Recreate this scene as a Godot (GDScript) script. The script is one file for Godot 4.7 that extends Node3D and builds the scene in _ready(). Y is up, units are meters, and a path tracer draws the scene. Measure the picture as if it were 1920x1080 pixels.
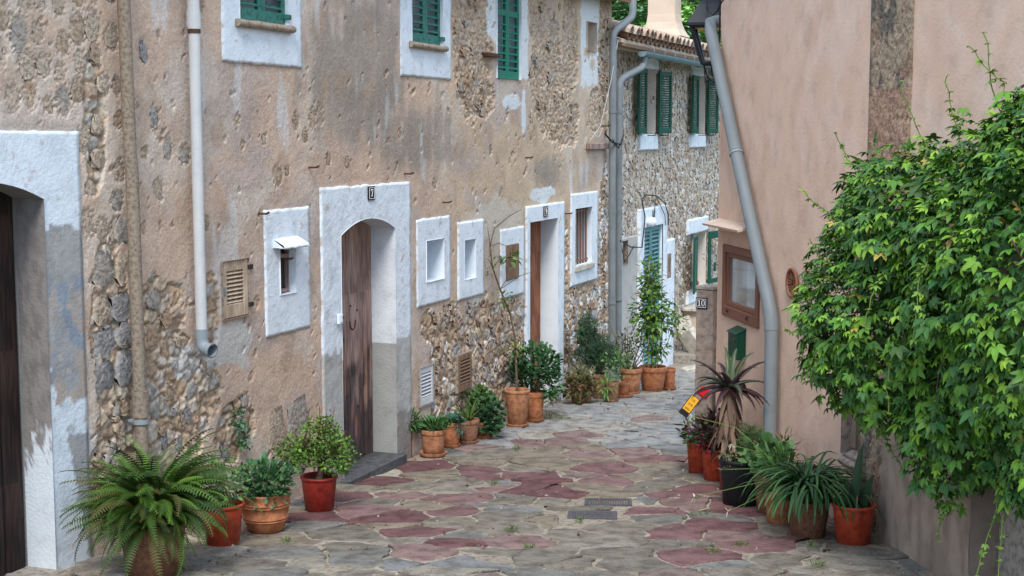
extends Node3D
# A sloping lane in a Mediterranean village: a long plastered rubble facade, a stone house beyond,
# a pink rendered house with a vine opposite, flagstones and many potted plants.

const KL := -5.8391363
var FL: Transform3D          # frame of the long facade: x along it (away from the camera), y up, z out into the lane
var FH: Transform3D          # the same, set back 10 cm: the stone house
var FR: Transform3D          # frame of the pink house's wall: x towards the camera, y up, z out into the lane
var M := {}
var T := {}
var used := {}
var rng := RandomNumberGenerator.new()
var n_low := FastNoiseLite.new()
var n_mid := FastNoiseLite.new()
var n_fine := FastNoiseLite.new()
var n_cell := FastNoiseLite.new()
var n_cellv := FastNoiseLite.new()
var n_crack := FastNoiseLite.new()


# ------------------------------------------------------------------ mesh building
class MB:
	var v := PackedVector3Array()
	var n := PackedVector3Array()
	var c := PackedColorArray()
	var ix := PackedInt32Array()
	var col := Color(1, 1, 1)

	func vert(p: Vector3, nn: Vector3) -> int:
		v.append(p)
		n.append(nn)
		c.append(col)
		return v.size() - 1

	func face(a: int, b: int, d: int, out: Vector3) -> void:
		if (v[b] - v[a]).cross(v[d] - v[a]).dot(out) > 0.0:
			ix.append_array(PackedInt32Array([a, d, b]))
		else:
			ix.append_array(PackedInt32Array([a, b, d]))

	func tri(a: Vector3, b: Vector3, d: Vector3, out: Vector3) -> void:
		var nn := (b - a).cross(d - a).normalized()
		if nn.dot(out) < 0.0:
			nn = -nn
		var i := vert(a, nn)
		vert(b, nn)
		vert(d, nn)
		face(i, i + 1, i + 2, nn)

	func quad(a: Vector3, b: Vector3, d: Vector3, e: Vector3, out: Vector3) -> void:
		tri(a, b, d, out)
		tri(a, d, e, out)

	func mesh() -> ArrayMesh:
		var m := ArrayMesh.new()
		var arr := []
		arr.resize(Mesh.ARRAY_MAX)
		arr[Mesh.ARRAY_VERTEX] = v
		arr[Mesh.ARRAY_NORMAL] = n
		arr[Mesh.ARRAY_COLOR] = c
		arr[Mesh.ARRAY_INDEX] = ix
		m.add_surface_from_arrays(Mesh.PRIMITIVE_TRIANGLES, arr)
		return m


func cbox(b: MB, t: Transform3D, size: Vector3, bev := 0.004) -> void:
	var h := size * 0.5
	bev = minf(bev, minf(h.x, minf(h.y, h.z)) * 0.6)
	var p := func(s: Vector3, ax: int) -> Vector3:
		var q := Vector3.ZERO
		for k in 3:
			q[k] = s[k] * (h[k] if k == ax else h[k] - bev)
		return t * q
	for ax in 3:
		var a1 := (ax + 1) % 3
		var a2 := (ax + 2) % 3
		for sg in [-1.0, 1.0]:
			var q := []
			for e in [[-1.0, -1.0], [1.0, -1.0], [1.0, 1.0], [-1.0, 1.0]]:
				var s := Vector3.ZERO
				s[ax] = sg
				s[a1] = e[0]
				s[a2] = e[1]
				q.append(p.call(s, ax))
			var o := Vector3.ZERO
			o[ax] = sg
			b.quad(q[0], q[1], q[2], q[3], t.basis * o)
		for e in [[-1.0, -1.0], [1.0, -1.0], [1.0, 1.0], [-1.0, 1.0]]:
			var s0 := Vector3.ZERO
			s0[a1] = e[0]
			s0[a2] = e[1]
			var sa := s0
			var sb := s0
			sa[ax] = -1.0
			sb[ax] = 1.0
			b.quad(p.call(sa, a1), p.call(sb, a1), p.call(sb, a2), p.call(sa, a2), t.basis * s0)
	for x in [-1.0, 1.0]:
		for y in [-1.0, 1.0]:
			for z in [-1.0, 1.0]:
				var s := Vector3(x, y, z)
				b.tri(p.call(s, 0), p.call(s, 1), p.call(s, 2), t.basis * s)


func bx(b: MB, lo: Vector3, hi: Vector3, bev := 0.004) -> void:
	cbox(b, Transform3D(Basis(), (lo + hi) * 0.5), hi - lo, bev)


func tube(b: MB, pts: Array, r, sides := 8, caps := true) -> void:
	var np := pts.size()
	var up := Vector3.UP
	var d0: Vector3 = (pts[1] - pts[0]).normalized()
	if absf(d0.dot(up)) > 0.9:
		up = Vector3.RIGHT
	var x := up.cross(d0).normalized()
	var base := b.v.size()
	for i in np:
		var d: Vector3
		if i == 0:
			d = d0
		elif i == np - 1:
			d = (pts[i] - pts[i - 1]).normalized()
		else:
			d = ((pts[i + 1] - pts[i]).normalized() + (pts[i] - pts[i - 1]).normalized()).normalized()
		x = (x - d * x.dot(d)).normalized()
		var y := d.cross(x)
		var rr: float = r[i] if r is Array else r
		for k in sides:
			var a := TAU * k / sides
			var o := x * cos(a) + y * sin(a)
			b.vert(pts[i] + o * rr, o)
	for i in np - 1:
		for k in sides:
			var a := base + i * sides + k
			var e := base + i * sides + (k + 1) % sides
			var o := b.n[a] + b.n[e]
			b.face(a, e, e + sides, o)
			b.face(a, e + sides, a + sides, o)
	if caps:
		for i in [0, np - 1]:
			var o: Vector3 = -d0 if i == 0 else (pts[np - 1] - pts[np - 2]).normalized()
			var ci := b.vert(pts[i], o)
			var ring := []
			for k in sides:
				ring.append(b.vert(b.v[base + i * sides + k], o))
			for k in sides:
				b.face(ci, ring[k], ring[(k + 1) % sides], o)


func lathe(b: MB, prof: Array, segs: int, t := Transform3D()) -> void:
	# prof: Vector2(radius, height) from outside bottom round to the inside; repeat a point for a sharp edge
	var np := prof.size()
	var base := b.v.size()
	for i in np:
		var p: Vector2 = prof[i]
		var dd := Vector2.ZERO
		if i > 0 and not p.is_equal_approx(prof[i - 1]):
			dd += (p - prof[i - 1]).normalized()
		if i < np - 1 and not p.is_equal_approx(prof[i + 1]):
			dd += (prof[i + 1] - p).normalized()
		var nn := Vector2(dd.y, -dd.x).normalized()
		for k in segs:
			var a := TAU * k / segs
			b.vert(t * Vector3(cos(a) * p.x, p.y, sin(a) * p.x), (t.basis * Vector3(cos(a) * nn.x, nn.y, sin(a) * nn.x)).normalized())
	for i in np - 1:
		if prof[i].is_equal_approx(prof[i + 1]):
			continue
		for k in segs:
			var a := base + i * segs + k
			var e := base + i * segs + (k + 1) % segs
			var o := b.n[a] + b.n[e] + b.n[a + segs] + b.n[e + segs]
			b.face(a, e, e + segs, o)
			b.face(a, e + segs, a + segs, o)


func prism(b: MB, poly: PackedVector2Array, z0: float, z1: float, t := Transform3D()) -> void:
	var tris := Geometry2D.triangulate_polygon(poly)
	for k in range(0, tris.size(), 3):
		var q := []
		for j in 3:
			q.append(poly[tris[k + j]])
		b.tri(t * Vector3(q[0].x, q[0].y, z1), t * Vector3(q[1].x, q[1].y, z1), t * Vector3(q[2].x, q[2].y, z1), t.basis.z)
		b.tri(t * Vector3(q[0].x, q[0].y, z0), t * Vector3(q[1].x, q[1].y, z0), t * Vector3(q[2].x, q[2].y, z0), -t.basis.z)
	var sgn := 1.0 if not Geometry2D.is_polygon_clockwise(poly) else -1.0
	for k in poly.size():
		var p := poly[k]
		var e := poly[(k + 1) % poly.size()]
		var o := Vector3((e - p).y, -(e - p).x, 0) * sgn
		b.quad(t * Vector3(p.x, p.y, z0), t * Vector3(e.x, e.y, z0), t * Vector3(e.x, e.y, z1), t * Vector3(p.x, p.y, z1), t.basis * o)


func sheet(b: MB, nu: int, nv: int, f: Callable, out: Vector3) -> void:
	# f(i, j) -> [position, colour]; normals from neighbours
	var base := b.v.size()
	for j in nv:
		for i in nu:
			var r: Array = f.call(i, j)
			b.col = r[1]
			b.vert(r[0], out)
	b.col = Color(1, 1, 1)
	for j in nv:
		for i in nu:
			var k := base + j * nu + i
			var du := b.v[k + (1 if i < nu - 1 else 0)] - b.v[k - (1 if i > 0 else 0)]
			var dv := b.v[k + (nu if j < nv - 1 else 0)] - b.v[k - (nu if j > 0 else 0)]
			var nn := du.cross(dv).normalized()
			if nn.dot(out) < 0.0:
				nn = -nn
			b.n[k] = nn if nn.length_squared() > 0.5 else out
	for j in nv - 1:
		for i in nu - 1:
			var k := base + j * nu + i
			b.face(k, k + 1, k + nu + 1, out)
			b.face(k, k + nu + 1, k + nu, out)


func at(p: Vector3) -> Transform3D:
	return Transform3D(Basis(), p)


func rot(p: Vector3, ax: Vector3, deg: float) -> Transform3D:
	return Transform3D(Basis(ax.normalized(), deg_to_rad(deg)), p)


func aim(p: Vector3, dir: Vector3, up: Vector3, size := Vector3.ONE) -> Transform3D:
	# z along dir, y near up
	var z := dir.normalized()
	var x := up.cross(z)
	if x.length_squared() < 1e-5:
		x = Vector3(0.31, 0.2, 0.9).cross(z)
	x = x.normalized()
	var y := z.cross(x)
	return Transform3D(Basis(x * size.x, y * size.y, z * size.z), p)


# ------------------------------------------------------------------ nodes
func numbered(called: String) -> String:
	if not used.has(called):
		used[called] = 0
		return called
	used[called] += 1
	return "%s_%03d" % [called, used[called]]


func tag(o: Node3D, label: String, category: String, group := "", kind := "") -> void:
	if label:
		o.set_meta("label", label)
	if category:
		o.set_meta("category", category)
	if group:
		o.set_meta("group", group)
	if kind:
		o.set_meta("kind", kind)


func thing(called: String, label: String, category: String, pos: Vector3, group := "") -> Node3D:
	var o := Node3D.new()
	o.name = numbered(called)
	add_child(o)
	o.position = pos
	tag(o, label, category, group)
	return o


func part(called: String, m: Mesh, mat: Material, parent: Node3D, world := Transform3D()) -> MeshInstance3D:
	var o := MeshInstance3D.new()
	o.name = called
	o.mesh = m
	o.material_override = mat
	parent.add_child(o, true)
	o.transform = parent.global_transform.affine_inverse() * world
	return o


func single(called: String, m: Mesh, mat: Material, label: String, category: String, world := Transform3D(), group := "") -> MeshInstance3D:
	var o := MeshInstance3D.new()
	o.name = numbered(called)
	o.mesh = m
	o.material_override = mat
	add_child(o)
	o.transform = world
	tag(o, label, category, group)
	return o


func struct(called: String, m: Mesh, mat: Material) -> MeshInstance3D:
	var o := MeshInstance3D.new()
	o.name = called
	o.mesh = m
	o.material_override = mat
	add_child(o)
	o.set_meta("kind", "structure")
	return o


func many(called: String, m: Mesh, mat: Material, parent: Node3D, places: Array, colors: Array) -> MultiMeshInstance3D:
	var mm := MultiMesh.new()
	mm.transform_format = MultiMesh.TRANSFORM_3D
	mm.use_colors = true
	mm.mesh = m
	mm.instance_count = places.size()
	var inv := parent.global_transform.affine_inverse()
	for i in places.size():
		mm.set_instance_transform(i, inv * places[i])
		mm.set_instance_color(i, colors[i])
	var o := MultiMeshInstance3D.new()
	o.name = called
	o.multimesh = mm
	o.material_override = mat
	parent.add_child(o, true)
	o.set_meta("kind", "stuff")
	return o


# ------------------------------------------------------------------ textures and materials
func noise(sd: int, freq: float, oct := 4, type := FastNoiseLite.TYPE_SIMPLEX_SMOOTH, gain := 0.5) -> FastNoiseLite:
	var f := FastNoiseLite.new()
	f.seed = sd
	f.noise_type = type
	f.frequency = freq
	f.fractal_type = FastNoiseLite.FRACTAL_FBM if oct > 1 else FastNoiseLite.FRACTAL_NONE
	f.fractal_octaves = oct
	f.fractal_gain = gain
	return f


func grey_tex(f: FastNoiseLite, size := 512) -> ImageTexture:
	return ImageTexture.create_from_image(f.get_seamless_image(size, size, false, false, 0.12, true))


func ramp_tex(f: FastNoiseLite, stops: Array, size := 512) -> ImageTexture:
	# stops: [[0..1, Color sRGB], ...]
	var im := f.get_seamless_image(size, size, false, false, 0.12, true)
	im.convert(Image.FORMAT_L8)
	var g := Gradient.new()
	var off := PackedFloat32Array()
	var cols := PackedColorArray()
	for s in stops:
		off.append(s[0])
		cols.append(s[1])
	g.offsets = off
	g.colors = cols
	var lut := []
	for k in 256:
		var c := g.sample(k / 255.0)
		lut.append([int(c.r * 255.0), int(c.g * 255.0), int(c.b * 255.0)])
	var src := im.get_data()
	var dst := PackedByteArray()
	dst.resize(size * size * 3)
	for k in size * size:
		var l: Array = lut[src[k]]
		dst[k * 3] = l[0]
		dst[k * 3 + 1] = l[1]
		dst[k * 3 + 2] = l[2]
	return ImageTexture.create_from_image(Image.create_from_data(size, size, false, Image.FORMAT_RGB8, dst))


func wood_tex(sd: int, dark: Color, light: Color, w := 256, h := 256) -> ImageTexture:
	var f := noise(sd, 0.06, 3)
	var f2 := noise(sd + 5, 0.012, 3)
	var im := Image.create(w, h, false, Image.FORMAT_RGB8)
	for y in h:
		for x in w:
			var g := f.get_noise_2d(x * 2.6, y * 0.16) * 0.75 + f2.get_noise_2d(x, y * 0.35) * 0.6
			im.set_pixel(x, y, dark.lerp(light, clampf(0.5 + g, 0.0, 1.0)))
	return ImageTexture.create_from_image(im)


func mat(called: String, color: Color, rough := 0.85, tex: Texture2D = null, scale := 1.0, bump: Texture2D = null, bump_cm := 0.5, vcol := false, world := true) -> StandardMaterial3D:
	var m := StandardMaterial3D.new()
	m.resource_name = called
	m.albedo_color = color.linear_to_srgb()
	m.roughness = rough
	m.metallic_specular = 0.35
	m.vertex_color_use_as_albedo = vcol
	if tex or bump:
		m.uv1_triplanar = true
		m.uv1_world_triplanar = world
		m.uv1_scale = Vector3.ONE * scale
		m.uv1_triplanar_sharpness = 4.0
	if tex:
		m.albedo_texture = tex
	if bump:
		m.heightmap_enabled = true
		m.heightmap_texture = bump
		m.heightmap_scale = bump_cm * 0.3
	M[called] = m
	return m


func leaf_mat(called: String, rough := 0.45, back := 0.35) -> StandardMaterial3D:
	var m := StandardMaterial3D.new()
	m.resource_name = called
	m.albedo_color = Color(1, 1, 1)
	m.vertex_color_use_as_albedo = true
	m.roughness = rough
	m.metallic_specular = 0.4
	m.cull_mode = BaseMaterial3D.CULL_DISABLED
	m.backlight_enabled = true
	m.backlight = Color(back, back, back * 0.6)
	M[called] = m
	return m


func materials() -> void:
	var g := func(x: float) -> Color: return Color(x, x, x)
	T.mottle = ramp_tex(noise(3, 0.008, 7, FastNoiseLite.TYPE_SIMPLEX_SMOOTH, 0.6), [[0.0, Color(0.8, 0.78, 0.76)], [0.4, Color(0.93, 0.92, 0.91)], [1.0, Color(1, 1, 1)]])
	T.grain = ramp_tex(noise(7, 0.035, 6, FastNoiseLite.TYPE_SIMPLEX_SMOOTH, 0.75), [[0.0, g.call(0.74)], [0.35, g.call(0.91)], [0.6, g.call(0.97)], [1.0, g.call(1.0)]], 1024)
	T.speck = ramp_tex(noise(11, 0.012, 7, FastNoiseLite.TYPE_SIMPLEX_SMOOTH, 0.68), [[0.0, Color(0.58, 0.55, 0.53)], [0.35, Color(0.82, 0.8, 0.78)], [0.55, Color(0.93, 0.92, 0.91)], [1.0, Color(1, 1, 0.99)]], 1024)
	T.wash = ramp_tex(noise(13, 0.008, 6, FastNoiseLite.TYPE_SIMPLEX_SMOOTH, 0.6), [[0.0, Color(0.88, 0.885, 0.89)], [0.4, Color(0.96, 0.965, 0.97)], [1.0, Color(1, 1, 1)]])
	T.clay = ramp_tex(noise(17, 0.009, 6, FastNoiseLite.TYPE_SIMPLEX_SMOOTH, 0.6), [[0.0, Color(0.68, 0.64, 0.62)], [0.38, Color(0.86, 0.84, 0.82)], [0.62, Color(0.97, 0.96, 0.95)], [0.8, Color(1, 1, 1)], [1.0, Color(1.0, 1.0, 1.0)]])
	T.slab = ramp_tex(noise(19, 0.006, 8, FastNoiseLite.TYPE_SIMPLEX_SMOOTH, 0.66), [[0.0, Color(0.66, 0.63, 0.6)], [0.38, Color(0.85, 0.835, 0.81)], [0.6, Color(0.97, 0.955, 0.93)], [1.0, Color(1, 0.99, 0.97)]], 1024)
	T.metal = ramp_tex(noise(61, 0.007, 5), [[0.0, g.call(0.86)], [0.5, g.call(0.95)], [1.0, g.call(1.0)]])
	T.h_fine = grey_tex(noise(23, 0.07, 4))
	T.h_mid = grey_tex(noise(29, 0.025, 5))
	T.h_grain = grey_tex(noise(37, 0.03, 6, FastNoiseLite.TYPE_SIMPLEX_SMOOTH, 0.7), 1024)
	T.h_pits = grey_tex(noise(31, 0.045, 3, FastNoiseLite.TYPE_CELLULAR))
	T.wood_dark = wood_tex(41, Color(0.42, 0.34, 0.325), Color(0.70, 0.60, 0.565))
	T.wood_red = wood_tex(43, Color(0.38, 0.21, 0.13), Color(0.66, 0.42, 0.29))
	T.wood_pale = wood_tex(47, Color(0.60, 0.52, 0.44), Color(0.82, 0.74, 0.65))
	T.wood_black = wood_tex(53, Color(0.11, 0.08, 0.075), Color(0.25, 0.18, 0.16))
	mat("plaster", Color(1, 1, 1), 0.95, T.grain, 0.9, T.h_grain, 1.2, true)
	mat("rubble_stone", Color(1, 1, 1), 0.92, T.speck, 2.6, T.h_mid, 1.2, true)
	mat("whitewash", Color(0.75, 0.81, 0.87), 0.9, T.wash, 0.9, T.h_grain, 0.9, true)
	mat("white_smooth", Color(0.75, 0.81, 0.87), 0.85, T.wash, 0.5, T.h_mid, 0.25)
	mat("concrete", Color(0.38, 0.35, 0.31), 0.95, T.speck, 1.1, T.h_fine, 0.5)
	mat("pink", Color(1, 1, 1), 0.92, T.wash, 0.7, T.h_grain, 0.7, true)
	mat("sill_stone", Color(0.42, 0.345, 0.275), 0.9, T.speck, 1.3, T.h_fine, 0.3)
	mat("marl", Color(0.36, 0.28, 0.22), 0.95, T.speck, 1.3, T.h_pits, 2.5)
	mat("mortar", Color(1, 1, 1), 0.95, T.speck, 1.2, T.h_fine, 0.8, true)
	mat("flag", Color(1, 1, 1), 0.78, T.slab, 0.55, T.h_mid, 0.9, true)
	mat("door_wood", Color(1.0, 1.0, 1.0), 0.75, T.wood_dark, 1.3, T.wood_dark, 0.25, true)
	mat("door_red", Color(0.95, 0.95, 0.95), 0.6, T.wood_red, 1.3, T.wood_red, 0.2)
	mat("door_black", Color(0.95, 0.95, 0.95), 0.75, T.wood_black, 1.2, T.wood_black, 0.3)
	mat("pale_wood", Color(1.0, 1.0, 1.0), 0.8, T.wood_pale, 2.0, T.wood_pale, 0.1)
	mat("grey_wood", Color(0.55, 0.54, 0.53), 0.8, T.wood_pale, 2.0, T.wood_pale, 0.1)
	mat("brown_wood", Color(0.42, 0.33, 0.28), 0.8, T.wood_pale, 2.0, T.wood_pale, 0.1)
	mat("white_wood", Color(0.62, 0.63, 0.64), 0.7, T.wash, 2.0)
	mat("shutter_green", Color(0.012, 0.19, 0.125), 0.5, T.grain, 1.4)
	mat("shutter_teal", Color(0.045, 0.215, 0.18), 0.55, T.speck, 1.0)
	mat("shutter_dark", Color(0.008, 0.085, 0.057), 0.5, T.grain, 1.4)
	mat("shutter_blue", Color(0.14, 0.31, 0.33), 0.55, T.grain, 1.4)
	mat("pvc", Color(0.56, 0.57, 0.58), 0.4, T.wash, 1.0)
	mat("pvc_dark", Color(0.24, 0.28, 0.31), 0.4)
	mat("fibre_pipe", Color(0.31, 0.26, 0.21), 0.9, T.speck, 2.2, T.h_fine, 0.15)
	mat("zinc", Color(0.205, 0.23, 0.245), 0.5, T.metal, 0.7)
	mat("gutter", Color(0.20, 0.30, 0.34), 0.45, T.metal, 0.7)
	mat("iron", Color(0.03, 0.028, 0.027), 0.6)
	mat("rust", Color(0.11, 0.055, 0.035), 0.85, T.speck, 4.0)
	mat("lamp_iron", Color(0.018, 0.022, 0.03), 0.4)
	mat("rubber", Color(0.012, 0.012, 0.013), 0.5)
	mat("plate_black", Color(0.012, 0.014, 0.03), 0.3)
	mat("plate_white", Color(0.8, 0.8, 0.78), 0.5)
	mat("plate_yellow", Color(0.80, 0.40, 0.025), 0.4)
	mat("red_plastic", Color(0.5, 0.012, 0.015), 0.3)
	mat("clay_orange", Color(0.46, 0.185, 0.09), 0.85, T.clay, 3.0, T.h_fine, 0.12)
	mat("clay_pale", Color(0.47, 0.22, 0.12), 0.9, T.clay, 2.6, T.h_fine, 0.12)
	mat("clay_old", Color(0.36, 0.19, 0.12), 0.95, T.speck, 2.0, T.h_fine, 0.2)
	mat("clay_fern", Color(0.25, 0.125, 0.075), 0.95, T.speck, 1.6, T.h_fine, 0.2)
	mat("pot_red", Color(0.42, 0.06, 0.026), 0.5, T.clay, 2.4)
	mat("pot_maroon", Color(0.26, 0.028, 0.02), 0.45, T.clay, 2.4)
	mat("pot_black", Color(0.013, 0.015, 0.018), 0.5, T.grain, 3.0)
	mat("soil", Color(0.045, 0.03, 0.02), 1.0, T.speck, 6.0, T.h_fine, 1.5)
	mat("bark", Color(0.17, 0.12, 0.08), 0.95, T.speck, 5.0, T.h_fine, 0.5)
	mat("green_stem", Color(0.14, 0.20, 0.05), 0.6)
	mat("thatch", Color(1, 1, 1), 0.95, T.speck, 6.0, null, 0.0, true)
	mat("tile", Color(1, 1, 1), 0.92, T.speck, 2.4, T.h_fine, 0.3, true)
	mat("chimney", Color(0.63, 0.50, 0.38), 0.92, T.wash, 0.5, T.h_mid, 0.3)
	mat("frame_brown", Color(0.23, 0.10, 0.065), 0.55, T.grain, 1.5)
	mat("curtain", Color(0.55, 0.56, 0.55), 0.9, T.wash, 3.0)
	mat("mailbox", Color(0.006, 0.045, 0.028), 0.3)
	mat("terracotta_plaque", Color(0.27, 0.12, 0.07), 0.85, T.clay, 5.0)
	mat("beige_render", Color(0.60, 0.55, 0.49), 0.9, T.wash, 0.8)
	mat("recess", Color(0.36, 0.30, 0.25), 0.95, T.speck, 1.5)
	mat("iron_dark", Color(0.05, 0.05, 0.055), 0.7)
	mat("garden_render", Color(1, 1, 1), 0.95, T.mottle, 0.8, T.h_grain, 1.0, true)
	mat("screen_mesh", Color(0.085, 0.055, 0.042), 0.85, T.grain, 6.0)
	mat("marble", Color(0.62, 0.58, 0.52), 0.6, T.slab, 1.0)
	mat("slate_step", Color(0.10, 0.105, 0.115), 0.7, T.slab, 1.4, T.h_mid, 0.4)
	mat("grate", Color(0.11, 0.105, 0.12), 0.55, T.speck, 3.0)
	mat("amber", Color(0.75, 0.42, 0.03), 0.5)
	mat("hill", Color(0.05, 0.075, 0.025), 1.0, T.speck, 0.05)
	mat("tile_picture", Color(0.75, 0.72, 0.62), 0.3)
	mat("blue_glaze", Color(0.05, 0.10, 0.42), 0.3)
	leaf_mat("leaf", 0.55, 0.38)
	leaf_mat("leaf_matt", 0.65, 0.25)
	leaf_mat("leaf_thick", 0.4, 0.06)
	var gl := StandardMaterial3D.new()
	gl.resource_name = "glass"
	gl.albedo_color = Color(0.75, 0.8, 0.8, 0.14)
	gl.roughness = 0.06
	gl.transparency = BaseMaterial3D.TRANSPARENCY_ALPHA
	M.glass = gl


func lerpc(a: Color, b: Color, t: float) -> Color:
	return a.lerp(b, clampf(t, 0.0, 1.0))


func sstep(a: float, b: float, x: float) -> float:
	var t := clampf((x - a) / (b - a), 0.0, 1.0)
	return t * t * (3.0 - 2.0 * t)


# ------------------------------------------------------------------ the lane's fall
const FALL := [[0.0, 1.0], [5.0, 0.58], [8.8, 0.26], [12.4, -0.07], [16.0, -0.26], [19.9, -0.44], [22.8, -0.74], [27.0, -1.0], [60.0, -3.0]]


func ground(x: float, z: float) -> float:
	var q := -z
	var y := 0.0
	for w in [-0.5, 0.0, 0.5]:
		var qq: float = clampf(q + w, 0.0, 59.9)
		for k in FALL.size() - 1:
			if qq <= FALL[k + 1][0]:
				y += lerpf(FALL[k][1], FALL[k + 1][1], (qq - FALL[k][0]) / (FALL[k + 1][0] - FALL[k][0])) / 3.0
				break
	return y + 0.012 * n_low.get_noise_2d(x * 1.6, z * 1.6)


# ------------------------------------------------------------------ the long facade: one relief field, cut into three houses
var S := PackedFloat32Array()
var H := PackedFloat32Array()
var disp := PackedFloat32Array()
var fcol := PackedColorArray()
# openings: s0, s1, h0, h1
const HOLES := [
	[6.1, 7.2, -0.6, 2.72], [9.19, 9.56, 1.61, 2.05], [9.5, 10.22, 3.85, 5.1], [10.03, 10.28, 1.71, 2.08], [11.07, 12.15, -0.6, 2.24],
	[12.56, 13.28, 3.86, 5.1], [12.86, 13.29, 1.54, 1.95], [13.82, 14.13, 1.47, 1.89], [12.68, 13.02, 0.32, 0.71], [13.63, 13.99, 0.3, 0.7],
	[15.01, 15.4, 1.35, 1.75], [15.79, 16.79, -0.6, 1.965], [17.48, 18.17, 1.23, 2.04], [14.76, 15.5, 3.6, 5.1], [17.94, 18.33, 4.06, 4.44]]
# plaster bands round openings, where the wall is flat
const SURR := [[5.74, 7.57, 0.0, 3.02], [9.26, 10.455, 3.52, 5.3], [12.32, 13.51, 3.53, 5.3], [9.805, 10.535, 1.39, 2.405], [10.72, 12.5, -0.3, 2.547], [12.645, 13.465, 1.305, 2.175], [13.655, 14.36, 1.265, 2.09], [14.865, 15.61, 1.145, 1.94], [15.68, 17.04, -0.5, 2.16], [17.31, 18.43, 1.045, 2.24]]
# where the plaster has come off: s, h, half width, half height
const BARE := [
	[8.35, 1.35, 0.42, 0.75], [8.15, 0.75, 0.55, 0.5], [8.75, 1.05, 0.4, 0.4], [9.35, 0.75, 0.33, 0.25], [7.85, 1.75, 0.22, 0.65],
	[14.4, 0.55, 1.05, 0.62], [13.45, 0.8, 0.42, 0.45], [15.3, 0.6, 0.5, 0.5], [13.3, 0.25, 0.3, 0.3],
	[17.9, 0.35, 1.15, 0.72], [18.75, 1.5, 0.3, 0.95], [17.15, 1.1, 0.14, 0.9],
	[14.1, 3.85, 0.5, 0.75], [16.45, 3.7, 0.55, 0.75], [17.0, 3.15, 0.75, 0.32], [17.3, 4.1, 0.32, 0.8], [18.75, 4.1, 0.32, 0.85], [18.4, 3.3, 0.4, 0.3],
	[14.25, 3.4, 0.45, 0.25], [16.1, 4.5, 0.3, 0.5], [7.75, 3.1, 0.12, 0.5], [12.95, 1.1, 0.2, 0.16], [9.05, 1.7, 0.1, 0.3]]


func lines(a: float, z: float, steps: Array) -> PackedFloat32Array:
	# steps: [[until, spacing], ...]
	var out := PackedFloat32Array()
	var x := a
	var k := 0
	while x < z:
		out.append(x)
		while k < steps.size() - 1 and x >= steps[k][0]:
			k += 1
		x += steps[k][1]
	out.append(z)
	return out


func snap(arr: PackedFloat32Array, x: float, keep: Dictionary) -> PackedFloat32Array:
	var best := -1
	var bd := 1e9
	for i in arr.size():
		var dd := absf(arr[i] - x)
		if dd < bd:
			bd = dd
			best = i
	if bd > 0.05:
		return arr
	if keep.has(snappedf(arr[best], 0.0001)) and bd > 0.001:
		var at_i := best if x < arr[best] else best + 1
		arr.insert(at_i, x)
	else:
		arr[best] = x
	keep[snappedf(x, 0.0001)] = true
	return arr


func blob(s: float, h: float, e: Array) -> float:
	var a: float = (s - e[0]) / e[2]
	var b: float = (h - e[1]) / e[3]
	return 1.0 - (a * a + b * b)


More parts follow.
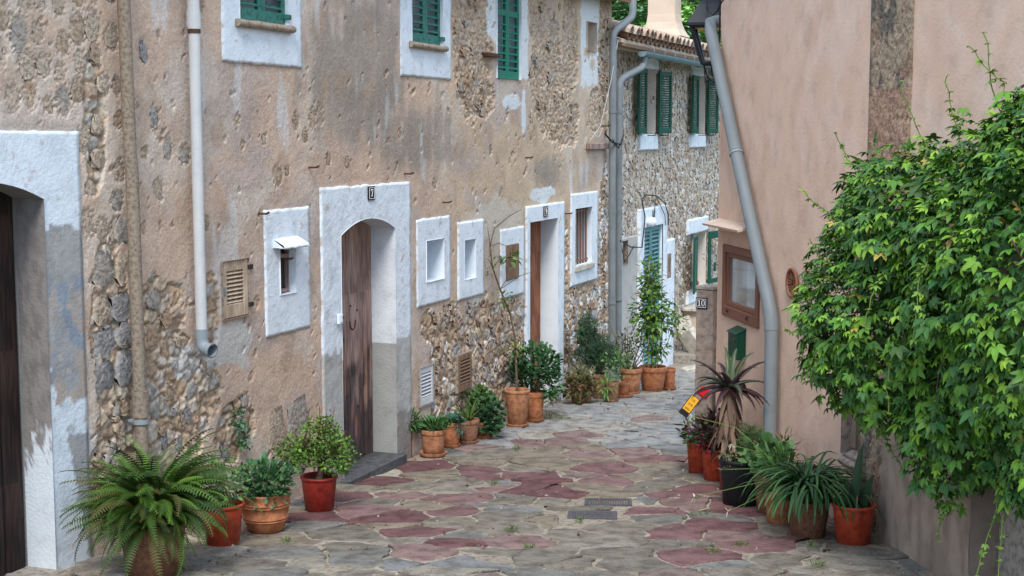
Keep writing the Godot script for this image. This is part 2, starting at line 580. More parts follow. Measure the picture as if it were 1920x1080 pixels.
func facade_field() -> void:
	S = lines(5.4, 19.05, [[6.6, 0.05], [12.0, 0.014], [15.0, 0.019], [20.0, 0.025]])
	H = lines(-0.75, 5.5, [[-0.3, 0.06], [4.85, 0.0115], [7.0, 0.12]])
	var ks := {}
	var kh := {}
	for e in HOLES:
		S = snap(S, e[0], ks)
		S = snap(S, e[1], ks)
		H = snap(H, e[2], kh)
		H = snap(H, e[3], kh)
	for x in [8.06, 13.56]:
		S = snap(S, x, ks)
	var ns := S.size()
	var nh := H.size()
	disp.resize(ns * nh)
	fcol.resize(ns * nh)
	var pink := Color(0.625, 0.462, 0.355)
	var tan_c := Color(0.61, 0.465, 0.335)
	var grey := Color(0.355, 0.30, 0.25)
	var lav := Color(0.50, 0.405, 0.355)
	var pale := Color(0.68, 0.58, 0.49)
	var lime := Color(0.74, 0.765, 0.78)
	var cement := Color(0.56, 0.53, 0.50)
	var rub := [Color(0.50, 0.36, 0.24), Color(0.38, 0.275, 0.195), Color(0.41, 0.38, 0.345), Color(0.58, 0.50, 0.41), Color(0.52, 0.42, 0.31), Color(0.44, 0.33, 0.25)]
	for i in ns:
		var s := S[i]
		var near_surr := []
		for r in SURR:
			if s > r[0] - 0.06 and s < r[1] + 0.06:
				near_surr.append(r)
		var near_bare := []
		for e in BARE:
			if absf(s - e[0]) < e[2] * 1.5:
				near_bare.append(e)
		for j in nh:
			var h := H[j]
			var lo := n_low.get_noise_2d(s, h)
			var lo2 := n_low.get_noise_2d(s + 40.0, h * 1.3)
			var mi := n_mid.get_noise_2d(s, h)
			var fi := n_fine.get_noise_2d(s, h)
			# plaster colour: washes of different age
			var c := lerpc(pink, tan_c, sstep(12.4, 14.2, s + lo * 1.2))
			c = lerpc(c, lav, sstep(-0.02, 0.32, lo2 + mi * 0.45) * 0.85)
			c = lerpc(c, pale, sstep(0.05, 0.35, lo - mi * 0.5) * 0.7)
			# the old grey render high on the wall, with runs below it
			var st := maxf(blob(s, h, [11.55, 3.5, 1.25, 0.75]), maxf(blob(s, h, [12.6, 2.95, 1.0, 0.4]), blob(s, h, [16.4, 2.55, 0.6, 0.28])))
			var run := n_mid.get_noise_2d(s * 1.8, h * 0.22)
			st += run * 0.5 + mi * 0.45 + lo * 0.3
			c = lerpc(c, grey, sstep(0.0, 0.75, st + 0.25 * fi) * 0.92)
			c = lerpc(c, Color(0.47, 0.33, 0.235), sstep(0.22, 0.5, n_mid.get_noise_2d(s * 0.8 + 90.0, h * 0.55) + 0.35 * lo + 0.15 * fi) * 0.55)
			c = lerpc(c, lime, sstep(0.38, 0.62, n_mid.get_noise_2d(s * 1.1 + 7.0, h * 0.25) + lo2 * 0.4) * 0.4)
			c = c * (1.0 + fi * 0.13 + mi * 0.15 + 0.14 * n_mid.get_noise_2d(s * 0.45 + 200.0, h * 0.45))
			var d := 0.010 * lo + 0.005 * mi + 0.002 * fi
			for r in near_surr:
				d *= 1.0 - 0.85 * sstep(-0.05, 0.02, minf(minf(s - r[0], r[1] - s), minf(h - r[2], r[3] - h)))
			# bare rubble
			var e := -1.0
			for q in near_bare:
				e = maxf(e, blob(s, h, q))
			if e > -0.9:
				var ex := e + 0.55 * mi + 0.5 * lo2 + 0.15 * fi
				var w := sstep(-0.015, 0.02, ex)
				if w > 0.0:
					var ck := 1.7 if h > 2.6 and s > 13.0 else 1.0
					var cv := n_cellv.get_noise_2d(s * ck, h * ck) * 0.5 + 0.5
					var rc: Color = rub[int(cv * 5.99)]
					var stone_w := sstep(0.03, 0.28, n_crack.get_noise_2d(s * ck, h * ck) + 1.0 + 0.12 * fi) * (0.6 if ck > 1.0 else 1.0)
					var fl := fposmod(cv * 37.0, 1.0)
					if s > 16.9 and h < 2.6:
						rc = lerpc(rc, Color(0.50, 0.34, 0.215), 0.65)
						if fl > 0.74:
							rc = lerpc(lime, rc, 0.12)
						elif fl > 0.64:
							rc = Color(0.42, 0.42, 0.44)
					elif s > 12.9 and h < 1.4:
						if fl > 0.86:
							rc = Color(0.70, 0.66, 0.60)
						elif fl > 0.76:
							rc = Color(0.36, 0.36, 0.38)
					rc = lerpc(Color(0.50, 0.365, 0.26), rc, stone_w)
					var grit := n_fine.get_noise_2d(s * 1.7 + 31.0, h * 1.7)
					rc = rc * (1.0 + fi * 0.45 + mi * 0.15 + grit * 0.35)
					c = lerpc(c, rc, w)
					d = lerpf(d, -0.030 + 0.020 * stone_w * (0.6 + 0.7 * cv) + 0.013 * mi + 0.009 * fi, w)
			# lime wash and cement left on the wall
			if s > 13.5 and s < 15.7 and h > 1.7 and h < 2.4:
				c = lerpc(c, Color(0.62, 0.56, 0.48), sstep(0.0, 0.4, blob(s, h, [14.7, 2.05, 0.9, 0.3]) + mi * 0.7) * 0.8)
			var lw := maxf(maxf(blob(s, h, [15.25, 3.35, 0.35, 0.09]), blob(s, h, [15.62, 3.25, 0.08, 0.3])), maxf(blob(s, h, [16.3, 2.27, 0.45, 0.1]), maxf(blob(s, h, [8.85, 1.35, 0.3, 0.15]) * 0.9, blob(s, h, [9.35, 1.4, 0.3, 0.2]) * 0.9)))
			if lw > -0.6:
				c = lerpc(c, lime if s > 12.0 else cement, sstep(0.12, 0.3, lw + mi * 0.9))
			# paint round two upper openings, put straight on the rough wall
			var w3 := minf(minf(s - 14.53, 15.76 - s), h - (3.62 + 0.42 * sstep(15.45, 14.5, s)))
			var w4 := minf(minf(s - 17.71, 18.5 - s), h - 3.62)
			if w3 > -0.06:
				c = lerpc(c, lime, sstep(-0.01, 0.01, w3 + 0.05 * mi))
				d = lerpf(d, d * 0.5, sstep(-0.01, 0.01, w3))
			if w4 > -0.1:
				var worn := sstep(0.25, 0.45, mi + 0.35 * blob(s, h, [18.1, 3.85, 0.32, 0.3]))
				c = lerpc(c, lime, sstep(-0.02, 0.02, w4 + 0.09 * mi) * (1.0 - worn))
			disp[i * nh + j] = d
			fcol[i * nh + j] = c
	# chips and small holes in the plaster, each showing stone
	rng.seed = 77
	for k in 1500:
		var s := rng.randf_range(6.0, 18.9)
		var h := rng.randf_range(-0.1, 4.6)
		if n_low.get_noise_2d(s * 1.5 + 11.0, h * 1.5) < rng.randf_range(-0.5, 0.3):
			continue
		var big := rng.randf() < 0.14
		var rs := rng.randf_range(0.010, 0.023) if not big else rng.randf_range(0.025, 0.048)
		var rh := rs * rng.randf_range(0.7, 1.7)
		var tilt := rng.randf_range(-1.1, 0.3)
		var deep := rng.randf_range(0.009, 0.02)
		var tone := [Color(0.44, 0.33, 0.23), Color(0.36, 0.29, 0.23), Color(0.44, 0.41, 0.37), Color(0.52, 0.36, 0.25), Color(0.66, 0.56, 0.46)][rng.randi() % 5] as Color
		stamp(s, h, rs, rh, tilt, deep, tone)
	plan_inlaid()


var inlaid := [[], []]


func plan_inlaid() -> void:
	# stones showing in the plaster, each in a shallow dish: s, h, half width, half height, turn, tone
	rng.seed = 5
	var spots := []
	var tries := 0
	while spots.size() < 105 and tries < 8000:
		tries += 1
		var p := Vector2(rng.randf_range(6.5, 8.0), rng.randf_range(3.08, 4.2))
		if p.x > 7.62 and rng.randf() < 0.5:
			p.y = rng.randf_range(2.35, 4.1)
		var ok := true
		for q in spots:
			if absf(q.x - p.x) < 0.14 and absf(q.y - p.y) < 0.165:
				ok = false
		if ok:
			spots.append(p)
	for p in spots:
		var r := rng.randf_range(0.05, 0.082)
		inlaid[0].append([p.x, p.y, r, r * rng.randf_range(0.95, 1.5), rng.randf_range(-0.5, 0.3), [0, 1, 1, 2, 4, 5, 5, 2][rng.randi() % 8]])
	for q in [[10.05, 2.66, 0.07, 0.085, 1], [10.35, 3.1, 0.05, 0.07, 1], [10.62, 3.12, 0.06, 0.085, 4], [10.75, 3.15, 0.06, 0.09, 1], [10.5, 2.98, 0.05, 0.06, 6], [9.0, 2.35, 0.05, 0.055, 1], [8.75, 2.85, 0.07, 0.07, 0], [8.55, 2.9, 0.05, 0.09, 0], [8.4, 3.1, 0.05, 0.09, 3], [8.42, 2.62, 0.06, 0.07, 2],
			[8.3, 3.55, 0.045, 0.08, 3], [8.6, 0.78, 0.035, 0.05, 3], [8.55, 1.03, 0.025, 0.03, 3], [8.43, 0.85, 0.035, 0.06, 3], [8.72, 0.98, 0.05, 0.06, 3], [8.65, 0.6, 0.05, 0.07, 3], [8.3, 1.6, 0.09, 0.1, 4], [8.35, 1.85, 0.08, 0.07, 0], [8.2, 1.4, 0.08, 0.09, 1], [8.5, 1.7, 0.07, 0.07, 4],
			[9.2, 0.6, 0.05, 0.08, 3], [9.15, 0.35, 0.05, 0.06, 3], [9.5, 0.95, 0.05, 0.06, 0], [10.2, 2.7, 0.035, 0.04, 6], [10.9, 2.78, 0.04, 0.055, 4], [11.25, 2.75, 0.035, 0.05, 1], [9.85, 2.95, 0.03, 0.045, 2], [13.1, 2.5, 0.045, 0.05, 1], [12.3, 3.0, 0.035, 0.045, 4]]:
		inlaid[1].append([q[0], q[1], q[2], q[3], rng.randf_range(-0.4, 0.4), q[4]])
	for part_of in inlaid:
		for q in part_of:
			stamp(q[0], q[1], q[2] * 1.08, q[3] * 1.08, 0.0, 0.010, Color(0.50, 0.385, 0.30))


func stamp(s: float, h: float, rs: float, rh: float, tilt: float, deep: float, tone: Color) -> void:
	var ns := S.size()
	var nh := H.size()
	var i0 := S.bsearch(s - rs * 2.0)
	var i1 := mini(S.bsearch(s + rs * 2.0) + 1, ns)
	var j0 := H.bsearch(h - rh * 2.0)
	var j1 := mini(H.bsearch(h + rh * 2.0) + 1, nh)
	for i in range(i0, i1):
		for j in range(j0, j1):
			var a := (S[i] - s) / rs
			var b := (H[j] - h) / rh
			a += b * tilt
			var r := a * a + b * b + 1.0 * n_fine.get_noise_2d(S[i] * 2.3, H[j] * 2.3)
			var w := sstep(1.1, 0.75, r)
			if w > 0.0:
				var k := i * nh + j
				disp[k] = disp[k] - deep * w * (1.0 - 0.6 * sstep(0.7, 0.0, r) + 0.5 * n_fine.get_noise_2d(S[i] * 3.0, H[j] * 3.0))
				fcol[k] = lerpc(fcol[k], tone * (1.0 + 0.4 * n_fine.get_noise_2d(S[i] * 2.0, H[j] * 2.0)), w * 0.85)


func facade_mesh(s0: float, s1: float) -> ArrayMesh:
	var b := MB.new()
	var nh := H.size()
	var i0 := S.bsearch(s0 - 0.002)
	var i1 := S.bsearch(s1 - 0.002)
	var nv := (i1 - i0 + 1) * nh
	b.v.resize(nv)
	b.n.resize(nv)
	b.c.resize(nv)
	for i in range(i0, i1 + 1):
		var im := maxi(i - 1, 0)
		var ip := mini(i + 1, S.size() - 1)
		for j in nh:
			var k := (i - i0) * nh + j
			var g := i * nh + j
			var jm := maxi(j - 1, 0)
			var jp := mini(j + 1, nh - 1)
			b.v[k] = Vector3(S[i], H[j], disp[g])
			b.n[k] = Vector3(-(disp[ip * nh + j] - disp[im * nh + j]) / (S[ip] - S[im]), -(disp[i * nh + jp] - disp[i * nh + jm]) / (H[jp] - H[jm]), 1.0).normalized()
			b.c[k] = fcol[g]
	var ix := PackedInt32Array()
	for i in range(i0, i1):
		var sc := (S[i] + S[i + 1]) * 0.5
		var cuts := []
		for e in HOLES:
			if sc > e[0] and sc < e[1]:
				cuts.append(e)
		for j in nh - 1:
			var hc := (H[j] + H[j + 1]) * 0.5
			var skip := false
			for e in cuts:
				if hc > e[2] and hc < e[3]:
					skip = true
			if skip:
				continue
			var k := (i - i0) * nh + j
			ix.append_array(PackedInt32Array([k, k + nh + 1, k + nh, k, k + 1, k + nh + 1]))
	b.ix = ix
	# thickness: the top and the ends of the wall, and its back
	b.col = Color(0.45, 0.35, 0.27)
	b.quad(Vector3(s0, 5.5, 0.0), Vector3(s1, 5.5, 0.0), Vector3(s1, 5.5, -0.7), Vector3(s0, 5.5, -0.7), Vector3.UP)
	b.quad(Vector3(s0, -0.75, -0.7), Vector3(s1, -0.75, -0.7), Vector3(s1, 5.5, -0.7), Vector3(s0, 5.5, -0.7), Vector3.FORWARD)
	for s in [s0, s1]:
		if s < 5.5 or s > 19.0:
			b.quad(Vector3(s, -0.75, -0.7), Vector3(s, -0.75, disp[0] * 0.0), Vector3(s, 5.5, 0.0), Vector3(s, 5.5, -0.7), Vector3(-1 if s < 6.0 else 1, 0, 0))
	return b.mesh()


func reveal(b: MB, s0: float, s1: float, h0: float, h1: float, depth: float, back := true, rise := 0.0, foot := true, head := true) -> void:
	# the inside faces of an opening; rise makes its head an arch
	var f := 0.02
	b.quad(Vector3(s0, h0, f), Vector3(s0, h0, -depth), Vector3(s0, h1, -depth), Vector3(s0, h1, f), Vector3.RIGHT)
	b.quad(Vector3(s1, h0, f), Vector3(s1, h0, -depth), Vector3(s1, h1, -depth), Vector3(s1, h1, f), Vector3.LEFT)
	if foot:
		b.quad(Vector3(s0, h0, f), Vector3(s1, h0, f), Vector3(s1, h0, -depth), Vector3(s0, h0, -depth), Vector3.UP)
	if rise > 0.0:
		for k in 12:
			var a := k / 12.0
			var e := (k + 1) / 12.0
			var ya := h1 + rise * (1.0 - pow(2.0 * a - 1.0, 2.0))
			var ye := h1 + rise * (1.0 - pow(2.0 * e - 1.0, 2.0))
			b.quad(Vector3(lerpf(s0, s1, a), ya, f), Vector3(lerpf(s0, s1, e), ye, f), Vector3(lerpf(s0, s1, e), ye, -depth), Vector3(lerpf(s0, s1, a), ya, -depth), Vector3.DOWN)
	elif head:
		b.quad(Vector3(s0, h1, f), Vector3(s1, h1, f), Vector3(s1, h1, -depth), Vector3(s0, h1, -depth), Vector3.DOWN)
	if back:
		b.quad(Vector3(s0, h0, -depth), Vector3(s1, h0, -depth), Vector3(s1, h1 + rise, -depth), Vector3(s0, h1 + rise, -depth), Vector3.BACK)


func surround_mesh(s0: float, s1: float, h0: float, h1: float, a0: float, a1: float, b0: float, b1: float, rise: float, thick: float, rough: float, paint: Callable) -> ArrayMesh:
	# a band of plaster round an opening a0..a1 x b0..b1 (no opening if a1 <= a0), proud of the wall and lumpy
	var b := MB.new()
	var sd := s0 * 3.7
	var edge := func(s: float, h: float) -> Vector2:
		# uneven outer edges
		var ws := sstep(0.06, 0.0, minf(s - s0, s1 - s)) * 0.009 * n_mid.get_noise_2d(h * 2.0 + sd, s)
		var wh := sstep(0.06, 0.0, minf(h - h0, h1 - h)) * 0.009 * n_mid.get_noise_2d(s * 2.0 + sd, h + 5.0)
		return Vector2(s + ws * rough, h + wh * rough)
	var pt := func(s: float, h: float) -> Array:
		var q: Vector2 = edge.call(s, h)
		var hole := a1 > a0 and s > a0 - 0.001 and s < a1 + 0.001
		var d := thick + rough * (0.0022 * n_mid.get_noise_2d(s * 1.3 + sd, h * 1.3) + 0.0016 * n_fine.get_noise_2d(s + sd, h))
		if s <= s0 + 0.0005 or s >= s1 - 0.0005 or h >= h1 - 0.0005 or h <= h0 + 0.0005:
			d = -0.035
		if hole and h <= b1 + rise + 0.001 and h >= b0 - 0.001:
			pass
		# brushed limewash: dirt runs, and chips along the edges that show the plaster
		var c: Color = paint.call(s, h)
		var ed := minf(minf(s - s0, s1 - s), minf(h1 - h, h - h0))
		var fq := n_fine.get_noise_2d(s * 0.8 + sd, h * 0.8)
		var mq := n_mid.get_noise_2d(s * 1.7 + sd, h * 0.5)
		c = lerpc(c, Color(0.72, 0.67, 0.61), sstep(0.18, 0.55, mq + 0.25 * fq) * 0.22)
		c = lerpc(c, Color(0.72, 0.55, 0.42), sstep(0.52, 0.62, fq + 0.5 * n_mid.get_noise_2d(s * 2.0, h * 2.0 + sd) + sstep(0.03, 0.0, ed) * 0.30) * 0.7)
		return [Vector3(q.x, q.y, d), c]
	var step := 0.019
	var block := func(x0: float, x1: float, y0: Callable, y1: Callable, skirt_l: bool, skirt_r: bool, skirt_b: bool, skirt_t: bool) -> void:
		var nu := maxi(int((x1 - x0) / step), 2) + 1
		var nv := maxi(int((y1.call(x0) - y0.call(x0)) / (step * 0.8)), 2) + 1
		var fpt := func(i: int, j: int) -> Array:
			var u := float(i) / (nu - 1)
			var w := float(j) / (nv - 1)
			# squeeze the first and last cells so that the edge is a rounded arris
			if i == 1 and skirt_l: u = 0.006 / (x1 - x0)
			if i == nu - 2 and skirt_r: u = 1.0 - 0.006 / (x1 - x0)
			var x := lerpf(x0, x1, u)
			var ya: float = y0.call(x)
			var yb: float = y1.call(x)
			if j == 1 and skirt_b: w = 0.006 / (yb - ya)
			if j == nv - 2 and skirt_t: w = 1.0 - 0.006 / (yb - ya)
			return pt.call(x, lerpf(ya, yb, w))
		sheet(b, nu, nv, fpt, Vector3.BACK)
	var arch := func(x: float) -> float:
		return b1 + rise * (1.0 - pow(2.0 * (x - a0) / maxf(a1 - a0, 0.001) - 1.0, 2.0))
	if a1 > a0:
		block.call(s0, a0, func(_x): return h0, func(_x): return h1, true, false, true, true)
		block.call(a1, s1, func(_x): return h0, func(_x): return h1, false, true, true, true)
		block.call(a0, a1, arch, func(_x): return h1, false, false, false, true)
		if b0 > h0 + 0.01:
			block.call(a0, a1, func(_x): return h0, func(_x): return b0, false, false, true, false)
	else:
		block.call(s0, s1, func(_x): return h0, func(_x): return h1, true, true, true, true)
	return b.mesh()


func rock(sd: int, rough := 0.25, square := 0.0) -> ArrayMesh:
	# a stone seen from the front: a lumpy dome over an uneven outline, radius about 1, z out
	var b := MB.new()
	var f := noise(sd, 0.9, 3)
	var seg := 11
	var outl := func(a: float) -> float:
		var c := absf(cos(a))
		var s := absf(sin(a))
		var sq := 1.0 / maxf(c, s)
		return lerpf(1.0, minf(sq, 1.28), square) * (1.0 + rough * f.get_noise_2d(cos(a) * 1.3 + sd, sin(a) * 1.3))
	var pts := [Vector3(0, 0, 1.0 + 0.2 * f.get_noise_2d(sd * 3.1, 0))]
	for r in [0.5, 0.88, 1.0]:
		for k in seg:
			var a: float = TAU * (k + (0.5 if r == 0.88 else 0.0)) / seg
			var o: float = outl.call(a) * r
			var z: float = {0.5: 0.95, 0.88: 0.78, 1.0: -0.9}[r]
			z += rough * 1.3 * f.get_noise_3d(cos(a) * r * 2.0, sin(a) * r * 2.0, sd)
			pts.append(Vector3(cos(a) * o, sin(a) * o, z))
	for p in pts:
		b.vert(p, Vector3.BACK)
	for k in seg:
		var e := (k + 1) % seg
		b.face(0, 1 + k, 1 + e, Vector3.BACK)
		for ring in 2:
			var q := 1 + ring * seg
			var w := q + seg
			b.face(q + k, q + e, w + k, Vector3.BACK)
			b.face(q + e, w + e, w + k, Vector3.BACK)
	var nn := PackedVector3Array()
	nn.resize(b.v.size())
	for t in range(0, b.ix.size(), 3):
		var q := (b.v[b.ix[t + 2]] - b.v[b.ix[t]]).cross(b.v[b.ix[t + 1]] - b.v[b.ix[t]])
		for j in 3:
			nn[b.ix[t + j]] += q
	for k in nn.size():
		b.n[k] = nn[k].normalized()
	return b.mesh()


var rocks := []
var stone_mats := []


func make_rocks() -> void:
	for k in 10:
		rocks.append(rock(100 + k * 7, 0.35, 0.3 if k < 6 else 0.75))
	var tones := [Color(0.42, 0.385, 0.35), Color(0.46, 0.36, 0.27), Color(0.51, 0.42, 0.33), Color(0.34, 0.33, 0.33), Color(0.48, 0.345, 0.245), Color(0.55, 0.46, 0.37), Color(0.40, 0.31, 0.235), Color(0.67, 0.65, 0.62)]
	for k in tones.size():
		stone_mats.append(mat("wall_stone_%d" % k, tones[k], 0.93, T.speck, 1.5 + k * 0.1, T.h_mid, 2.6))


func wall_stone(parent: Node3D, frame: Transform3D, s: float, h: float, rs: float, rh: float, turn: float, thick: float, out: float, tone: int, shape := -1) -> void:
	var k := shape if shape >= 0 else rng.randi() % 6
	var bs := Basis(Vector3.BACK, turn) * Basis.from_scale(Vector3(rs, rh, thick))
	part("stone", rocks[k], stone_mats[tone], parent, frame * Transform3D(bs, Vector3(s, h, out)))


func louvres(parent: Node3D, called: String, frame: Transform3D, w: float, h: float, n: int, material: Material, stile := 0.05, mid := -1.0, slat_name := "slat") -> MeshInstance3D:
	# a louvred leaf, its lower left back corner at the frame's origin; 35 mm thick
	var b := MB.new()
	var t := 0.036
	bx(b, Vector3(0, 0, 0), Vector3(stile, h, t))
	bx(b, Vector3(w - stile, 0, 0), Vector3(w, h, t))
	bx(b, Vector3(stile, 0, 0.002), Vector3(w - stile, stile * 1.7, t - 0.002))
	bx(b, Vector3(stile, h - stile * 1.3, 0.002), Vector3(w - stile, h, t - 0.002))
	if mid > 0.0:
		bx(b, Vector3(stile, mid - stile * 0.7, 0.002), Vector3(w - stile, mid + stile * 0.7, t - 0.002))
	var leaf := part(called, b.mesh(), material, parent, frame)
	var y0 := stile * 1.7
	var y1 := h - stile * 1.3
	var sl := MB.new()
	var pitch := (y1 - y0) / n
	cbox(sl, rot(Vector3.ZERO, Vector3.RIGHT, 32.0), Vector3(w - stile * 2.0 + 0.006, minf(pitch * 0.3, 0.012), minf(pitch * 1.05, 0.046)), 0.002)
	var sm := sl.mesh()
	for k in n:
		var y := y0 + pitch * (k + 0.5)
		if mid > 0.0 and absf(y - mid) < stile * 0.7 + pitch * 0.3:
			continue
		part(slat_name, sm, material, leaf, frame * at(Vector3(w * 0.5, y, t * 0.5)))
	return leaf


func number_plate(parent: Node3D, frame: Transform3D, text: String, w: float, h: float, called := "number_plate") -> void:
	var b := MB.new()
	bx(b, Vector3(-w / 2, -h / 2, 0), Vector3(w / 2, h / 2, 0.012), 0.003)
	var pl := part(called, b.mesh(), M.plate_black, parent, frame)
	var r := MB.new()
	var e := 0.0045
	var u := w / 2 - 0.012
	var q := h / 2 - 0.012
	bx(r, Vector3(-u, -q, 0.011), Vector3(u, -q + e, 0.0145), 0.001)
	bx(r, Vector3(-u, q - e, 0.011), Vector3(u, q, 0.0145), 0.001)
	bx(r, Vector3(-u, -q + e, 0.011), Vector3(-u + e, q - e, 0.0145), 0.001)
	bx(r, Vector3(u - e, -q + e, 0.011), Vector3(u, q - e, 0.0145), 0.001)
	part("border", r.mesh(), M.plate_white, pl, frame)
	var tm := TextMesh.new()
	tm.text = text
	var font := SystemFont.new()
	font.font_names = PackedStringArray(["Droid Serif"])
	font.font_weight = 500
	tm.font = font
	tm.font_size = 32
	tm.pixel_size = h * 0.54 / 24.0
	tm.depth = 0.004
	part("numeral", tm, M.plate_white, pl, frame * at(Vector3(0, 0, 0.014)))


# ------------------------------------------------------------------ houses on the left
func roof_over(house: Node3D, frame: Transform3D, s0: float, s1: float, h: float) -> void:
	var b := MB.new()
	b.col = Color(0.40, 0.24, 0.16)
	var t := Transform3D(Basis(Vector3.RIGHT, deg_to_rad(16)), Vector3((s0 + s1) / 2, h + 0.02, -2.2))
	cbox(b, t, Vector3(s1 - s0, 0.14, 5.1), 0.01)
	part("roof", b.mesh(), M.tile, house, frame)


func plain(c: Color) -> Callable:
	return func(_s: float, _h: float) -> Color: return c


func plank_door(house: Node3D, frame: Transform3D, s0: float, s1: float, h0: float, h1: float, rise: float, o: float, n: int, material: Material, studs: bool, worn := false) -> MeshInstance3D:
	# a door of upright planks on a backing; arched if rise > 0
	var b := MB.new()
	b.col = Color(0.5, 0.5, 0.5)
	bx(b, Vector3(s0 - 0.03, h0, o - 0.06), Vector3(s1 + 0.03, h1 + rise, o - 0.022))
	var door := part("door", b.mesh(), material, house, frame)
	rng.seed = int(s0 * 100)
	for k in n:
		var a := lerpf(s0, s1, float(k) / n) + 0.003
		var e := lerpf(s0, s1, float(k + 1) / n) - 0.003
		var pb := MB.new()
		var nv := 40
		var tone := rng.randf_range(0.85, 1.12)
		var f := func(i: int, j: int) -> Array:
			var u := float(i) / 6.0
			var x := lerpf(a, e, u)
			var top := h1 + rise * (1.0 - pow(2.0 * (x - s0) / (s1 - s0) - 1.0, 2.0)) + 0.012
			var y := lerpf(h0, top, float(j) / (nv - 1))
			var d := o + 0.0015 * n_fine.get_noise_2d(x * 3.0, y * 0.4)
			if i == 0 or i == 6:
				d -= 0.02
			var c := Color(1, 1, 1) * tone
			if worn:
				# the bottom boards: weathered black with ragged tops, bleached above, red where the varnish lasts
				var q := n_mid.get_noise_2d(x * 4.0, y * 0.35) + 0.4 * n_fine.get_noise_2d(x * 2.0, y * 0.25)
				c = lerpc(c, Color(1.45, 1.28, 1.2), sstep(-0.1, 0.5, q + 0.25) * sstep(0.5, 1.0, y) * 0.6)
				c = lerpc(c, Color(0.30, 0.31, 0.345), sstep(-0.12, 0.1, 0.82 + 0.6 * q - y))
				c = lerpc(c, Color(1.5, 0.85, 0.62), sstep(0.1, 0.35, n_mid.get_noise_2d(x * 5.0 + 9.0, y * 0.5) - absf(y - 0.9) * 0.5) * 0.8)
				c = lerpc(c, Color(1.25, 0.95, 0.82), sstep(1.45, 1.9, y + 0.3 * q) * 0.7)
			return [Vector3(x, y, d), c]
		sheet(pb, 7, nv, f, Vector3.BACK)
		part("plank", pb.mesh(), material, door, frame)
	if studs:
		var sb := MB.new()
		lathe(sb, [Vector2(0.012, 0), Vector2(0.010, 0.005), Vector2(0.005, 0.008), Vector2(0.0005, 0.009)], 8)
		var sm := sb.mesh()
		for sx in [s0 + 0.06, s0 + 0.15]:
			for y in [0.12, 0.35, 0.62, 0.85, 1.08, 1.3, 1.5, 1.72, 1.92]:
				part("stud", sm, M.iron, door, frame * rot(Vector3(sx, h0 + y, o), Vector3.RIGHT, 90))
		for q in [[0.33, 1.42], [0.48, 1.36], [0.62, 1.45], [0.75, 1.4], [0.52, 0.62], [0.75, 0.5], [0.42, 0.2], [0.7, 0.15]]:
			part("stud", sm, M.iron, door, frame * rot(Vector3(s0 + q[0], h0 + q[1], o), Vector3.RIGHT, 90))
	return door


func hook(house: Node3D, s: float, h: float, l := 0.1) -> void:
	var b := MB.new()
	tube(b, [Vector3(s, h, -0.02), Vector3(s, h, l * 0.7), Vector3(s - 0.01, h + 0.012, l)], 0.009, 6)
	part("iron_hook", b.mesh(), M.rust, house, FL)


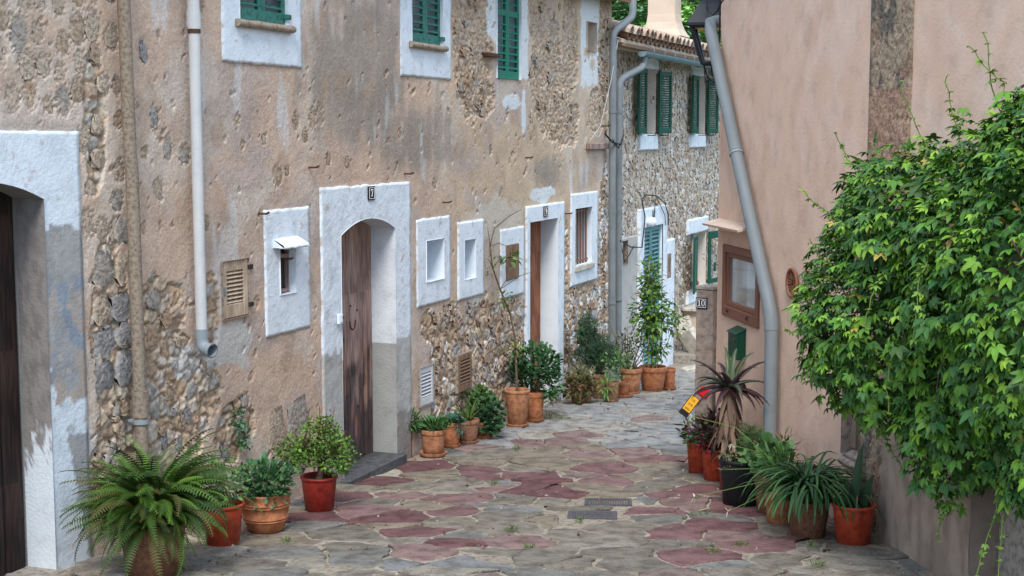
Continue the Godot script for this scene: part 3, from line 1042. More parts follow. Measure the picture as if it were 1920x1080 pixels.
func house_arched_door() -> void:
	var base := FL * Vector3(6.9, 0.25, 0)
	var h := thing("house", "plastered rubble house with a dark arched plank door in a stained white surround", "house", base, "row houses along the plastered facade")
	part("wall", facade_mesh(5.4, 8.06), M.plaster, h, FL)
	roof_over(h, FL, 5.4, 8.06, 5.5)
	var white := Color(1, 1, 1)
	var grey := Color(0.50, 0.46, 0.42)
	var paint := func(s: float, y: float) -> Color:
		var q := n_mid.get_noise_2d(s * 1.2, y * 1.2) + 0.5 * n_fine.get_noise_2d(s, y)
		# bare cement in a band where the limewash has gone, its edges ragged
		var low := 1.42 - 0.75 * (s - 7.2) / 0.37 + 0.16 * q - 0.5 * sstep(7.3, 7.55, s) + 0.1
		var band := sstep(0.012, -0.012, y - (2.42 + 0.07 * q)) * sstep(-0.012, 0.012, y - low)
		var cem := lerpc(grey, Color(0.43, 0.40, 0.39), sstep(0.0, 0.3, q))
		cem = lerpc(cem, Color(0.56, 0.44, 0.36), sstep(0.0, 0.05, n_mid.get_noise_2d(s * 0.9 + 4.0, y) - 0.02) * sstep(0.0, 0.03, 1.95 + 0.2 * q - y) * sstep(0.0, 0.03, y - 1.3 - 0.15 * q))
		cem = lerpc(cem, Color(0.36, 0.38, 0.43), sstep(0.12, 0.2, n_mid.get_noise_2d(s * 1.6 + 14.0, y * 1.2)) * sstep(0.0, 0.03, 2.1 - y) * sstep(0.0, 0.03, y - 1.6))
		cem = lerpc(cem, white * 0.95, sstep(-0.02, 0.02, 0.11 - absf(y - 1.24) + 0.1 * q) * sstep(7.30, 7.34, s))
		var c := lerpc(white, cem, band)
		return c * (1.0 + 0.05 * n_fine.get_noise_2d(s * 2.0, y * 2.0))
	part("door_surround", surround_mesh(5.74, 7.57, 0.1, 3.02, 6.1, 7.2, 0.1, 2.60, 0.12, 0.012, 0.8, paint), M.whitewash, h, FL)
	var b := MB.new()
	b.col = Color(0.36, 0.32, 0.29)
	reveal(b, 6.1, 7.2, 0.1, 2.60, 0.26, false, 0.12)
	# the jamb towards the door: cement above, limewash below with a ragged edge
	var jb := MB.new()
	var jf := func(i: int, j: int) -> Array:
		var o := lerpf(0.019, -0.2, i / 16.0)
		var y := lerpf(0.1, 2.6, j / 90.0)
		var q := n_mid.get_noise_2d(o * 5.0 + 3.0, y * 2.0) + 0.5 * n_fine.get_noise_2d(o * 2.0, y)
		var c := lerpc(Color(0.33, 0.28, 0.25), Color(0.26, 0.215, 0.19), sstep(-0.2, 0.3, q))
		c = lerpc(c, Color(0.86, 0.86, 0.86), sstep(-0.04, 0.04, 1.12 + 0.8 * o + 0.22 * q - y))
		return [Vector3(7.198, y, o), c]
	sheet(jb, 17, 91, jf, Vector3.LEFT)
	part("door_reveal", b.mesh(), M.whitewash, h, FL)
	part("door_jamb", jb.mesh(), M.whitewash, h, FL)
	plank_door(h, FL, 6.1, 7.2, 0.27, 2.60, 0.12, -0.2, 6, M.door_black, false)
	var sb := MB.new()
	bx(sb, Vector3(6.05, 0.0, -0.25), Vector3(7.24, 0.275, 0.05), 0.012)
	part("doorstep", sb.mesh(), M.concrete, h, FL)
	# stones let into the plaster over the door
	rng.seed = 5
	for q in inlaid[0]:
		wall_stone(h, FL, q[0], q[1], q[2], q[3], q[4], 0.010, -0.0095, q[5])
	# squared blocks by the pipe
	var y := 1.30
	var row := 0
	while y < 2.32:
		var rh := rng.randf_range(0.085, 0.125)
		var x := 7.64 + rng.randf_range(0.0, 0.03)
		while x < 8.05:
			var rw := rng.randf_range(0.085, 0.12)
			wall_stone(h, FL, x + rw, y + rh + rng.randf_range(-0.02, 0.02), rw * 1.12, rh * 1.06, rng.randf_range(-0.15, 0.15), 0.033, -0.029 + rng.randf_range(-0.006, 0.006), [3, 0, 3, 0, 2][rng.randi() % 5], 6 + rng.randi() % 4)
			x += rw * 2.0 + 0.018
		y += rh * 2.0 + 0.015
		row += 1
	for k in 22:
		var r := rng.randf_range(0.03, 0.07)
		wall_stone(h, FL, rng.randf_range(7.66, 8.03), rng.randf_range(0.35, 1.28), r, r * rng.randf_range(0.8, 1.3), rng.randf_range(-1.0, 1.0), 0.03, -0.02, [4, 1, 6, 0, 2][rng.randi() % 5])


func shutter_pair(house: Node3D, s0: float, s1: float, h0: float, h1: float, n: int, material: Material, mid: float) -> void:
	var w := (s1 - s0) * 0.5 - 0.004
	louvres(house, "shutter", FL * at(Vector3(s0 + 0.002, h0, -0.045)), w, h1 - h0, n, material, 0.05, mid)
	louvres(house, "shutter", FL * at(Vector3(s0 + w + 0.006, h0, -0.045)), w, h1 - h0, n, material, 0.05, mid)


func house_seven() -> void:
	var base := FL * Vector3(10.8, 0.0, 0)
	var h := thing("house", "long plastered house with a weathered arched plank door numbered 7", "house", base, "row houses along the plastered facade")
	part("wall", facade_mesh(8.06, 13.56), M.plaster, h, FL)
	roof_over(h, FL, 8.06, 13.56, 5.5)
	var white := Color(1, 1, 1)
	# upper windows
	for w in [[9.26, 10.455, 9.5, 10.22, 3.52, 3.85], [12.32, 13.51, 12.56, 13.28, 3.53, 3.86]]:
		part("window_surround", surround_mesh(w[0], w[1], w[4], 5.3, w[2], w[3], w[5], 5.1, 0.0, 0.009, 0.9, plain(white)), M.whitewash, h, FL)
		var b := MB.new()
		reveal(b, w[2], w[3], w[5], 5.1, 0.25)
		part("window_reveal", b.mesh(), M.whitewash, h, FL)
		shutter_pair(h, w[2], w[3], w[5] + 0.012, 5.09, 15, M.shutter_teal, 0.62)
		var sb := MB.new()
		var pts := []
		for k in 9:
			pts.append(Vector3(lerpf(w[2] - 0.06, w[3] + 0.06, k / 8.0), w[5] - 0.025 + 0.006 * n_mid.get_noise_1d(k * 2.0 + w[2]), 0.03))
		tube(sb, pts, 0.030, 8)
		part("window_sill", sb.mesh(), M.sill_stone, h, FL)
		var hb := MB.new()
		bx(hb, Vector3(w[3] - 0.03, w[5] + 0.05, -0.01), Vector3(w[3] + 0.035, w[5] + 0.09, 0.03), 0.004)
		part("hinge", hb.mesh(), M.shutter_teal, h, FL)
	# louvred vent set flush
	var vb := MB.new()
	reveal(vb, 9.19, 9.56, 1.61, 2.05, 0.3)
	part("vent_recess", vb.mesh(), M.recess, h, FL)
	louvres(h, "vent_shutter", FL * at(Vector3(9.196, 1.616, -0.028)), 0.358, 0.43, 8, M.pale_wood, 0.06)
	for y in [1.69, 1.98]:
		var hb := MB.new()
		bx(hb, Vector3(9.555, y - 0.018, -0.01), Vector3(9.61, y + 0.018, 0.025), 0.003)
		part("hinge", hb.mesh(), M.iron, h, FL)
	var lb := MB.new()
	bx(lb, Vector3(9.205, 1.79, 0.006), Vector3(9.225, 1.86, 0.02), 0.004)
	part("latch", lb.mesh(), M.zinc, h, FL)
	# small window under a hood
	part("window_surround", surround_mesh(9.805, 10.535, 1.39, 2.405, 10.03, 10.28, 1.71, 2.08, 0.0, 0.010, 1.0, plain(white)), M.whitewash, h, FL)
	var wb := MB.new()
	reveal(wb, 10.03, 10.28, 1.71, 2.08, 0.14, false)
	part("window_reveal", wb.mesh(), M.whitewash, h, FL)
	var wf := MB.new()
	bx(wf, Vector3(10.03, 1.715, -0.075), Vector3(10.052, 2.08, -0.045))
	bx(wf, Vector3(10.258, 1.715, -0.075), Vector3(10.28, 2.08, -0.045))
	bx(wf, Vector3(10.052, 1.715, -0.073), Vector3(10.258, 1.745, -0.047))
	bx(wf, Vector3(10.052, 1.99, -0.073), Vector3(10.258, 2.03, -0.04))
	var fr := part("window_frame", wf.mesh(), M.door_wood, h, FL)
	var ws := MB.new()
	bx(ws, Vector3(10.04, 1.73, -0.10), Vector3(10.27, 2.08, -0.085), 0.001)
	part("insect_screen", ws.mesh(), M.screen_mesh, fr, FL)
	var hd := MB.new()
	var hf := func(i: int, j: int) -> Array:
		var s := lerpf(9.93, 10.33, i / 12.0)
		var a := j / 6.0
		var up := [Vector2(0.0, 0.10), Vector2(0.05, 0.075), Vector2(0.115, 0.04), Vector2(0.12, 0.022), Vector2(0.115, 0.012), Vector2(0.05, 0.018), Vector2(0.0, 0.025)][j] as Vector2
		return [Vector3(s + 0.01 * n_mid.get_noise_2d(a * 3.0, s), 2.075 + up.y + 0.006 * n_mid.get_noise_2d(s * 4.0, a), up.x + 0.008 * n_mid.get_noise_1d(s * 6.0)), white]
	sheet(hd, 13, 7, hf, Vector3.BACK)
	for s in [9.93, 10.33]:
		hd.quad(Vector3(s, 2.175, 0.0), Vector3(s, 2.14, 0.05), Vector3(s, 2.095, 0.115), Vector3(s, 2.1, 0.0), Vector3(-1 if s < 10.0 else 1, 0, 0))
	part("window_hood", hd.mesh(), M.whitewash, h, FL)
	# door 7
	var bare := Color(0.60, 0.55, 0.49)
	var paint := func(s: float, y: float) -> Color:
		var q := n_mid.get_noise_2d(s * 1.5, y * 1.5) + 0.5 * n_fine.get_noise_2d(s, y)
		var edge := (1.14 if s < 11.6 else 1.06) + 0.06 * q
		var c := lerpc(bare * (1.0 + 0.2 * q), Color(0.37, 0.31, 0.27), sstep(0.38, 0.30, y + 0.1 * q))
		return lerpc(c, white, sstep(-0.012, 0.012, y - edge))
	part("door_surround", surround_mesh(10.72, 12.5, -0.3, 2.547, 11.07, 12.15, -0.3, 2.12, 0.12, 0.014, 1.5, paint), M.whitewash, h, FL)
	var db := MB.new()
	db.col = Color(0.95, 0.92, 0.9)
	reveal(db, 11.07, 12.15, 1.03, 2.12, 0.3, false, 0.12, false)
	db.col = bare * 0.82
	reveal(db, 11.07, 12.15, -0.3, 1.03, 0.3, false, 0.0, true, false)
	part("door_reveal", db.mesh(), M.whitewash, h, FL)
	var door := plank_door(h, FL, 11.07, 12.15, -0.02, 2.12, 0.12, -0.222, 6, M.door_wood, true, true)
	# the handle: a drop ring, and a lock rose
	var rb := MB.new()
	var ring := []
	for k in 13:
		var a := PI + PI * k / 12.0
		ring.append(Vector3(11.66 + 0.055 * cos(a), 1.30 + 0.085 * sin(a), -0.185))
	tube(rb, ring, 0.008, 6)
	part("handle", rb.mesh(), M.rust, door, FL)
	var kb := MB.new()
	lathe(kb, [Vector2(0.04, 0), Vector2(0.036, 0.008), Vector2(0.016, 0.009), Vector2(0.012, 0.004), Vector2(0.0005, 0.004)], 14)
	part("lock_rose", kb.mesh(), M.rust, door, FL * rot(Vector3(11.5, 1.14, -0.22), Vector3.RIGHT, 90))
	# glazed devotional tile: arched, with a plain blue figure
	var tp := PackedVector2Array()
	for k in 17:
		var a := PI * k / 16.0
		tp.append(Vector2(0.038 * cos(a), 0.05 + 0.05 * sin(a)))
	for k in 17:
		var a := PI + PI * k / 16.0
		tp.append(Vector2(0.038 * cos(a), -0.05 + 0.05 * sin(a)))
	var tb := MB.new()
	prism(tb, tp, 0.0, 0.012)
	var tile := part("glazed_tile", tb.mesh(), M.tile_picture, door, FL * at(Vector3(11.42, 1.93, -0.221)))
	var gb := MB.new()
	prism(gb, PackedVector2Array([Vector2(-0.03, -0.055), Vector2(0.03, -0.055), Vector2(0.022, -0.085), Vector2(0, -0.097), Vector2(-0.022, -0.085)]), 0.0, 0.003)
	prism(gb, PackedVector2Array([Vector2(-0.016, -0.03), Vector2(0.016, -0.03), Vector2(0.012, 0.03), Vector2(0, 0.06), Vector2(-0.012, 0.03)]), 0.0, 0.002)
	part("glaze", gb.mesh(), M.blue_glaze, door, FL * at(Vector3(11.42, 1.93, -0.2085)))
	tile.set_meta("label", "small oval glazed tile with blue foot on door")
	number_plate(h, FL * at(Vector3(11.655, 2.465, 0.016)), "7", 0.13, 0.125)
	var sb := MB.new()
	bx(sb, Vector3(11.0, -0.35, -0.3), Vector3(12.2, -0.022, 0.10), 0.01)
	part("doorstep", sb.mesh(), M.slate_step, h, FL)
	var bell := MB.new()
	bx(bell, Vector3(10.96, 1.36, 0.02), Vector3(11.03, 1.45, 0.05), 0.006)
	bx(bell, Vector3(10.98, 1.375, 0.049), Vector3(11.01, 1.435, 0.056), 0.003)
	part("bell_push", bell.mesh(), M.white_smooth, h, FL)
	# blind niches
	for q in [[12.645, 13.465, 1.305, 2.175, 12.86, 13.29, 1.54, 1.95]]:
		part("niche_surround", surround_mesh(q[0], q[1], q[2], q[3], q[4], q[5], q[6], q[7], 0.0, 0.010, 1.0, plain(white)), M.whitewash, h, FL)
		var nb := MB.new()
		reveal(nb, q[4], q[5], q[6], q[7], 0.24)
		part("niche", nb.mesh(), M.white_smooth, h, FL)
	# low white vent
	var lv := MB.new()
	reveal(lv, 12.68, 13.02, 0.32, 0.71, 0.3)
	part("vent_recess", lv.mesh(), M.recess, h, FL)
	louvres(h, "vent_shutter", FL * at(Vector3(12.685, 0.325, -0.024)), 0.33, 0.38, 7, M.white_wood, 0.045)
	for q in [[9.74, 2.38], [10.55, 2.72], [13.3, 2.31], [12.4, 2.62], [10.1, 2.0]]:
		hook(h, q[0], q[1])
	# stones showing through the plaster
	rng.seed = 9
	for q in inlaid[1]:
		wall_stone(h, FL, q[0], q[1], q[2], q[3], q[4], 0.010, -0.0095, q[5])
	# the big slate faces at the wall's foot
	for q in [[9.95, 0.62, 0.16, 0.2, 8], [10.3, 0.68, 0.2, 0.18, 9], [9.85, 0.25, 0.17, 0.16, 7], [10.25, 0.3, 0.2, 0.17, 6]]:
		wall_stone(h, FL, q[0], q[1], q[2], q[3], rng.randf_range(-0.15, 0.15), 0.03, -0.02, 2 if q[0] < 10.2 else 0, q[4])
	for k in 26:
		var r := rng.randf_range(0.025, 0.055)
		wall_stone(h, FL, rng.randf_range(8.12, 9.5), rng.randf_range(0.2, 1.6), r, r * rng.randf_range(0.7, 1.2), rng.randf_range(-1.2, 1.2), 0.016, -0.020, [4, 1, 6, 4, 2, 1][rng.randi() % 6])
	for k in 30:
		var r := rng.randf_range(0.03, 0.06)
		wall_stone(h, FL, rng.randf_range(13.08, 13.55), rng.randf_range(0.3, 1.25), r, r * rng.randf_range(0.7, 1.2), rng.randf_range(-1.2, 1.2), 0.025, -0.015, [4, 1, 6, 5, 2, 1][rng.randi() % 6])


func house_nine() -> void:
	var base := FL * Vector3(16.3, -0.25, 0)
	var h := thing("house", "patched rubble house with a brown plank door numbered 9 and bright green shutters", "house", base, "row houses along the plastered facade")
	part("wall", facade_mesh(13.56, 19.05), M.plaster, h, FL)
	roof_over(h, FL, 13.56, 19.15, 5.5)
	var white := Color(1, 1, 1)
	part("niche_surround", surround_mesh(13.655, 14.36, 1.265, 2.09, 13.82, 14.13, 1.47, 1.89, 0.0, 0.016, 0.4, plain(white)), M.whitewash, h, FL)
	var nb := MB.new()
	reveal(nb, 13.82, 14.13, 1.47, 1.89, 0.24)
	part("niche", nb.mesh(), M.white_smooth, h, FL)
	# low brown vent
	var lv := MB.new()
	reveal(lv, 13.63, 13.99, 0.3, 0.7, 0.3)
	part("vent_recess", lv.mesh(), M.recess, h, FL)
	louvres(h, "vent_shutter", FL * at(Vector3(13.635, 0.305, -0.01)), 0.35, 0.39, 7, M.brown_wood, 0.045)
	# vent in a white panel
	part("vent_surround", surround_mesh(14.865, 15.61, 1.145, 1.94, 15.01, 15.4, 1.35, 1.75, 0.0, 0.014, 0.4, plain(white)), M.whitewash, h, FL)
	var vb := MB.new()
	reveal(vb, 15.01, 15.4, 1.35, 1.75, 0.3)
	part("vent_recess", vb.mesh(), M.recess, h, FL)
	louvres(h, "vent_shutter", FL * at(Vector3(15.015, 1.355, -0.005)), 0.38, 0.39, 7, M.brown_wood, 0.075)
	# door 9
	part("door_surround", surround_mesh(15.68, 17.04, -0.5, 2.16, 15.79, 16.79, -0.5, 1.965, 0.0, 0.018, 0.3, plain(white)), M.whitewash, h, FL)
	var db := MB.new()
	reveal(db, 15.79, 16.79, -0.5, 1.965, 0.28, false)
	part("door_reveal", db.mesh(), M.white_smooth, h, FL)
	plank_door(h, FL, 15.79, 16.79, -0.26, 1.965, 0.0, -0.2, 5, M.door_red, false)
	number_plate(h, FL * at(Vector3(16.32, 2.065, 0.02)), "9", 0.15, 0.13)
	var sb := MB.new()
	bx(sb, Vector3(15.75, -0.6, -0.28), Vector3(16.83, -0.27, 0.06), 0.01)
	part("doorstep", sb.mesh(), M.concrete, h, FL)
	# barred window
	part("window_surround", surround_mesh(17.31, 18.43, 1.045, 2.24, 17.48, 18.17, 1.23, 2.04, 0.0, 0.014, 0.3, plain(white)), M.whitewash, h, FL)
	var wb := MB.new()
	reveal(wb, 17.482, 18.168, 1.302, 2.038, 0.2, false)
	part("window_reveal", wb.mesh(), M.white_smooth, h, FL)
	var gb := MB.new()
	bx(gb, Vector3(17.48, 1.3, -0.14), Vector3(18.17, 2.04, -0.135), 0.001)
	part("pane", gb.mesh(), M.glass, h, FL)
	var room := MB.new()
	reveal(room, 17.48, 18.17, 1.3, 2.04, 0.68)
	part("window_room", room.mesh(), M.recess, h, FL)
	for k in 6:
		var bb := MB.new()
		bx(bb, Vector3(17.53 + k * 0.115, 1.3, -0.06), Vector3(17.548 + k * 0.115, 2.04, -0.042), 0.002)
		part("window_bar", bb.mesh(), M.frame_brown, h, FL)
	var tr := MB.new()
	bx(tr, Vector3(17.48, 1.335, -0.062), Vector3(18.17, 1.36, -0.04), 0.002)
	bx(tr, Vector3(17.48, 1.985, -0.062), Vector3(18.17, 2.01, -0.04), 0.002)
	part("bar_rail", tr.mesh(), M.frame_brown, h, FL)
	var sl := MB.new()
	bx(sl, Vector3(17.46, 1.225, -0.28), Vector3(18.21, 1.3, 0.045), 0.008)
	part("window_sill", sl.mesh(), M.marble, h, FL)
	# green shutters
	var rb := MB.new()
	reveal(rb, 14.76, 15.5, 3.6, 5.1, 0.25)
	part("window_reveal", rb.mesh(), M.white_smooth, h, FL)
	shutter_pair(h, 14.765, 15.495, 3.605, 5.09, 17, M.shutter_green, 0.72)
	# small blind opening
	var ob := MB.new()
	ob.col = Color(0.62, 0.53, 0.44)
	reveal(ob, 17.94, 18.33, 4.06, 4.44, 0.22)
	part("niche", ob.mesh(), M.plaster, h, FL)
	# timber stub and iron in the wall
	var tb := MB.new()
	bx(tb, Vector3(17.95, 2.79, -0.05), Vector3(18.78, 2.87, 0.055), 0.006)
	part("timber_stub", tb.mesh(), M.door_wood, h, FL)
	var ib := MB.new()
	bx(ib, Vector3(14.42, 3.82, -0.03), Vector3(14.75, 3.86, 0.05), 0.004)
	part("iron_bar", ib.mesh(), M.rust, h, FL)
	for q in [[18.7, 3.1], [15.68, 2.72], [17.1, 2.0]]:
		hook(h, q[0], q[1])
	rng.seed = 21
	var made := 0
	while made < 210:
		var zone: Array = [[13.6, 15.6, -0.1, 1.15, 4], [17.06, 19.0, -0.4, 1.0, 4], [18.45, 19.0, 1.0, 2.5, 1], [13.65, 14.5, 3.2, 4.5, 2], [15.8, 17.6, 3.0, 4.6, 3], [18.52, 19.0, 3.0, 4.7, 1]][[0, 0, 0, 0, 1, 1, 1, 1, 2, 3, 4, 5][rng.randi() % 12]]
		var s := rng.randf_range(zone[0], zone[1])
		var y := rng.randf_range(zone[2], zone[3])
		var clear := true
		for e in HOLES:
			if s > e[0] - 0.1 and s < e[1] + 0.1 and y > e[2] - 0.1 and y < e[3] + 0.1:
				clear = false
		if not clear or (s > 15.6 and s < 17.1 and y < 2.2):
			continue
		var r := rng.randf_range(0.03, 0.075)
		var tone: int = [4, 1, 6, 2, 0, 5][rng.randi() % 6]
		if s > 17.0 and y < 2.5 and rng.randf() < 0.45:
			tone = 7
		wall_stone(h, FL, s, y, r, r * rng.randf_range(0.7, 1.25), rng.randf_range(-1.2, 1.2), 0.022, -0.014, tone, rng.randi() % 10)
		made += 1


# ------------------------------------------------------------------ the stone house further down
func house_stone() -> void:
	var base := FH * Vector3(22.5, -0.8, 0)
	var h := thing("house", "rubble stone house with dark green shutters, tiled eaves and a blue-green louvred door", "house", base)
	var holes := [[21.08, 21.64, 3.0, 3.96], [24.34, 24.9, 3.0, 3.97], [21.02, 22.1, -0.9, 1.58], [22.29, 22.62, 0.66, 1.08], [24.24, 25.12, 0.33, 1.27], [19.95, 20.2, 1.1, 1.45]]
	var xs := lines(19.02, 33.0, [[34.0, 0.12]])
	var ys := lines(-1.4, 4.2, [[5.0, 0.12]])
	var kx := {}
	var ky := {}
	for e in holes:
		xs = snap(xs, e[0], kx)
		xs = snap(xs, e[1], kx)
		ys = snap(ys, e[2], ky)
		ys = snap(ys, e[3], ky)
	var b := MB.new()
	for i in xs.size():
		for j in ys.size():
			b.col = Color(0.68, 0.60, 0.50) * (1.0 + 0.2 * n_mid.get_noise_2d(xs[i], ys[j]))
			b.vert(Vector3(xs[i], ys[j], -0.02), Vector3.BACK)
	for i in xs.size() - 1:
		for j in ys.size() - 1:
			var cx := (xs[i] + xs[i + 1]) * 0.5
			var cy := (ys[j] + ys[j + 1]) * 0.5
			var skip := false
			for e in holes:
				if cx > e[0] and cx < e[1] and cy > e[2] and cy < e[3]:
					skip = true
			if not skip:
				var k := i * ys.size() + j
				b.face(k, k + ys.size(), k + ys.size() + 1, Vector3.BACK)
				b.face(k, k + ys.size() + 1, k + 1, Vector3.BACK)
	b.col = Color(0.46, 0.40, 0.33)
	b.quad(Vector3(19.02, -1.4, -0.02), Vector3(19.02, -1.4, -0.7), Vector3(19.02, 4.2, -0.7), Vector3(19.02, 4.2, -0.02), Vector3.LEFT)
	b.quad(Vector3(33.0, -1.4, -0.02), Vector3(33.0, -1.4, -0.7), Vector3(33.0, 4.2, -0.7), Vector3(33.0, 4.2, -0.02), Vector3.RIGHT)
	b.quad(Vector3(19.02, 4.2, -0.02), Vector3(33.0, 4.2, -0.02), Vector3(33.0, 4.2, -0.7), Vector3(19.02, 4.2, -0.7), Vector3.UP)
	b.quad(Vector3(19.02, -1.4, -0.7), Vector3(33.0, -1.4, -0.7), Vector3(33.0, 4.2, -0.7), Vector3(19.02, 4.2, -0.7), Vector3.FORWARD)
	var wall := part("wall", b.mesh(), M.mortar, h, FH)
	# panels where no stones go
	var white_rects := [[20.78, 22.36, -0.85, 1.87], [22.36, 22.88, -0.85, 1.3], [20.92, 21.8, 3.96, 4.2], [20.78, 21.8, 2.74, 3.0], [23.93, 25.06, 3.97, 4.2], [23.9, 25.0, 2.75, 3.0], [23.82, 25.28, 1.27, 1.54], [23.85, 25.3, 0.08, 0.33], [19.3, 20.72, -0.9, 1.15]]
	rng.seed = 33
	var tones := [Color(0.66, 0.61, 0.55), Color(0.58, 0.50, 0.41), Color(0.62, 0.56, 0.49), Color(0.50, 0.39, 0.31), Color(0.70, 0.68, 0.65), Color(0.45, 0.40, 0.36), Color(0.55, 0.49, 0.43)]
	var small := []
	var y := -0.95
	var row := 0
	while y < 4.15:
		var dy := rng.randf_range(0.085, 0.125)
		var x := 19.08 + rng.randf_range(0.0, 0.1)
		while x < 29.0:
			var dx := rng.randf_range(0.08, 0.19)
			var px := x + dx * 0.5
			var py := y + rng.randf_range(-0.055, 0.055)
			var ok := true
			for e in holes + white_rects:
				if px > e[0] - 0.05 and px < e[1] + 0.05 and py > e[2] - 0.04 and py < e[3] + 0.04:
					ok = false
			if ok:
				var tr := FH * Transform3D(Basis(Vector3.BACK, rng.randf_range(-0.9, 0.9)) * Basis.from_scale(Vector3(dx * rng.randf_range(0.42, 0.6), dy * rng.randf_range(0.4, 0.72), rng.randf_range(0.012, 0.03))), Vector3(px, py, -0.022))
				small.append([dx * dy * (0.0 if px > 25.6 else 1.0), tr, rng.randi() % 7, rng.randi() % 10])
			x += dx
		y += dy
		row += 1
	small.sort_custom(func(p, q): return p[0] > q[0])
	var tone_mats := []
	for k in 7:
		tone_mats.append(mat("rubble_%d" % k, tones[k], 0.93, T.speck, 2.4, T.h_mid, 1.2))
	var rest := {}
	for k in small.size():
		var q: Array = small[k]
		if k < 300:
			part("stone", rocks[q[3]], tone_mats[q[2]], wall, q[1])
		else:
			if not rest.has(q[3]):
				rest[q[3]] = [[], []]
			rest[q[3]][0].append(q[1])
			rest[q[3]][1].append(tones[q[2]])
	for k in rest:
		many("rubble", rocks[k], M.rubble_stone, wall, rest[k][0], rest[k][1])
	# plaster panels
	var white := Color(1, 1, 1)
	for q in [[20.92, 21.8, 3.965, 4.22, 0], [20.78, 21.8, 2.74, 2.995, 0], [23.93, 25.06, 3.975, 4.22, 0], [23.9, 25.0, 2.75, 2.995, 0], [23.82, 25.28, 1.275, 1.54, 0], [23.85, 25.3, 0.08, 0.325, 0]]:
		part("window_panel", surround_mesh(q[0], q[1], q[2], q[3], 0, -1, 0, 0, 0.0, 0.022, 0.3, plain(white)), M.whitewash, h, FH)
	part("door_surround", surround_mesh(20.78, 22.36, -1.0, 1.87, 21.02, 22.1, -1.0, 1.58, 0.0, 0.035, 0.4, plain(white)), M.whitewash, h, FH)
	part("window_surround", surround_mesh(22.37, 22.88, -1.0, 1.3, 22.40, 22.64, 0.68, 1.07, 0.0, 0.03, 0.4, plain(white)), M.whitewash, h, FH)
	part("plaster_patch", surround_mesh(19.3, 20.72, -1.0, 1.5, 19.95, 20.2, 1.1, 1.45, 0.0, 0.012, 1.0, plain(Color(0.62, 0.55, 0.48))), M.whitewash, h, FH)
	for e in holes:
		var rb := MB.new()
		reveal(rb, e[0], e[1], e[2], e[3], 0.3)
		part("opening", rb.mesh(), M.recess if e[0] < 20.5 or (e[0] > 22.2 and e[0] < 22.5) else (M.beige_render if e[2] > 0.0 else M.white_smooth), h, FH)
	# open shutters on the two upper windows and the lower one
	for q in [[21.08, 21.64, 3.0, 3.95], [24.34, 24.9, 3.0, 3.96]]:
		var lw := 0.50
		var fl := FH * (Transform3D(Basis(Vector3.UP, deg_to_rad(3)), Vector3(q[0] - 0.15, q[2], 0.05)) * at(Vector3(-lw, 0, 0)))
		louvres(h, "shutter", fl, lw, q[3] - q[2], 22, M.shutter_dark, 0.05)
		var fr := FH * (Transform3D(Basis(Vector3.UP, deg_to_rad(-7)), Vector3(q[1] + 0.012, q[2], 0.05)))
		louvres(h, "shutter", fr, lw, q[3] - q[2], 22, M.shutter_dark, 0.05)
		for s in [q[0] + 0.1, q[1] + 0.3]:
			var cb := MB.new()
			tube(cb, [Vector3(s, q[2] - 0.03, 0.0), Vector3(s, q[2] - 0.03, 0.14), Vector3(s + 0.02, q[2] + 0.03, 0.15)], 0.010, 6)
			part("shutter_catch", cb.mesh(), M.iron, h, FH)
	var l1 := FH * (Transform3D(Basis(Vector3.UP, deg_to_rad(10)), Vector3(24.23, 0.31, 0.05)) * at(Vector3(-0.68, 0, 0)))
	louvres(h, "shutter", l1, 0.68, 0.96, 22, M.shutter_dark, 0.055)
	# the other leaf: its slats folded away, an open frame
	var ob := MB.new()
	bx(ob, Vector3(0, 0, 0), Vector3(0.09, 0.93, 0.036))
	bx(ob, Vector3(0.55, 0, 0), Vector3(0.64, 0.93, 0.036))
	bx(ob, Vector3(0.09, 0, 0.002), Vector3(0.55, 0.08, 0.034))
	bx(ob, Vector3(0.09, 0.8, 0.002), Vector3(0.55, 0.93, 0.034))
	bx(ob, Vector3(0.28, 0.2, 0.004), Vector3(0.34, 0.36, 0.03))
	part("shutter_frame", ob.mesh(), M.shutter_dark, h, FH * Transform3D(Basis(Vector3.UP, deg_to_rad(-8)), Vector3(25.13, 0.33, 0.05)))
	# the door: a pair of louvred leaves
	louvres(h, "door_leaf", FH * at(Vector3(21.03, -0.78, -0.05)), 0.525, 2.35, 34, M.shutter_blue, 0.06, 1.0)
	louvres(h, "door_leaf", FH * at(Vector3(21.562, -0.78, -0.05)), 0.525, 2.35, 34, M.shutter_blue, 0.06, 1.0)
	number_plate(h, FH * at(Vector3(21.52, 1.73, 0.036)), "5", 0.13, 0.17)
	louvres(h, "vent_shutter", FH * at(Vector3(22.41, 0.69, 0.0)), 0.22, 0.37, 8, M.grey_wood, 0.045)
	var lb := MB.new()
	lathe(lb, [Vector2(0.05, 0.0), Vector2(0.08, 0.06), Vector2(0.07, 0.11), Vector2(0.03, 0.14), Vector2(0.0005, 0.15)], 12, rot(Vector3(21.18, 1.66, 0.03), Vector3.RIGHT, 90))
	part("porch_light", lb.mesh(), M.white_smooth, h, FH)
	# eaves: two courses of mortar, a row of cover tiles, sloping roof
	var eb := MB.new()
	bx(eb, Vector3(19.06, 4.17, -0.015), Vector3(33.0, 4.228, 0.14), 0.008)
	bx(eb, Vector3(19.07, 4.23, -0.4), Vector3(33.0, 4.285, 0.24), 0.008)
	part("eaves", eb.mesh(), M.chimney, h, FH)
	var rb2 := MB.new()
	rb2.col = Color(0.36, 0.24, 0.17)
	cbox(rb2, Transform3D(Basis(Vector3.RIGHT, deg_to_rad(15)), Vector3(26.05, 4.77, -1.85)), Vector3(13.9, 0.06, 4.4), 0.01)
	var roof := part("roof", rb2.mesh(), M.tile, h, FH)
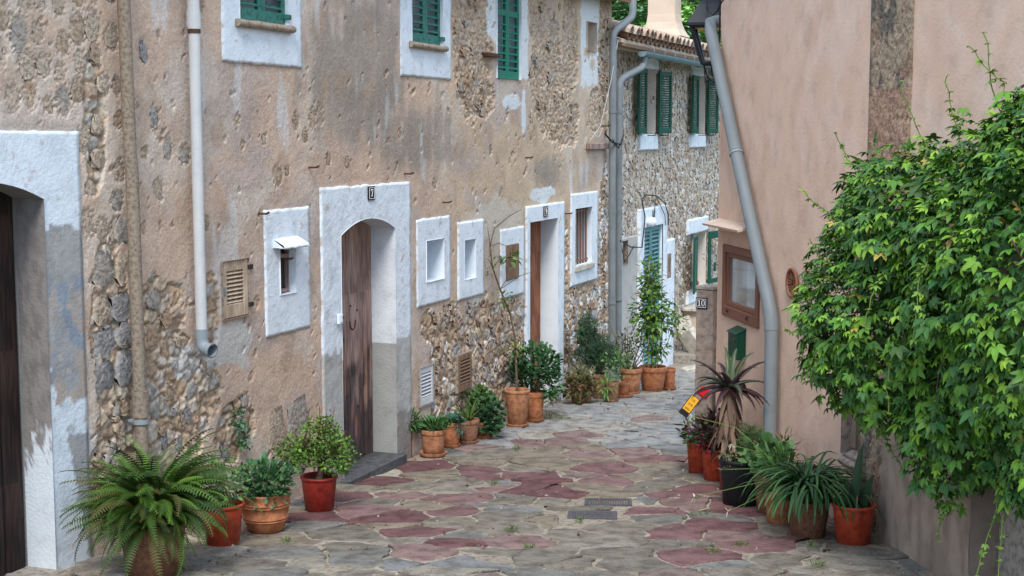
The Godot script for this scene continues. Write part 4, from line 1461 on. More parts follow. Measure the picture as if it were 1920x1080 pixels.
	var tile_mesh := func(up: bool, c: Color) -> ArrayMesh:
		var m := MB.new()
		m.col = c
		var L := 1.0
		var sg := 1.0 if up else -1.0
		for k in 8:
			var a := PI * k / 8.0
			var e := PI * (k + 1) / 8.0
			var r0 := 0.108
			var r1 := 0.09
			var A := Vector3(-cos(a) * r0, sin(a) * r0 * sg, 0)
			var B := Vector3(-cos(e) * r0, sin(e) * r0 * sg, 0)
			var ai := A * 0.82
			var bi := B * 0.82
			var back := Vector3(0, 0, -L)
			m.quad(A, B, B * (r1 / r0) + back, A * (r1 / r0) + back, Vector3(A.x + B.x, A.y + B.y, 0))
			m.quad(ai, bi, bi + back, ai + back, -Vector3(A.x + B.x, A.y + B.y, 0))
			m.quad(A, B, bi, ai, Vector3.BACK)
			if up:
				m.col = Color(0.66, 0.58, 0.51)
				m.tri(Vector3(0, 0.0, -0.03), ai + Vector3(0, 0, -0.03), bi + Vector3(0, 0, -0.03), Vector3.BACK)
				m.col = c
		return m.mesh()
	rng.seed = 4
	var cover_kinds := []
	for c in [Color(0.58, 0.43, 0.34), Color(0.52, 0.37, 0.28), Color(0.63, 0.51, 0.43)]:
		cover_kinds.append(tile_mesh.call(true, c))
	var pan: ArrayMesh = tile_mesh.call(false, Color(0.45, 0.30, 0.22))
	var n := 42
	for k in n:
		var x := 19.2 + k * 0.24
		var tr := FH * Transform3D(Basis(Vector3.RIGHT, deg_to_rad(15 + rng.randf_range(-1.5, 1.5))) * Basis(Vector3.UP, rng.randf_range(-0.03, 0.03)), Vector3(x, 4.36 + rng.randf_range(-0.006, 0.006), 0.34 + rng.randf_range(-0.02, 0.02)))
		part("roof_tile", cover_kinds[rng.randi() % 3], M.tile, roof, tr)
		part("roof_tile", pan, M.tile, roof, FH * Transform3D(Basis(Vector3.RIGHT, deg_to_rad(15)), Vector3(x + 0.12, 4.38, 0.29)))
	# gutter, half round, on brackets
	var gb := MB.new()
	for k in 10:
		var a := PI * k / 10.0 + PI
		var e := PI * (k + 1) / 10.0 + PI
		for r in [0.075, 0.066]:
			var p0 := Vector3(19.85, 4.15 + sin(a) * r, 0.30 + cos(a) * r)
			var p1 := Vector3(19.85, 4.15 + sin(e) * r, 0.30 + cos(e) * r)
			var dx := Vector3(12.0, 0, 0)
			gb.quad(p0, p0 + dx, p1 + dx, p1, Vector3(0, sin(a), cos(a)) * (1.0 if r > 0.07 else -1.0))
	var capp := PackedVector2Array()
	for k in 11:
		var a := PI * k / 10.0 + PI
		capp.append(Vector2(cos(a) * 0.075, sin(a) * 0.075))
	prism(gb, capp, 0.0, 0.01, Transform3D(Basis(Vector3(0, 0, 1), Vector3(0, 1, 0), Vector3(-1, 0, 0)), Vector3(19.86, 4.15, 0.30)))
	part("gutter", gb.mesh(), M.gutter, h, FH)
	for k in 9:
		var hb := MB.new()
		var x := 20.2 + k * 0.6
		tube(hb, [Vector3(x, 4.285, 0.24), Vector3(x, 4.195, 0.385), Vector3(x, 4.15, 0.382), Vector3(x, 4.085, 0.34), Vector3(x, 4.067, 0.30), Vector3(x, 4.085, 0.25), Vector3(x, 4.165, 0.22)], 0.007, 5)
		part("gutter_bracket", hb.mesh(), M.zinc, h, FH)
	# rendered chimney stack with a flared foot
	var cb := MB.new()
	var cx := 24.0
	var prof := [[4.62, 1.55], [4.74, 1.25], [4.86, 1.07], [5.0, 1.0], [6.9, 1.0]]
	var cz := -0.49
	for k in prof.size() - 1:
		for e in [[Vector3(-1, 0, 1), Vector3(1, 0, 1), Vector3(0, 0, 1)], [Vector3(1, 0, 1), Vector3(1, 0, -1), Vector3(1, 0, 0)], [Vector3(1, 0, -1), Vector3(-1, 0, -1), Vector3(0, 0, -1)], [Vector3(-1, 0, -1), Vector3(-1, 0, 1), Vector3(-1, 0, 0)]]:
			var r0: float = prof[k][1]
			var r1: float = prof[k + 1][1]
			var sc0 := Vector3(r0 * 0.2, 1, r0 * 0.235)
			var sc1 := Vector3(r1 * 0.2, 1, r1 * 0.235)
			cb.quad(e[0] * sc0 + Vector3(cx, prof[k][0] , cz), e[1] * sc0 + Vector3(cx, prof[k][0], cz), e[1] * sc1 + Vector3(cx, prof[k + 1][0], cz), e[0] * sc1 + Vector3(cx, prof[k + 1][0], cz), e[2])
	bx(cb, Vector3(cx - 0.26, 6.9, cz - 0.29), Vector3(cx + 0.26, 6.98, cz + 0.29), 0.02)
	part("chimney", cb.mesh(), M.chimney, roof, FH)


# ------------------------------------------------------------------ the pink house and what hangs on it
func house_pink() -> void:
	# frame FR: x = -t (t measured away from the camera along the wall), z out into the lane
	var base := FR * Vector3(-11.0, 0.0, 0)
	var h := thing("house", "tall salmon pink rendered house with a brown framed window and a porous stone pilaster", "house", base)
	var holes := [[-12.93, -11.97, 1.32, 1.95], [-10.04, -9.72, 0.62, 1.15]]
	var xs := lines(-13.15, -5.5, [[0.0, 0.05]])
	var ys := lines(-0.8, 5.4, [[4.4, 0.045], [8.0, 0.3]])
	var kx := {}
	var ky := {}
	for e in holes:
		xs = snap(xs, e[0], kx)
		xs = snap(xs, e[1], kx)
		ys = snap(ys, e[2], ky)
		ys = snap(ys, e[3], ky)
	var b := MB.new()
	var pk := Color(0.74, 0.51, 0.385)
	for i in xs.size():
		for j in ys.size():
			var x := xs[i]
			var y := ys[j]
			var lo0 := n_low.get_noise_2d(x * 2.0, y * 2.0 + 70.0)
			var q := n_mid.get_noise_2d(x * 1.3 + 0.4 * lo0, y * 0.62 + x * 0.25)
			var lo := n_low.get_noise_2d(x * 1.2 + 20.0, y * 0.7)
			var c := lerpc(pk, Color(0.69, 0.46, 0.34), sstep(-0.05, 0.45, q * 0.8 + lo * 0.6) * 0.6)
			c = lerpc(c, Color(0.76, 0.575, 0.465), sstep(0.0, 0.5, -q + lo * 0.5) * 0.5)
			b.col = c
			var d := 0.006 * n_low.get_noise_2d(x * 2.0, y * 2.0) + 0.003 * n_mid.get_noise_2d(x, y * 0.8)
			b.vert(Vector3(x, y, d), Vector3(-0.05 * n_mid.get_noise_2d(x * 2.0 + 3.0, y), -0.05 * n_mid.get_noise_2d(x * 2.0 + 9.0, y), 1).normalized())
	for i in xs.size() - 1:
		for j in ys.size() - 1:
			var cx := (xs[i] + xs[i + 1]) * 0.5
			var cy := (ys[j] + ys[j + 1]) * 0.5
			var skip := false
			for e in holes:
				if cx > e[0] and cx < e[1] and cy > e[2] and cy < e[3]:
					skip = true
			if not skip:
				var k := i * ys.size() + j
				b.face(k, k + ys.size(), k + ys.size() + 1, Vector3.BACK)
				b.face(k, k + ys.size() + 1, k + 1, Vector3.BACK)
	b.col = pk
	var x0 := -13.15
	b.quad(Vector3(x0, -0.8, 0), Vector3(x0, -0.8, -5.0), Vector3(x0, 5.4, -5.0), Vector3(x0, 5.4, 0), Vector3.LEFT)
	b.quad(Vector3(-5.5, -0.8, 0), Vector3(-5.5, -0.8, -5.0), Vector3(-5.5, 5.4, -5.0), Vector3(-5.5, 5.4, 0), Vector3.RIGHT)
	b.quad(Vector3(x0, 5.4, 0), Vector3(-5.5, 5.4, 0), Vector3(-5.5, 5.4, -5), Vector3(x0, 5.4, -5), Vector3.UP)
	b.quad(Vector3(x0, -0.8, -5), Vector3(-5.5, -0.8, -5), Vector3(-5.5, 5.4, -5), Vector3(x0, 5.4, -5), Vector3.FORWARD)
	part("wall", b.mesh(), M.pink, h, FR)
	# porous stone pilaster, proud of the render
	var pb := MB.new()
	var pf := func(i: int, j: int) -> Array:
		var x := lerpf(-9.71, -9.04, i / 30.0)
		var y := lerpf(-0.3, 4.6, j / 240.0)
		var e := 0.014 + 0.007 * n_mid.get_noise_2d(x * 2.0, y * 2.0) + 0.006 * n_fine.get_noise_2d(x * 0.8, y * 0.8)
		var pit := sstep(0.15, 0.4, n_fine.get_noise_2d(x * 1.3 + 50.0, y * 1.3))
		e -= 0.014 * pit
		if i == 1 or i == 29:
			x = -9.708 if i == 1 else -9.042
			e = 0.012
		if i == 0 or i == 30:
			e = -0.02
		var c := lerpc(Color(0.43, 0.33, 0.24), Color(0.35, 0.22, 0.155), sstep(0.0, 0.35, n_mid.get_noise_2d(x, y) + n_low.get_noise_2d(x, y * 1.5)))
		c = lerpc(c, Color(0.19, 0.165, 0.14), sstep(0.05, 0.3, n_mid.get_noise_2d(x * 2.0 + 30.0, y * 0.8) - (x + 9.5) * 0.6))
		if n_low.get_noise_2d(4.0, y * 1.7) > 0.16:
			c = lerpc(c, Color(0.50, 0.32, 0.23), 0.8)
		return [Vector3(x, y, e), c]
	sheet(pb, 31, 241, pf, Vector3.BACK)
	part("pilaster", pb.mesh(), mat("porous_stone", Color(1, 1, 1), 0.95, T.speck, 2.0, T.h_pits, 1.5, true), h, FR)
	# window
	var wr := MB.new()
	wr.col = pk
	reveal(wr, -12.93, -11.97, 1.32, 1.95, 0.12, false)
	part("window_reveal", wr.mesh(), M.pink, h, FR)
	var fb := MB.new()
	for q in [[-12.95, 1.30, -12.88, 1.97], [-12.02, 1.30, -11.95, 1.97], [-12.88, 1.90, -12.02, 1.97], [-12.88, 1.30, -12.02, 1.40]]:
		bx(fb, Vector3(q[0], q[1], -0.10), Vector3(q[2], q[3], 0.022), 0.006)
	for q in [[-12.88, 1.40, -12.83, 1.90], [-12.07, 1.40, -12.02, 1.90], [-12.83, 1.855, -12.07, 1.90], [-12.83, 1.40, -12.07, 1.445]]:
		bx(fb, Vector3(q[0] + 0.004, q[1], -0.06), Vector3(q[2] - 0.004, q[3], 0.002), 0.006)
	var wf := part("window_frame", fb.mesh(), M.frame_brown, h, FR)
	var gp := MB.new()
	bx(gp, Vector3(-12.835, 1.44, -0.024), Vector3(-12.065, 1.86, -0.019), 0.001)
	part("pane", gp.mesh(), M.glass, wf, FR)
	var cu := MB.new()
	var cf := func(i: int, j: int) -> Array:
		var x := lerpf(-12.44, -12.06, i / 30.0)
		return [Vector3(x, lerpf(1.42, 1.88, j / 2.0), -0.055 + 0.008 * sin(i * 1.1)), Color(1, 1, 1)]
	sheet(cu, 31, 3, cf, Vector3.BACK)
	part("curtain", cu.mesh(), M.curtain, wf, FR)
	var rm := MB.new()
	bx(rm, Vector3(-12.93, 1.32, -0.12), Vector3(-11.97, 1.95, -0.09), 0.001)
	part("room_blind", rm.mesh(), mat("blind", Color(0.27, 0.22, 0.18), 0.9, T.grain, 3.0), wf, FR)
	for x in [-12.75, -12.2]:
		var sb := MB.new()
		lathe(sb, [Vector2(0.018, 0), Vector2(0.014, 0.012), Vector2(0.0005, 0.016)], 8)
		part("bolt", sb.mesh(), M.iron, wf, FR * rot(Vector3(x, 1.365, 0.03), Vector3.RIGHT, 90))
	# the little canopy over it
	var cb := MB.new()
	cb.col = Color(0.62, 0.47, 0.37)
	var pr := PackedVector2Array([Vector2(0, 2.20), Vector2(0, 2.17), Vector2(0.16, 2.135), Vector2(0.165, 2.155)])
	prism(cb, pr, -13.14, -12.1, Transform3D(Basis(Vector3(0, 0, 1), Vector3(0, 1, 0), Vector3(1, 0, 0)), Vector3.ZERO))
	part("window_canopy", cb.mesh(), M.pink, h, FR)
	# the walled-up hatch by the ground
	var hb := MB.new()
	hb.col = Color(0.33, 0.27, 0.24)
	reveal(hb, -10.04, -9.72, 0.62, 1.15, 0.16)
	part("hatch", hb.mesh(), M.mortar, h, FR)
	var hs := MB.new()
	hs.col = Color(0.45, 0.36, 0.31)
	cbox(hs, rot(Vector3(-9.88, 0.60, -0.03), Vector3.RIGHT, 28), Vector3(0.30, 0.05, 0.17), 0.008)
	part("hatch_sill", hs.mesh(), M.mortar, h, FR)
	var hp := MB.new()
	bx(hp, Vector3(-10.03, 0.66, -0.13), Vector3(-9.95, 1.14, -0.05), 0.008)
	part("hatch_post", hp.mesh(), M.grey_wood, h, FR)
	# round pierced plaque
	var vb := MB.new()
	lathe(vb, [Vector2(0.125, 0), Vector2(0.125, 0.012), Vector2(0.11, 0.016), Vector2(0.10, 0.008), Vector2(0.10, -0.02), Vector2(0.0005, -0.02)], 28)
	var pt := FR * rot(Vector3(-11.1, 1.79, 0.026), Vector3.RIGHT, 90)
	var pl := part("pierced_plaque", vb.mesh(), M.terracotta_plaque, h, pt)
	for ring in [[0.05, 6], [0.085, 10]]:
		for k in ring[1]:
			var a: float = TAU * k / ring[1]
			var kb := MB.new()
			var pts := []
			for m in 9:
				var w := TAU * m / 8.0
				pts.append(Vector3(cos(w) * 0.021, 0.0, sin(w) * 0.014))
			tube(kb, pts, 0.006, 5, false)
			part("scroll", kb.mesh(), M.terracotta_plaque, pl, pt * Transform3D(Basis(Vector3.UP, -a), Vector3(cos(a) * ring[0], -0.004, sin(a) * ring[0])))
	# roof
	var rb := MB.new()
	rb.col = Color(0.40, 0.24, 0.16)
	cbox(rb, Transform3D(Basis(Vector3.RIGHT, deg_to_rad(14)), Vector3(-9.3, 6.0, -2.3)), Vector3(8.0, 0.14, 5.4), 0.01)
	part("roof", rb.mesh(), M.tile, h, FR)


func right_fittings() -> void:
	# leaning zinc downpipe
	var d := thing("downpipe", "grey zinc downpipe leaning across the salmon pink wall", "drainpipe", FR * Vector3(-11.4, -0.05, 0.07))
	var b := MB.new()
	var o := 0.08
	tube(b, [Vector3(-13.30, 4.02, -0.12), Vector3(-13.34, 4.06, -0.02), Vector3(-13.30, 4.04, 0.06), Vector3(-13.22, 3.94, o), Vector3(-13.05, 3.72, o), Vector3(-12.41, 2.82, o), Vector3(-11.52, 1.62, o), Vector3(-11.44, 1.5, o), Vector3(-11.41, 1.38, o), Vector3(-11.40, -0.08, o)], 0.058, 16)
	part("pipe", b.mesh(), M.zinc, d, FR)
	var c := MB.new()
	var dir := Vector3(0.64, -0.9, 0).normalized()
	tube(c, [Vector3(-12.41, 2.82, o) - dir * 0.012, Vector3(-12.41, 2.82, o) + dir * 0.012], 0.066, 16)
	tube(c, [Vector3(-12.41, 2.82, o) - dir * 0.03, Vector3(-12.41, 2.82, o) - dir * 0.022], 0.064, 16)
	part("clamp", c.mesh(), M.pvc_dark, d, FR)
	var j := MB.new()
	tube(j, [Vector3(-11.49, 1.575, o), Vector3(-11.43, 1.46, o), Vector3(-11.41, 1.36, o)], 0.062, 16)
	part("elbow", j.mesh(), M.zinc, d, FR)
	# letter box
	var lb := thing("letter_box", "dark green metal letter box under the brown framed window", "letter box", FR * Vector3(-12.5, 0.98, 0.05))
	var m := MB.new()
	var pr := PackedVector2Array([Vector2(0.0, 0.97), Vector2(0.09, 0.97), Vector2(0.09, 1.20), Vector2(0.0, 1.24)])
	prism(m, pr, -12.53, -12.29, Transform3D(Basis(Vector3(0, 0, 1), Vector3(0, 1, 0), Vector3(1, 0, 0)), Vector3.ZERO))
	part("body", m.mesh(), M.mailbox, lb, FR)
	var lid := MB.new()
	cbox(lid, rot(Vector3(-12.41, 1.227, 0.05), Vector3.RIGHT, 24), Vector3(0.26, 0.012, 0.118), 0.003)
	part("lid", lid.mesh(), M.mailbox, lb, FR)
	var sl := MB.new()
	bx(sl, Vector3(-12.50, 1.13, 0.088), Vector3(-12.32, 1.152, 0.096), 0.002)
	part("slot_flap", sl.mesh(), M.mailbox, lb, FR)
	# gate pillar with the number 10
	var pp := Vector3(1.93, ground(1.95, -14.05) - 0.05, -14.06)
	var g := thing("gate_pillar", "rendered grey gate pillar carrying a plate numbered 10", "pillar", pp)
	var turn := Basis(Vector3.UP, deg_to_rad(-38))
	var pf := Transform3D(turn, pp)
	var pb := MB.new()
	cbox(pb, pf * at(Vector3(0, 0.84, 0)), Vector3(0.19, 1.68, 0.16), 0.012)
	part("shaft", pb.mesh(), mat("pillar_render", Color(0.36, 0.30, 0.26), 0.95, T.speck, 0.9, T.h_mid, 0.4), g)
	var cap := MB.new()
	cbox(cap, pf * at(Vector3(0, 1.70, 0)), Vector3(0.2, 0.04, 0.17), 0.008)
	part("cap", cap.mesh(), M.concrete, g)
	number_plate(g, pf * at(Vector3(-0.025, 1.55, 0.081)), "10", 0.13, 0.11)
	# street lantern
	var lp := Vector3(1.93, 3.55, -14.05)
	var l := thing("street_lantern", "black four-sided street lantern on a bracket at the pink house's corner", "street lamp", Vector3(2.0, 3.45, -14.0))
	var lt := Transform3D(Basis(Vector3.UP, deg_to_rad(-14)), lp)
	var zb := 0.12
	var zt := 0.47
	var rb := 0.085
	var rt := 0.185
	for e in [[-1, -1], [1, -1], [1, 1], [-1, 1]]:
		var pb2 := MB.new()
		tube(pb2, [lt * Vector3(e[0] * rb, zb, e[1] * rb), lt * Vector3(e[0] * rt, zt, e[1] * rt)], 0.019, 4)
		part("cage_post", pb2.mesh(), M.lamp_iron, l)
	var fb := MB.new()
	for q in [[zb, rb], [zt, rt]]:
		for e in [[Vector3(-1, 0, -1), Vector3(1, 0, -1)], [Vector3(1, 0, -1), Vector3(1, 0, 1)], [Vector3(1, 0, 1), Vector3(-1, 0, 1)], [Vector3(-1, 0, 1), Vector3(-1, 0, -1)]]:
			tube(fb, [lt * (e[0] * q[1] + Vector3(0, q[0], 0)), lt * (e[1] * q[1] + Vector3(0, q[0], 0))], 0.019, 4)
	part("cage_frame", fb.mesh(), M.lamp_iron, l)
	var rf := MB.new()
	var steps := [[0.475, 0.215], [0.50, 0.215], [0.68, 0.12], [0.72, 0.09], [0.80, 0.07], [0.84, 0.05], [0.86, 0.05]]
	for k in steps.size() - 1:
		for e in [[Vector3(-1, 0, -1), Vector3(1, 0, -1)], [Vector3(1, 0, -1), Vector3(1, 0, 1)], [Vector3(1, 0, 1), Vector3(-1, 0, 1)], [Vector3(-1, 0, 1), Vector3(-1, 0, -1)]]:
			var a: Vector3 = e[0] * steps[k][1] + Vector3(0, steps[k][0], 0)
			var c1: Vector3 = e[1] * steps[k][1] + Vector3(0, steps[k][0], 0)
			var c2: Vector3 = e[1] * steps[k + 1][1] + Vector3(0, steps[k + 1][0], 0)
			var c3: Vector3 = e[0] * steps[k + 1][1] + Vector3(0, steps[k + 1][0], 0)
			rf.quad(lt * a, lt * c1, lt * c2, lt * c3, lt.basis * (e[0] + e[1] + Vector3(0, 0.5, 0)))
	part("roof", rf.mesh(), M.lamp_iron, l)
	var rl := MB.new()
	cbox(rl, lt * at(Vector3(0, 0.455, 0)), Vector3(0.3, 0.012, 0.3), 0.002)
	part("reflector", rl.mesh(), M.amber, l)
	var fin := MB.new()
	lathe(fin, [Vector2(0.03, 0.86), Vector2(0.04, 0.89), Vector2(0.02, 0.92), Vector2(0.012, 0.95), Vector2(0.0005, 0.96)], 8, lt)
	part("finial", fin.mesh(), M.lamp_iron, l)
	var br := MB.new()
	tube(br, [lt * Vector3(0, 0.12, 0), lt * Vector3(0, 0.02, 0), Vector3(2.03, 3.44, -13.95), Vector3(2.12, 3.42, -13.86)], 0.014, 6)
	tube(br, [lt * Vector3(-0.08, 0.11, 0.0), lt * Vector3(-0.04, -0.02, 0), lt * Vector3(0.06, -0.08, 0), Vector3(2.08, 3.36, -13.9)], 0.009, 6)
	tube(br, [lt * Vector3(-0.07, 0.10, 0.02), lt * Vector3(-0.06, -0.07, 0.02), Vector3(2.06, 3.44, -13.9)], 0.007, 6)
	part("bracket", br.mesh(), M.lamp_iron, l)
	var jb := MB.new()
	lathe(jb, [Vector2(0.02, -0.05), Vector2(0.04, -0.02), Vector2(0.04, 0.03), Vector2(0.015, 0.05), Vector2(0.0005, 0.05)], 10, at(Vector3(2.0, 3.36, -13.92)))
	part("junction_box", jb.mesh(), M.rubber, l)
	# its cable and insulator
	var cb := MB.new()
	tube(cb, [Vector3(1.955, 4.7, -13.75), Vector3(1.956, 4.2, -13.75), Vector3(1.957, 3.7, -13.75), Vector3(1.96, 3.36, -13.76), Vector3(1.985, 3.22, -13.75), Vector3(2.03, 3.16, -13.7)], 0.007, 6)
	tube(cb, [FR * Vector3(-12.85, 4.26, 0.03), FR * Vector3(-12.86, 4.2, 0.09), FR * Vector3(-12.97, 4.12, 0.10), FR * Vector3(-13.1, 4.1, 0.10), FR * Vector3(-13.22, 4.16, 0.12), FR * Vector3(-13.24, 4.4, 0.12), FR * Vector3(-13.2, 4.75, 0.1)], 0.008, 6)
	single("lamp_cable", cb.mesh(), M.rubber, "black cable looping down the pink house's corner past the lantern", "cable")
	var ib := MB.new()
	lathe(ib, [Vector2(0.02, -0.03), Vector2(0.026, 0.0), Vector2(0.022, 0.035), Vector2(0.012, 0.05), Vector2(0.0005, 0.055)], 10, FR * at(Vector3(-12.85, 4.28, 0.03)))
	single("insulator", ib.mesh(), M.concrete, "small grey insulator knob on the pink wall above the lantern cable", "insulator")


func scooter() -> void:
	# parked beyond the gate pillar and leaning; only its tail reaches past the pots
	var y0 := ground(1.95, -13.75)
	var c := thing("scooter", "black scooter with a red tail light and yellow number plate, parked against the pillar", "scooter", Vector3(2.0, y0, -13.85))
	var lean := Transform3D(Basis(Vector3(0, 0, 1), deg_to_rad(-14)) * Basis(Vector3.UP, deg_to_rad(-38)), Vector3(1.86, y0, -13.76))
	# local: z towards the camera (tail), x across
	var wb := MB.new()
	var wt := lean * Transform3D(Basis(Vector3(0, 0, 1), PI / 2), Vector3(0, 0.21, -0.18))
	lathe(wb, [Vector2(0.13, -0.045), Vector2(0.19, -0.05), Vector2(0.21, -0.02), Vector2(0.21, 0.02), Vector2(0.19, 0.05), Vector2(0.13, 0.045), Vector2(0.13, -0.045)], 24, wt)
	part("tyre", wb.mesh(), M.rubber, c)
	var hb := MB.new()
	lathe(hb, [Vector2(0.13, -0.03), Vector2(0.05, -0.035), Vector2(0.05, 0.035), Vector2(0.13, 0.03)], 20, wt)
	part("rim", hb.mesh(), M.zinc, c)
	var fb := MB.new()
	tube(fb, [lean * Vector3(0, 0.47, -0.3), lean * Vector3(0, 0.44, -0.12), lean * Vector3(0, 0.38, 0.0), lean * Vector3(0, 0.28, 0.06)], [0.06, 0.065, 0.06, 0.05], 10)
	part("mudguard", fb.mesh(), M.rubber, c)
	var bb := MB.new()
	tube(bb, [lean * Vector3(0, 0.52, -0.95), lean * Vector3(0, 0.55, -0.6), lean * Vector3(0, 0.62, -0.3), lean * Vector3(0, 0.64, -0.12)], [0.1, 0.15, 0.13, 0.07], 12)
	part("body", bb.mesh(), M.plate_black, c)
	var sb := MB.new()
	tube(sb, [lean * Vector3(0, 0.72, -0.9), lean * Vector3(0, 0.74, -0.55), lean * Vector3(0, 0.75, -0.25)], [0.09, 0.12, 0.08], 10)
	part("seat", sb.mesh(), M.rubber, c)
	# plate and lamp at the tail, facing the camera
	var pc := Vector3(1.715, 0.40, -13.66)
	var up := Vector3(0.60, 0.80, -0.05).normalized()
	var out := Vector3(-0.12, 0.12, 1.0)
	out = (out - up * out.dot(up)).normalized()
	var pt := Transform3D(Basis(up.cross(out), up, out), pc)
	var kb := MB.new()
	cbox(kb, pt * at(Vector3(0, -0.015, -0.01)), Vector3(0.098, 0.215, 0.012), 0.004)
	part("plate_holder", kb.mesh(), M.rubber, c)
	var nb := MB.new()
	cbox(nb, pt * at(Vector3(0, 0.01, 0)), Vector3(0.084, 0.158, 0.004), 0.001)
	var np := part("number_plate", nb.mesh(), M.plate_yellow, c)
	var yy := 0.055
	for row in ["C6", "079", "BNV"]:
		var tm := TextMesh.new()
		tm.text = row
		var font := SystemFont.new()
		font.font_names = PackedStringArray(["Droid Sans"])
		font.font_weight = 400
		tm.font = font
		tm.font_size = 24
		tm.pixel_size = 0.023 / 18.0
		tm.depth = 0.002
		part("lettering", tm, M.rubber, np, pt * at(Vector3(0, yy, 0.003)))
		yy -= 0.05
	var rb := MB.new()
	cbox(rb, pt * at(Vector3(0.035, 0.175, 0.01)), Vector3(0.11, 0.10, 0.05), 0.02)
	part("tail_light", rb.mesh(), M.red_plastic, c)
	var sp := MB.new()
	tube(sp, [lean * Vector3(0.1, 0.3, -0.45), Vector3(2.02, y0 + 0.01, -14.1)], 0.012, 6)
	part("stand", sp.mesh(), M.iron, c)


func garden_wall() -> void:
	var g := thing("garden_wall", "low grey rendered garden wall buried under the green creeper", "wall", Vector3(2.7, 0.1, -9.0))
	var a := Vector3(2.585, 0, -9.98)
	var e := Vector3(2.645, 0, -8.12)
	var b := MB.new()
	var f := func(i: int, j: int) -> Array:
		var p := a.lerp(e, i / 60.0)
		var y := lerpf(-0.2, 2.3, j / 80.0)
		var d := 0.006 * n_low.get_noise_2d(p.z * 3.0, y * 3.0) + 0.003 * n_mid.get_noise_2d(p.z * 2.0, y * 2.0)
		var c := lerpc(Color(0.41, 0.325, 0.265), Color(0.31, 0.245, 0.20), sstep(-0.1, 0.4, n_mid.get_noise_2d(p.z * 1.3, y * 0.7) + n_low.get_noise_2d(p.z, y)))
		return [Vector3(p.x - d, y, p.z), c]
	sheet(b, 61, 81, f, Vector3.LEFT)
	b.col = Color(0.26, 0.21, 0.18)
	b.quad(Vector3(a.x, -0.2, a.z), Vector3(a.x + 0.35, -0.2, a.z), Vector3(a.x + 0.35, 2.3, a.z), Vector3(a.x, 2.3, a.z), Vector3.FORWARD)
	b.quad(Vector3(e.x, -0.2, e.z), Vector3(e.x + 0.6, -0.2, e.z), Vector3(e.x + 0.6, 2.3, e.z), Vector3(e.x, 2.3, e.z), Vector3.BACK)
	b.quad(Vector3(a.x, 2.3, a.z), Vector3(e.x, 2.3, e.z), Vector3(e.x + 0.6, 2.3, e.z), Vector3(a.x + 0.35, 2.3, a.z), Vector3.UP)
	part("render_face", b.mesh(), M.garden_render, g)
	var c := MB.new()
	bx(c, Vector3(2.8, -0.1, -8.1), Vector3(3.2, 2.6, -5.6), 0.02)
	part("return_wall", c.mesh(), M.concrete, g)


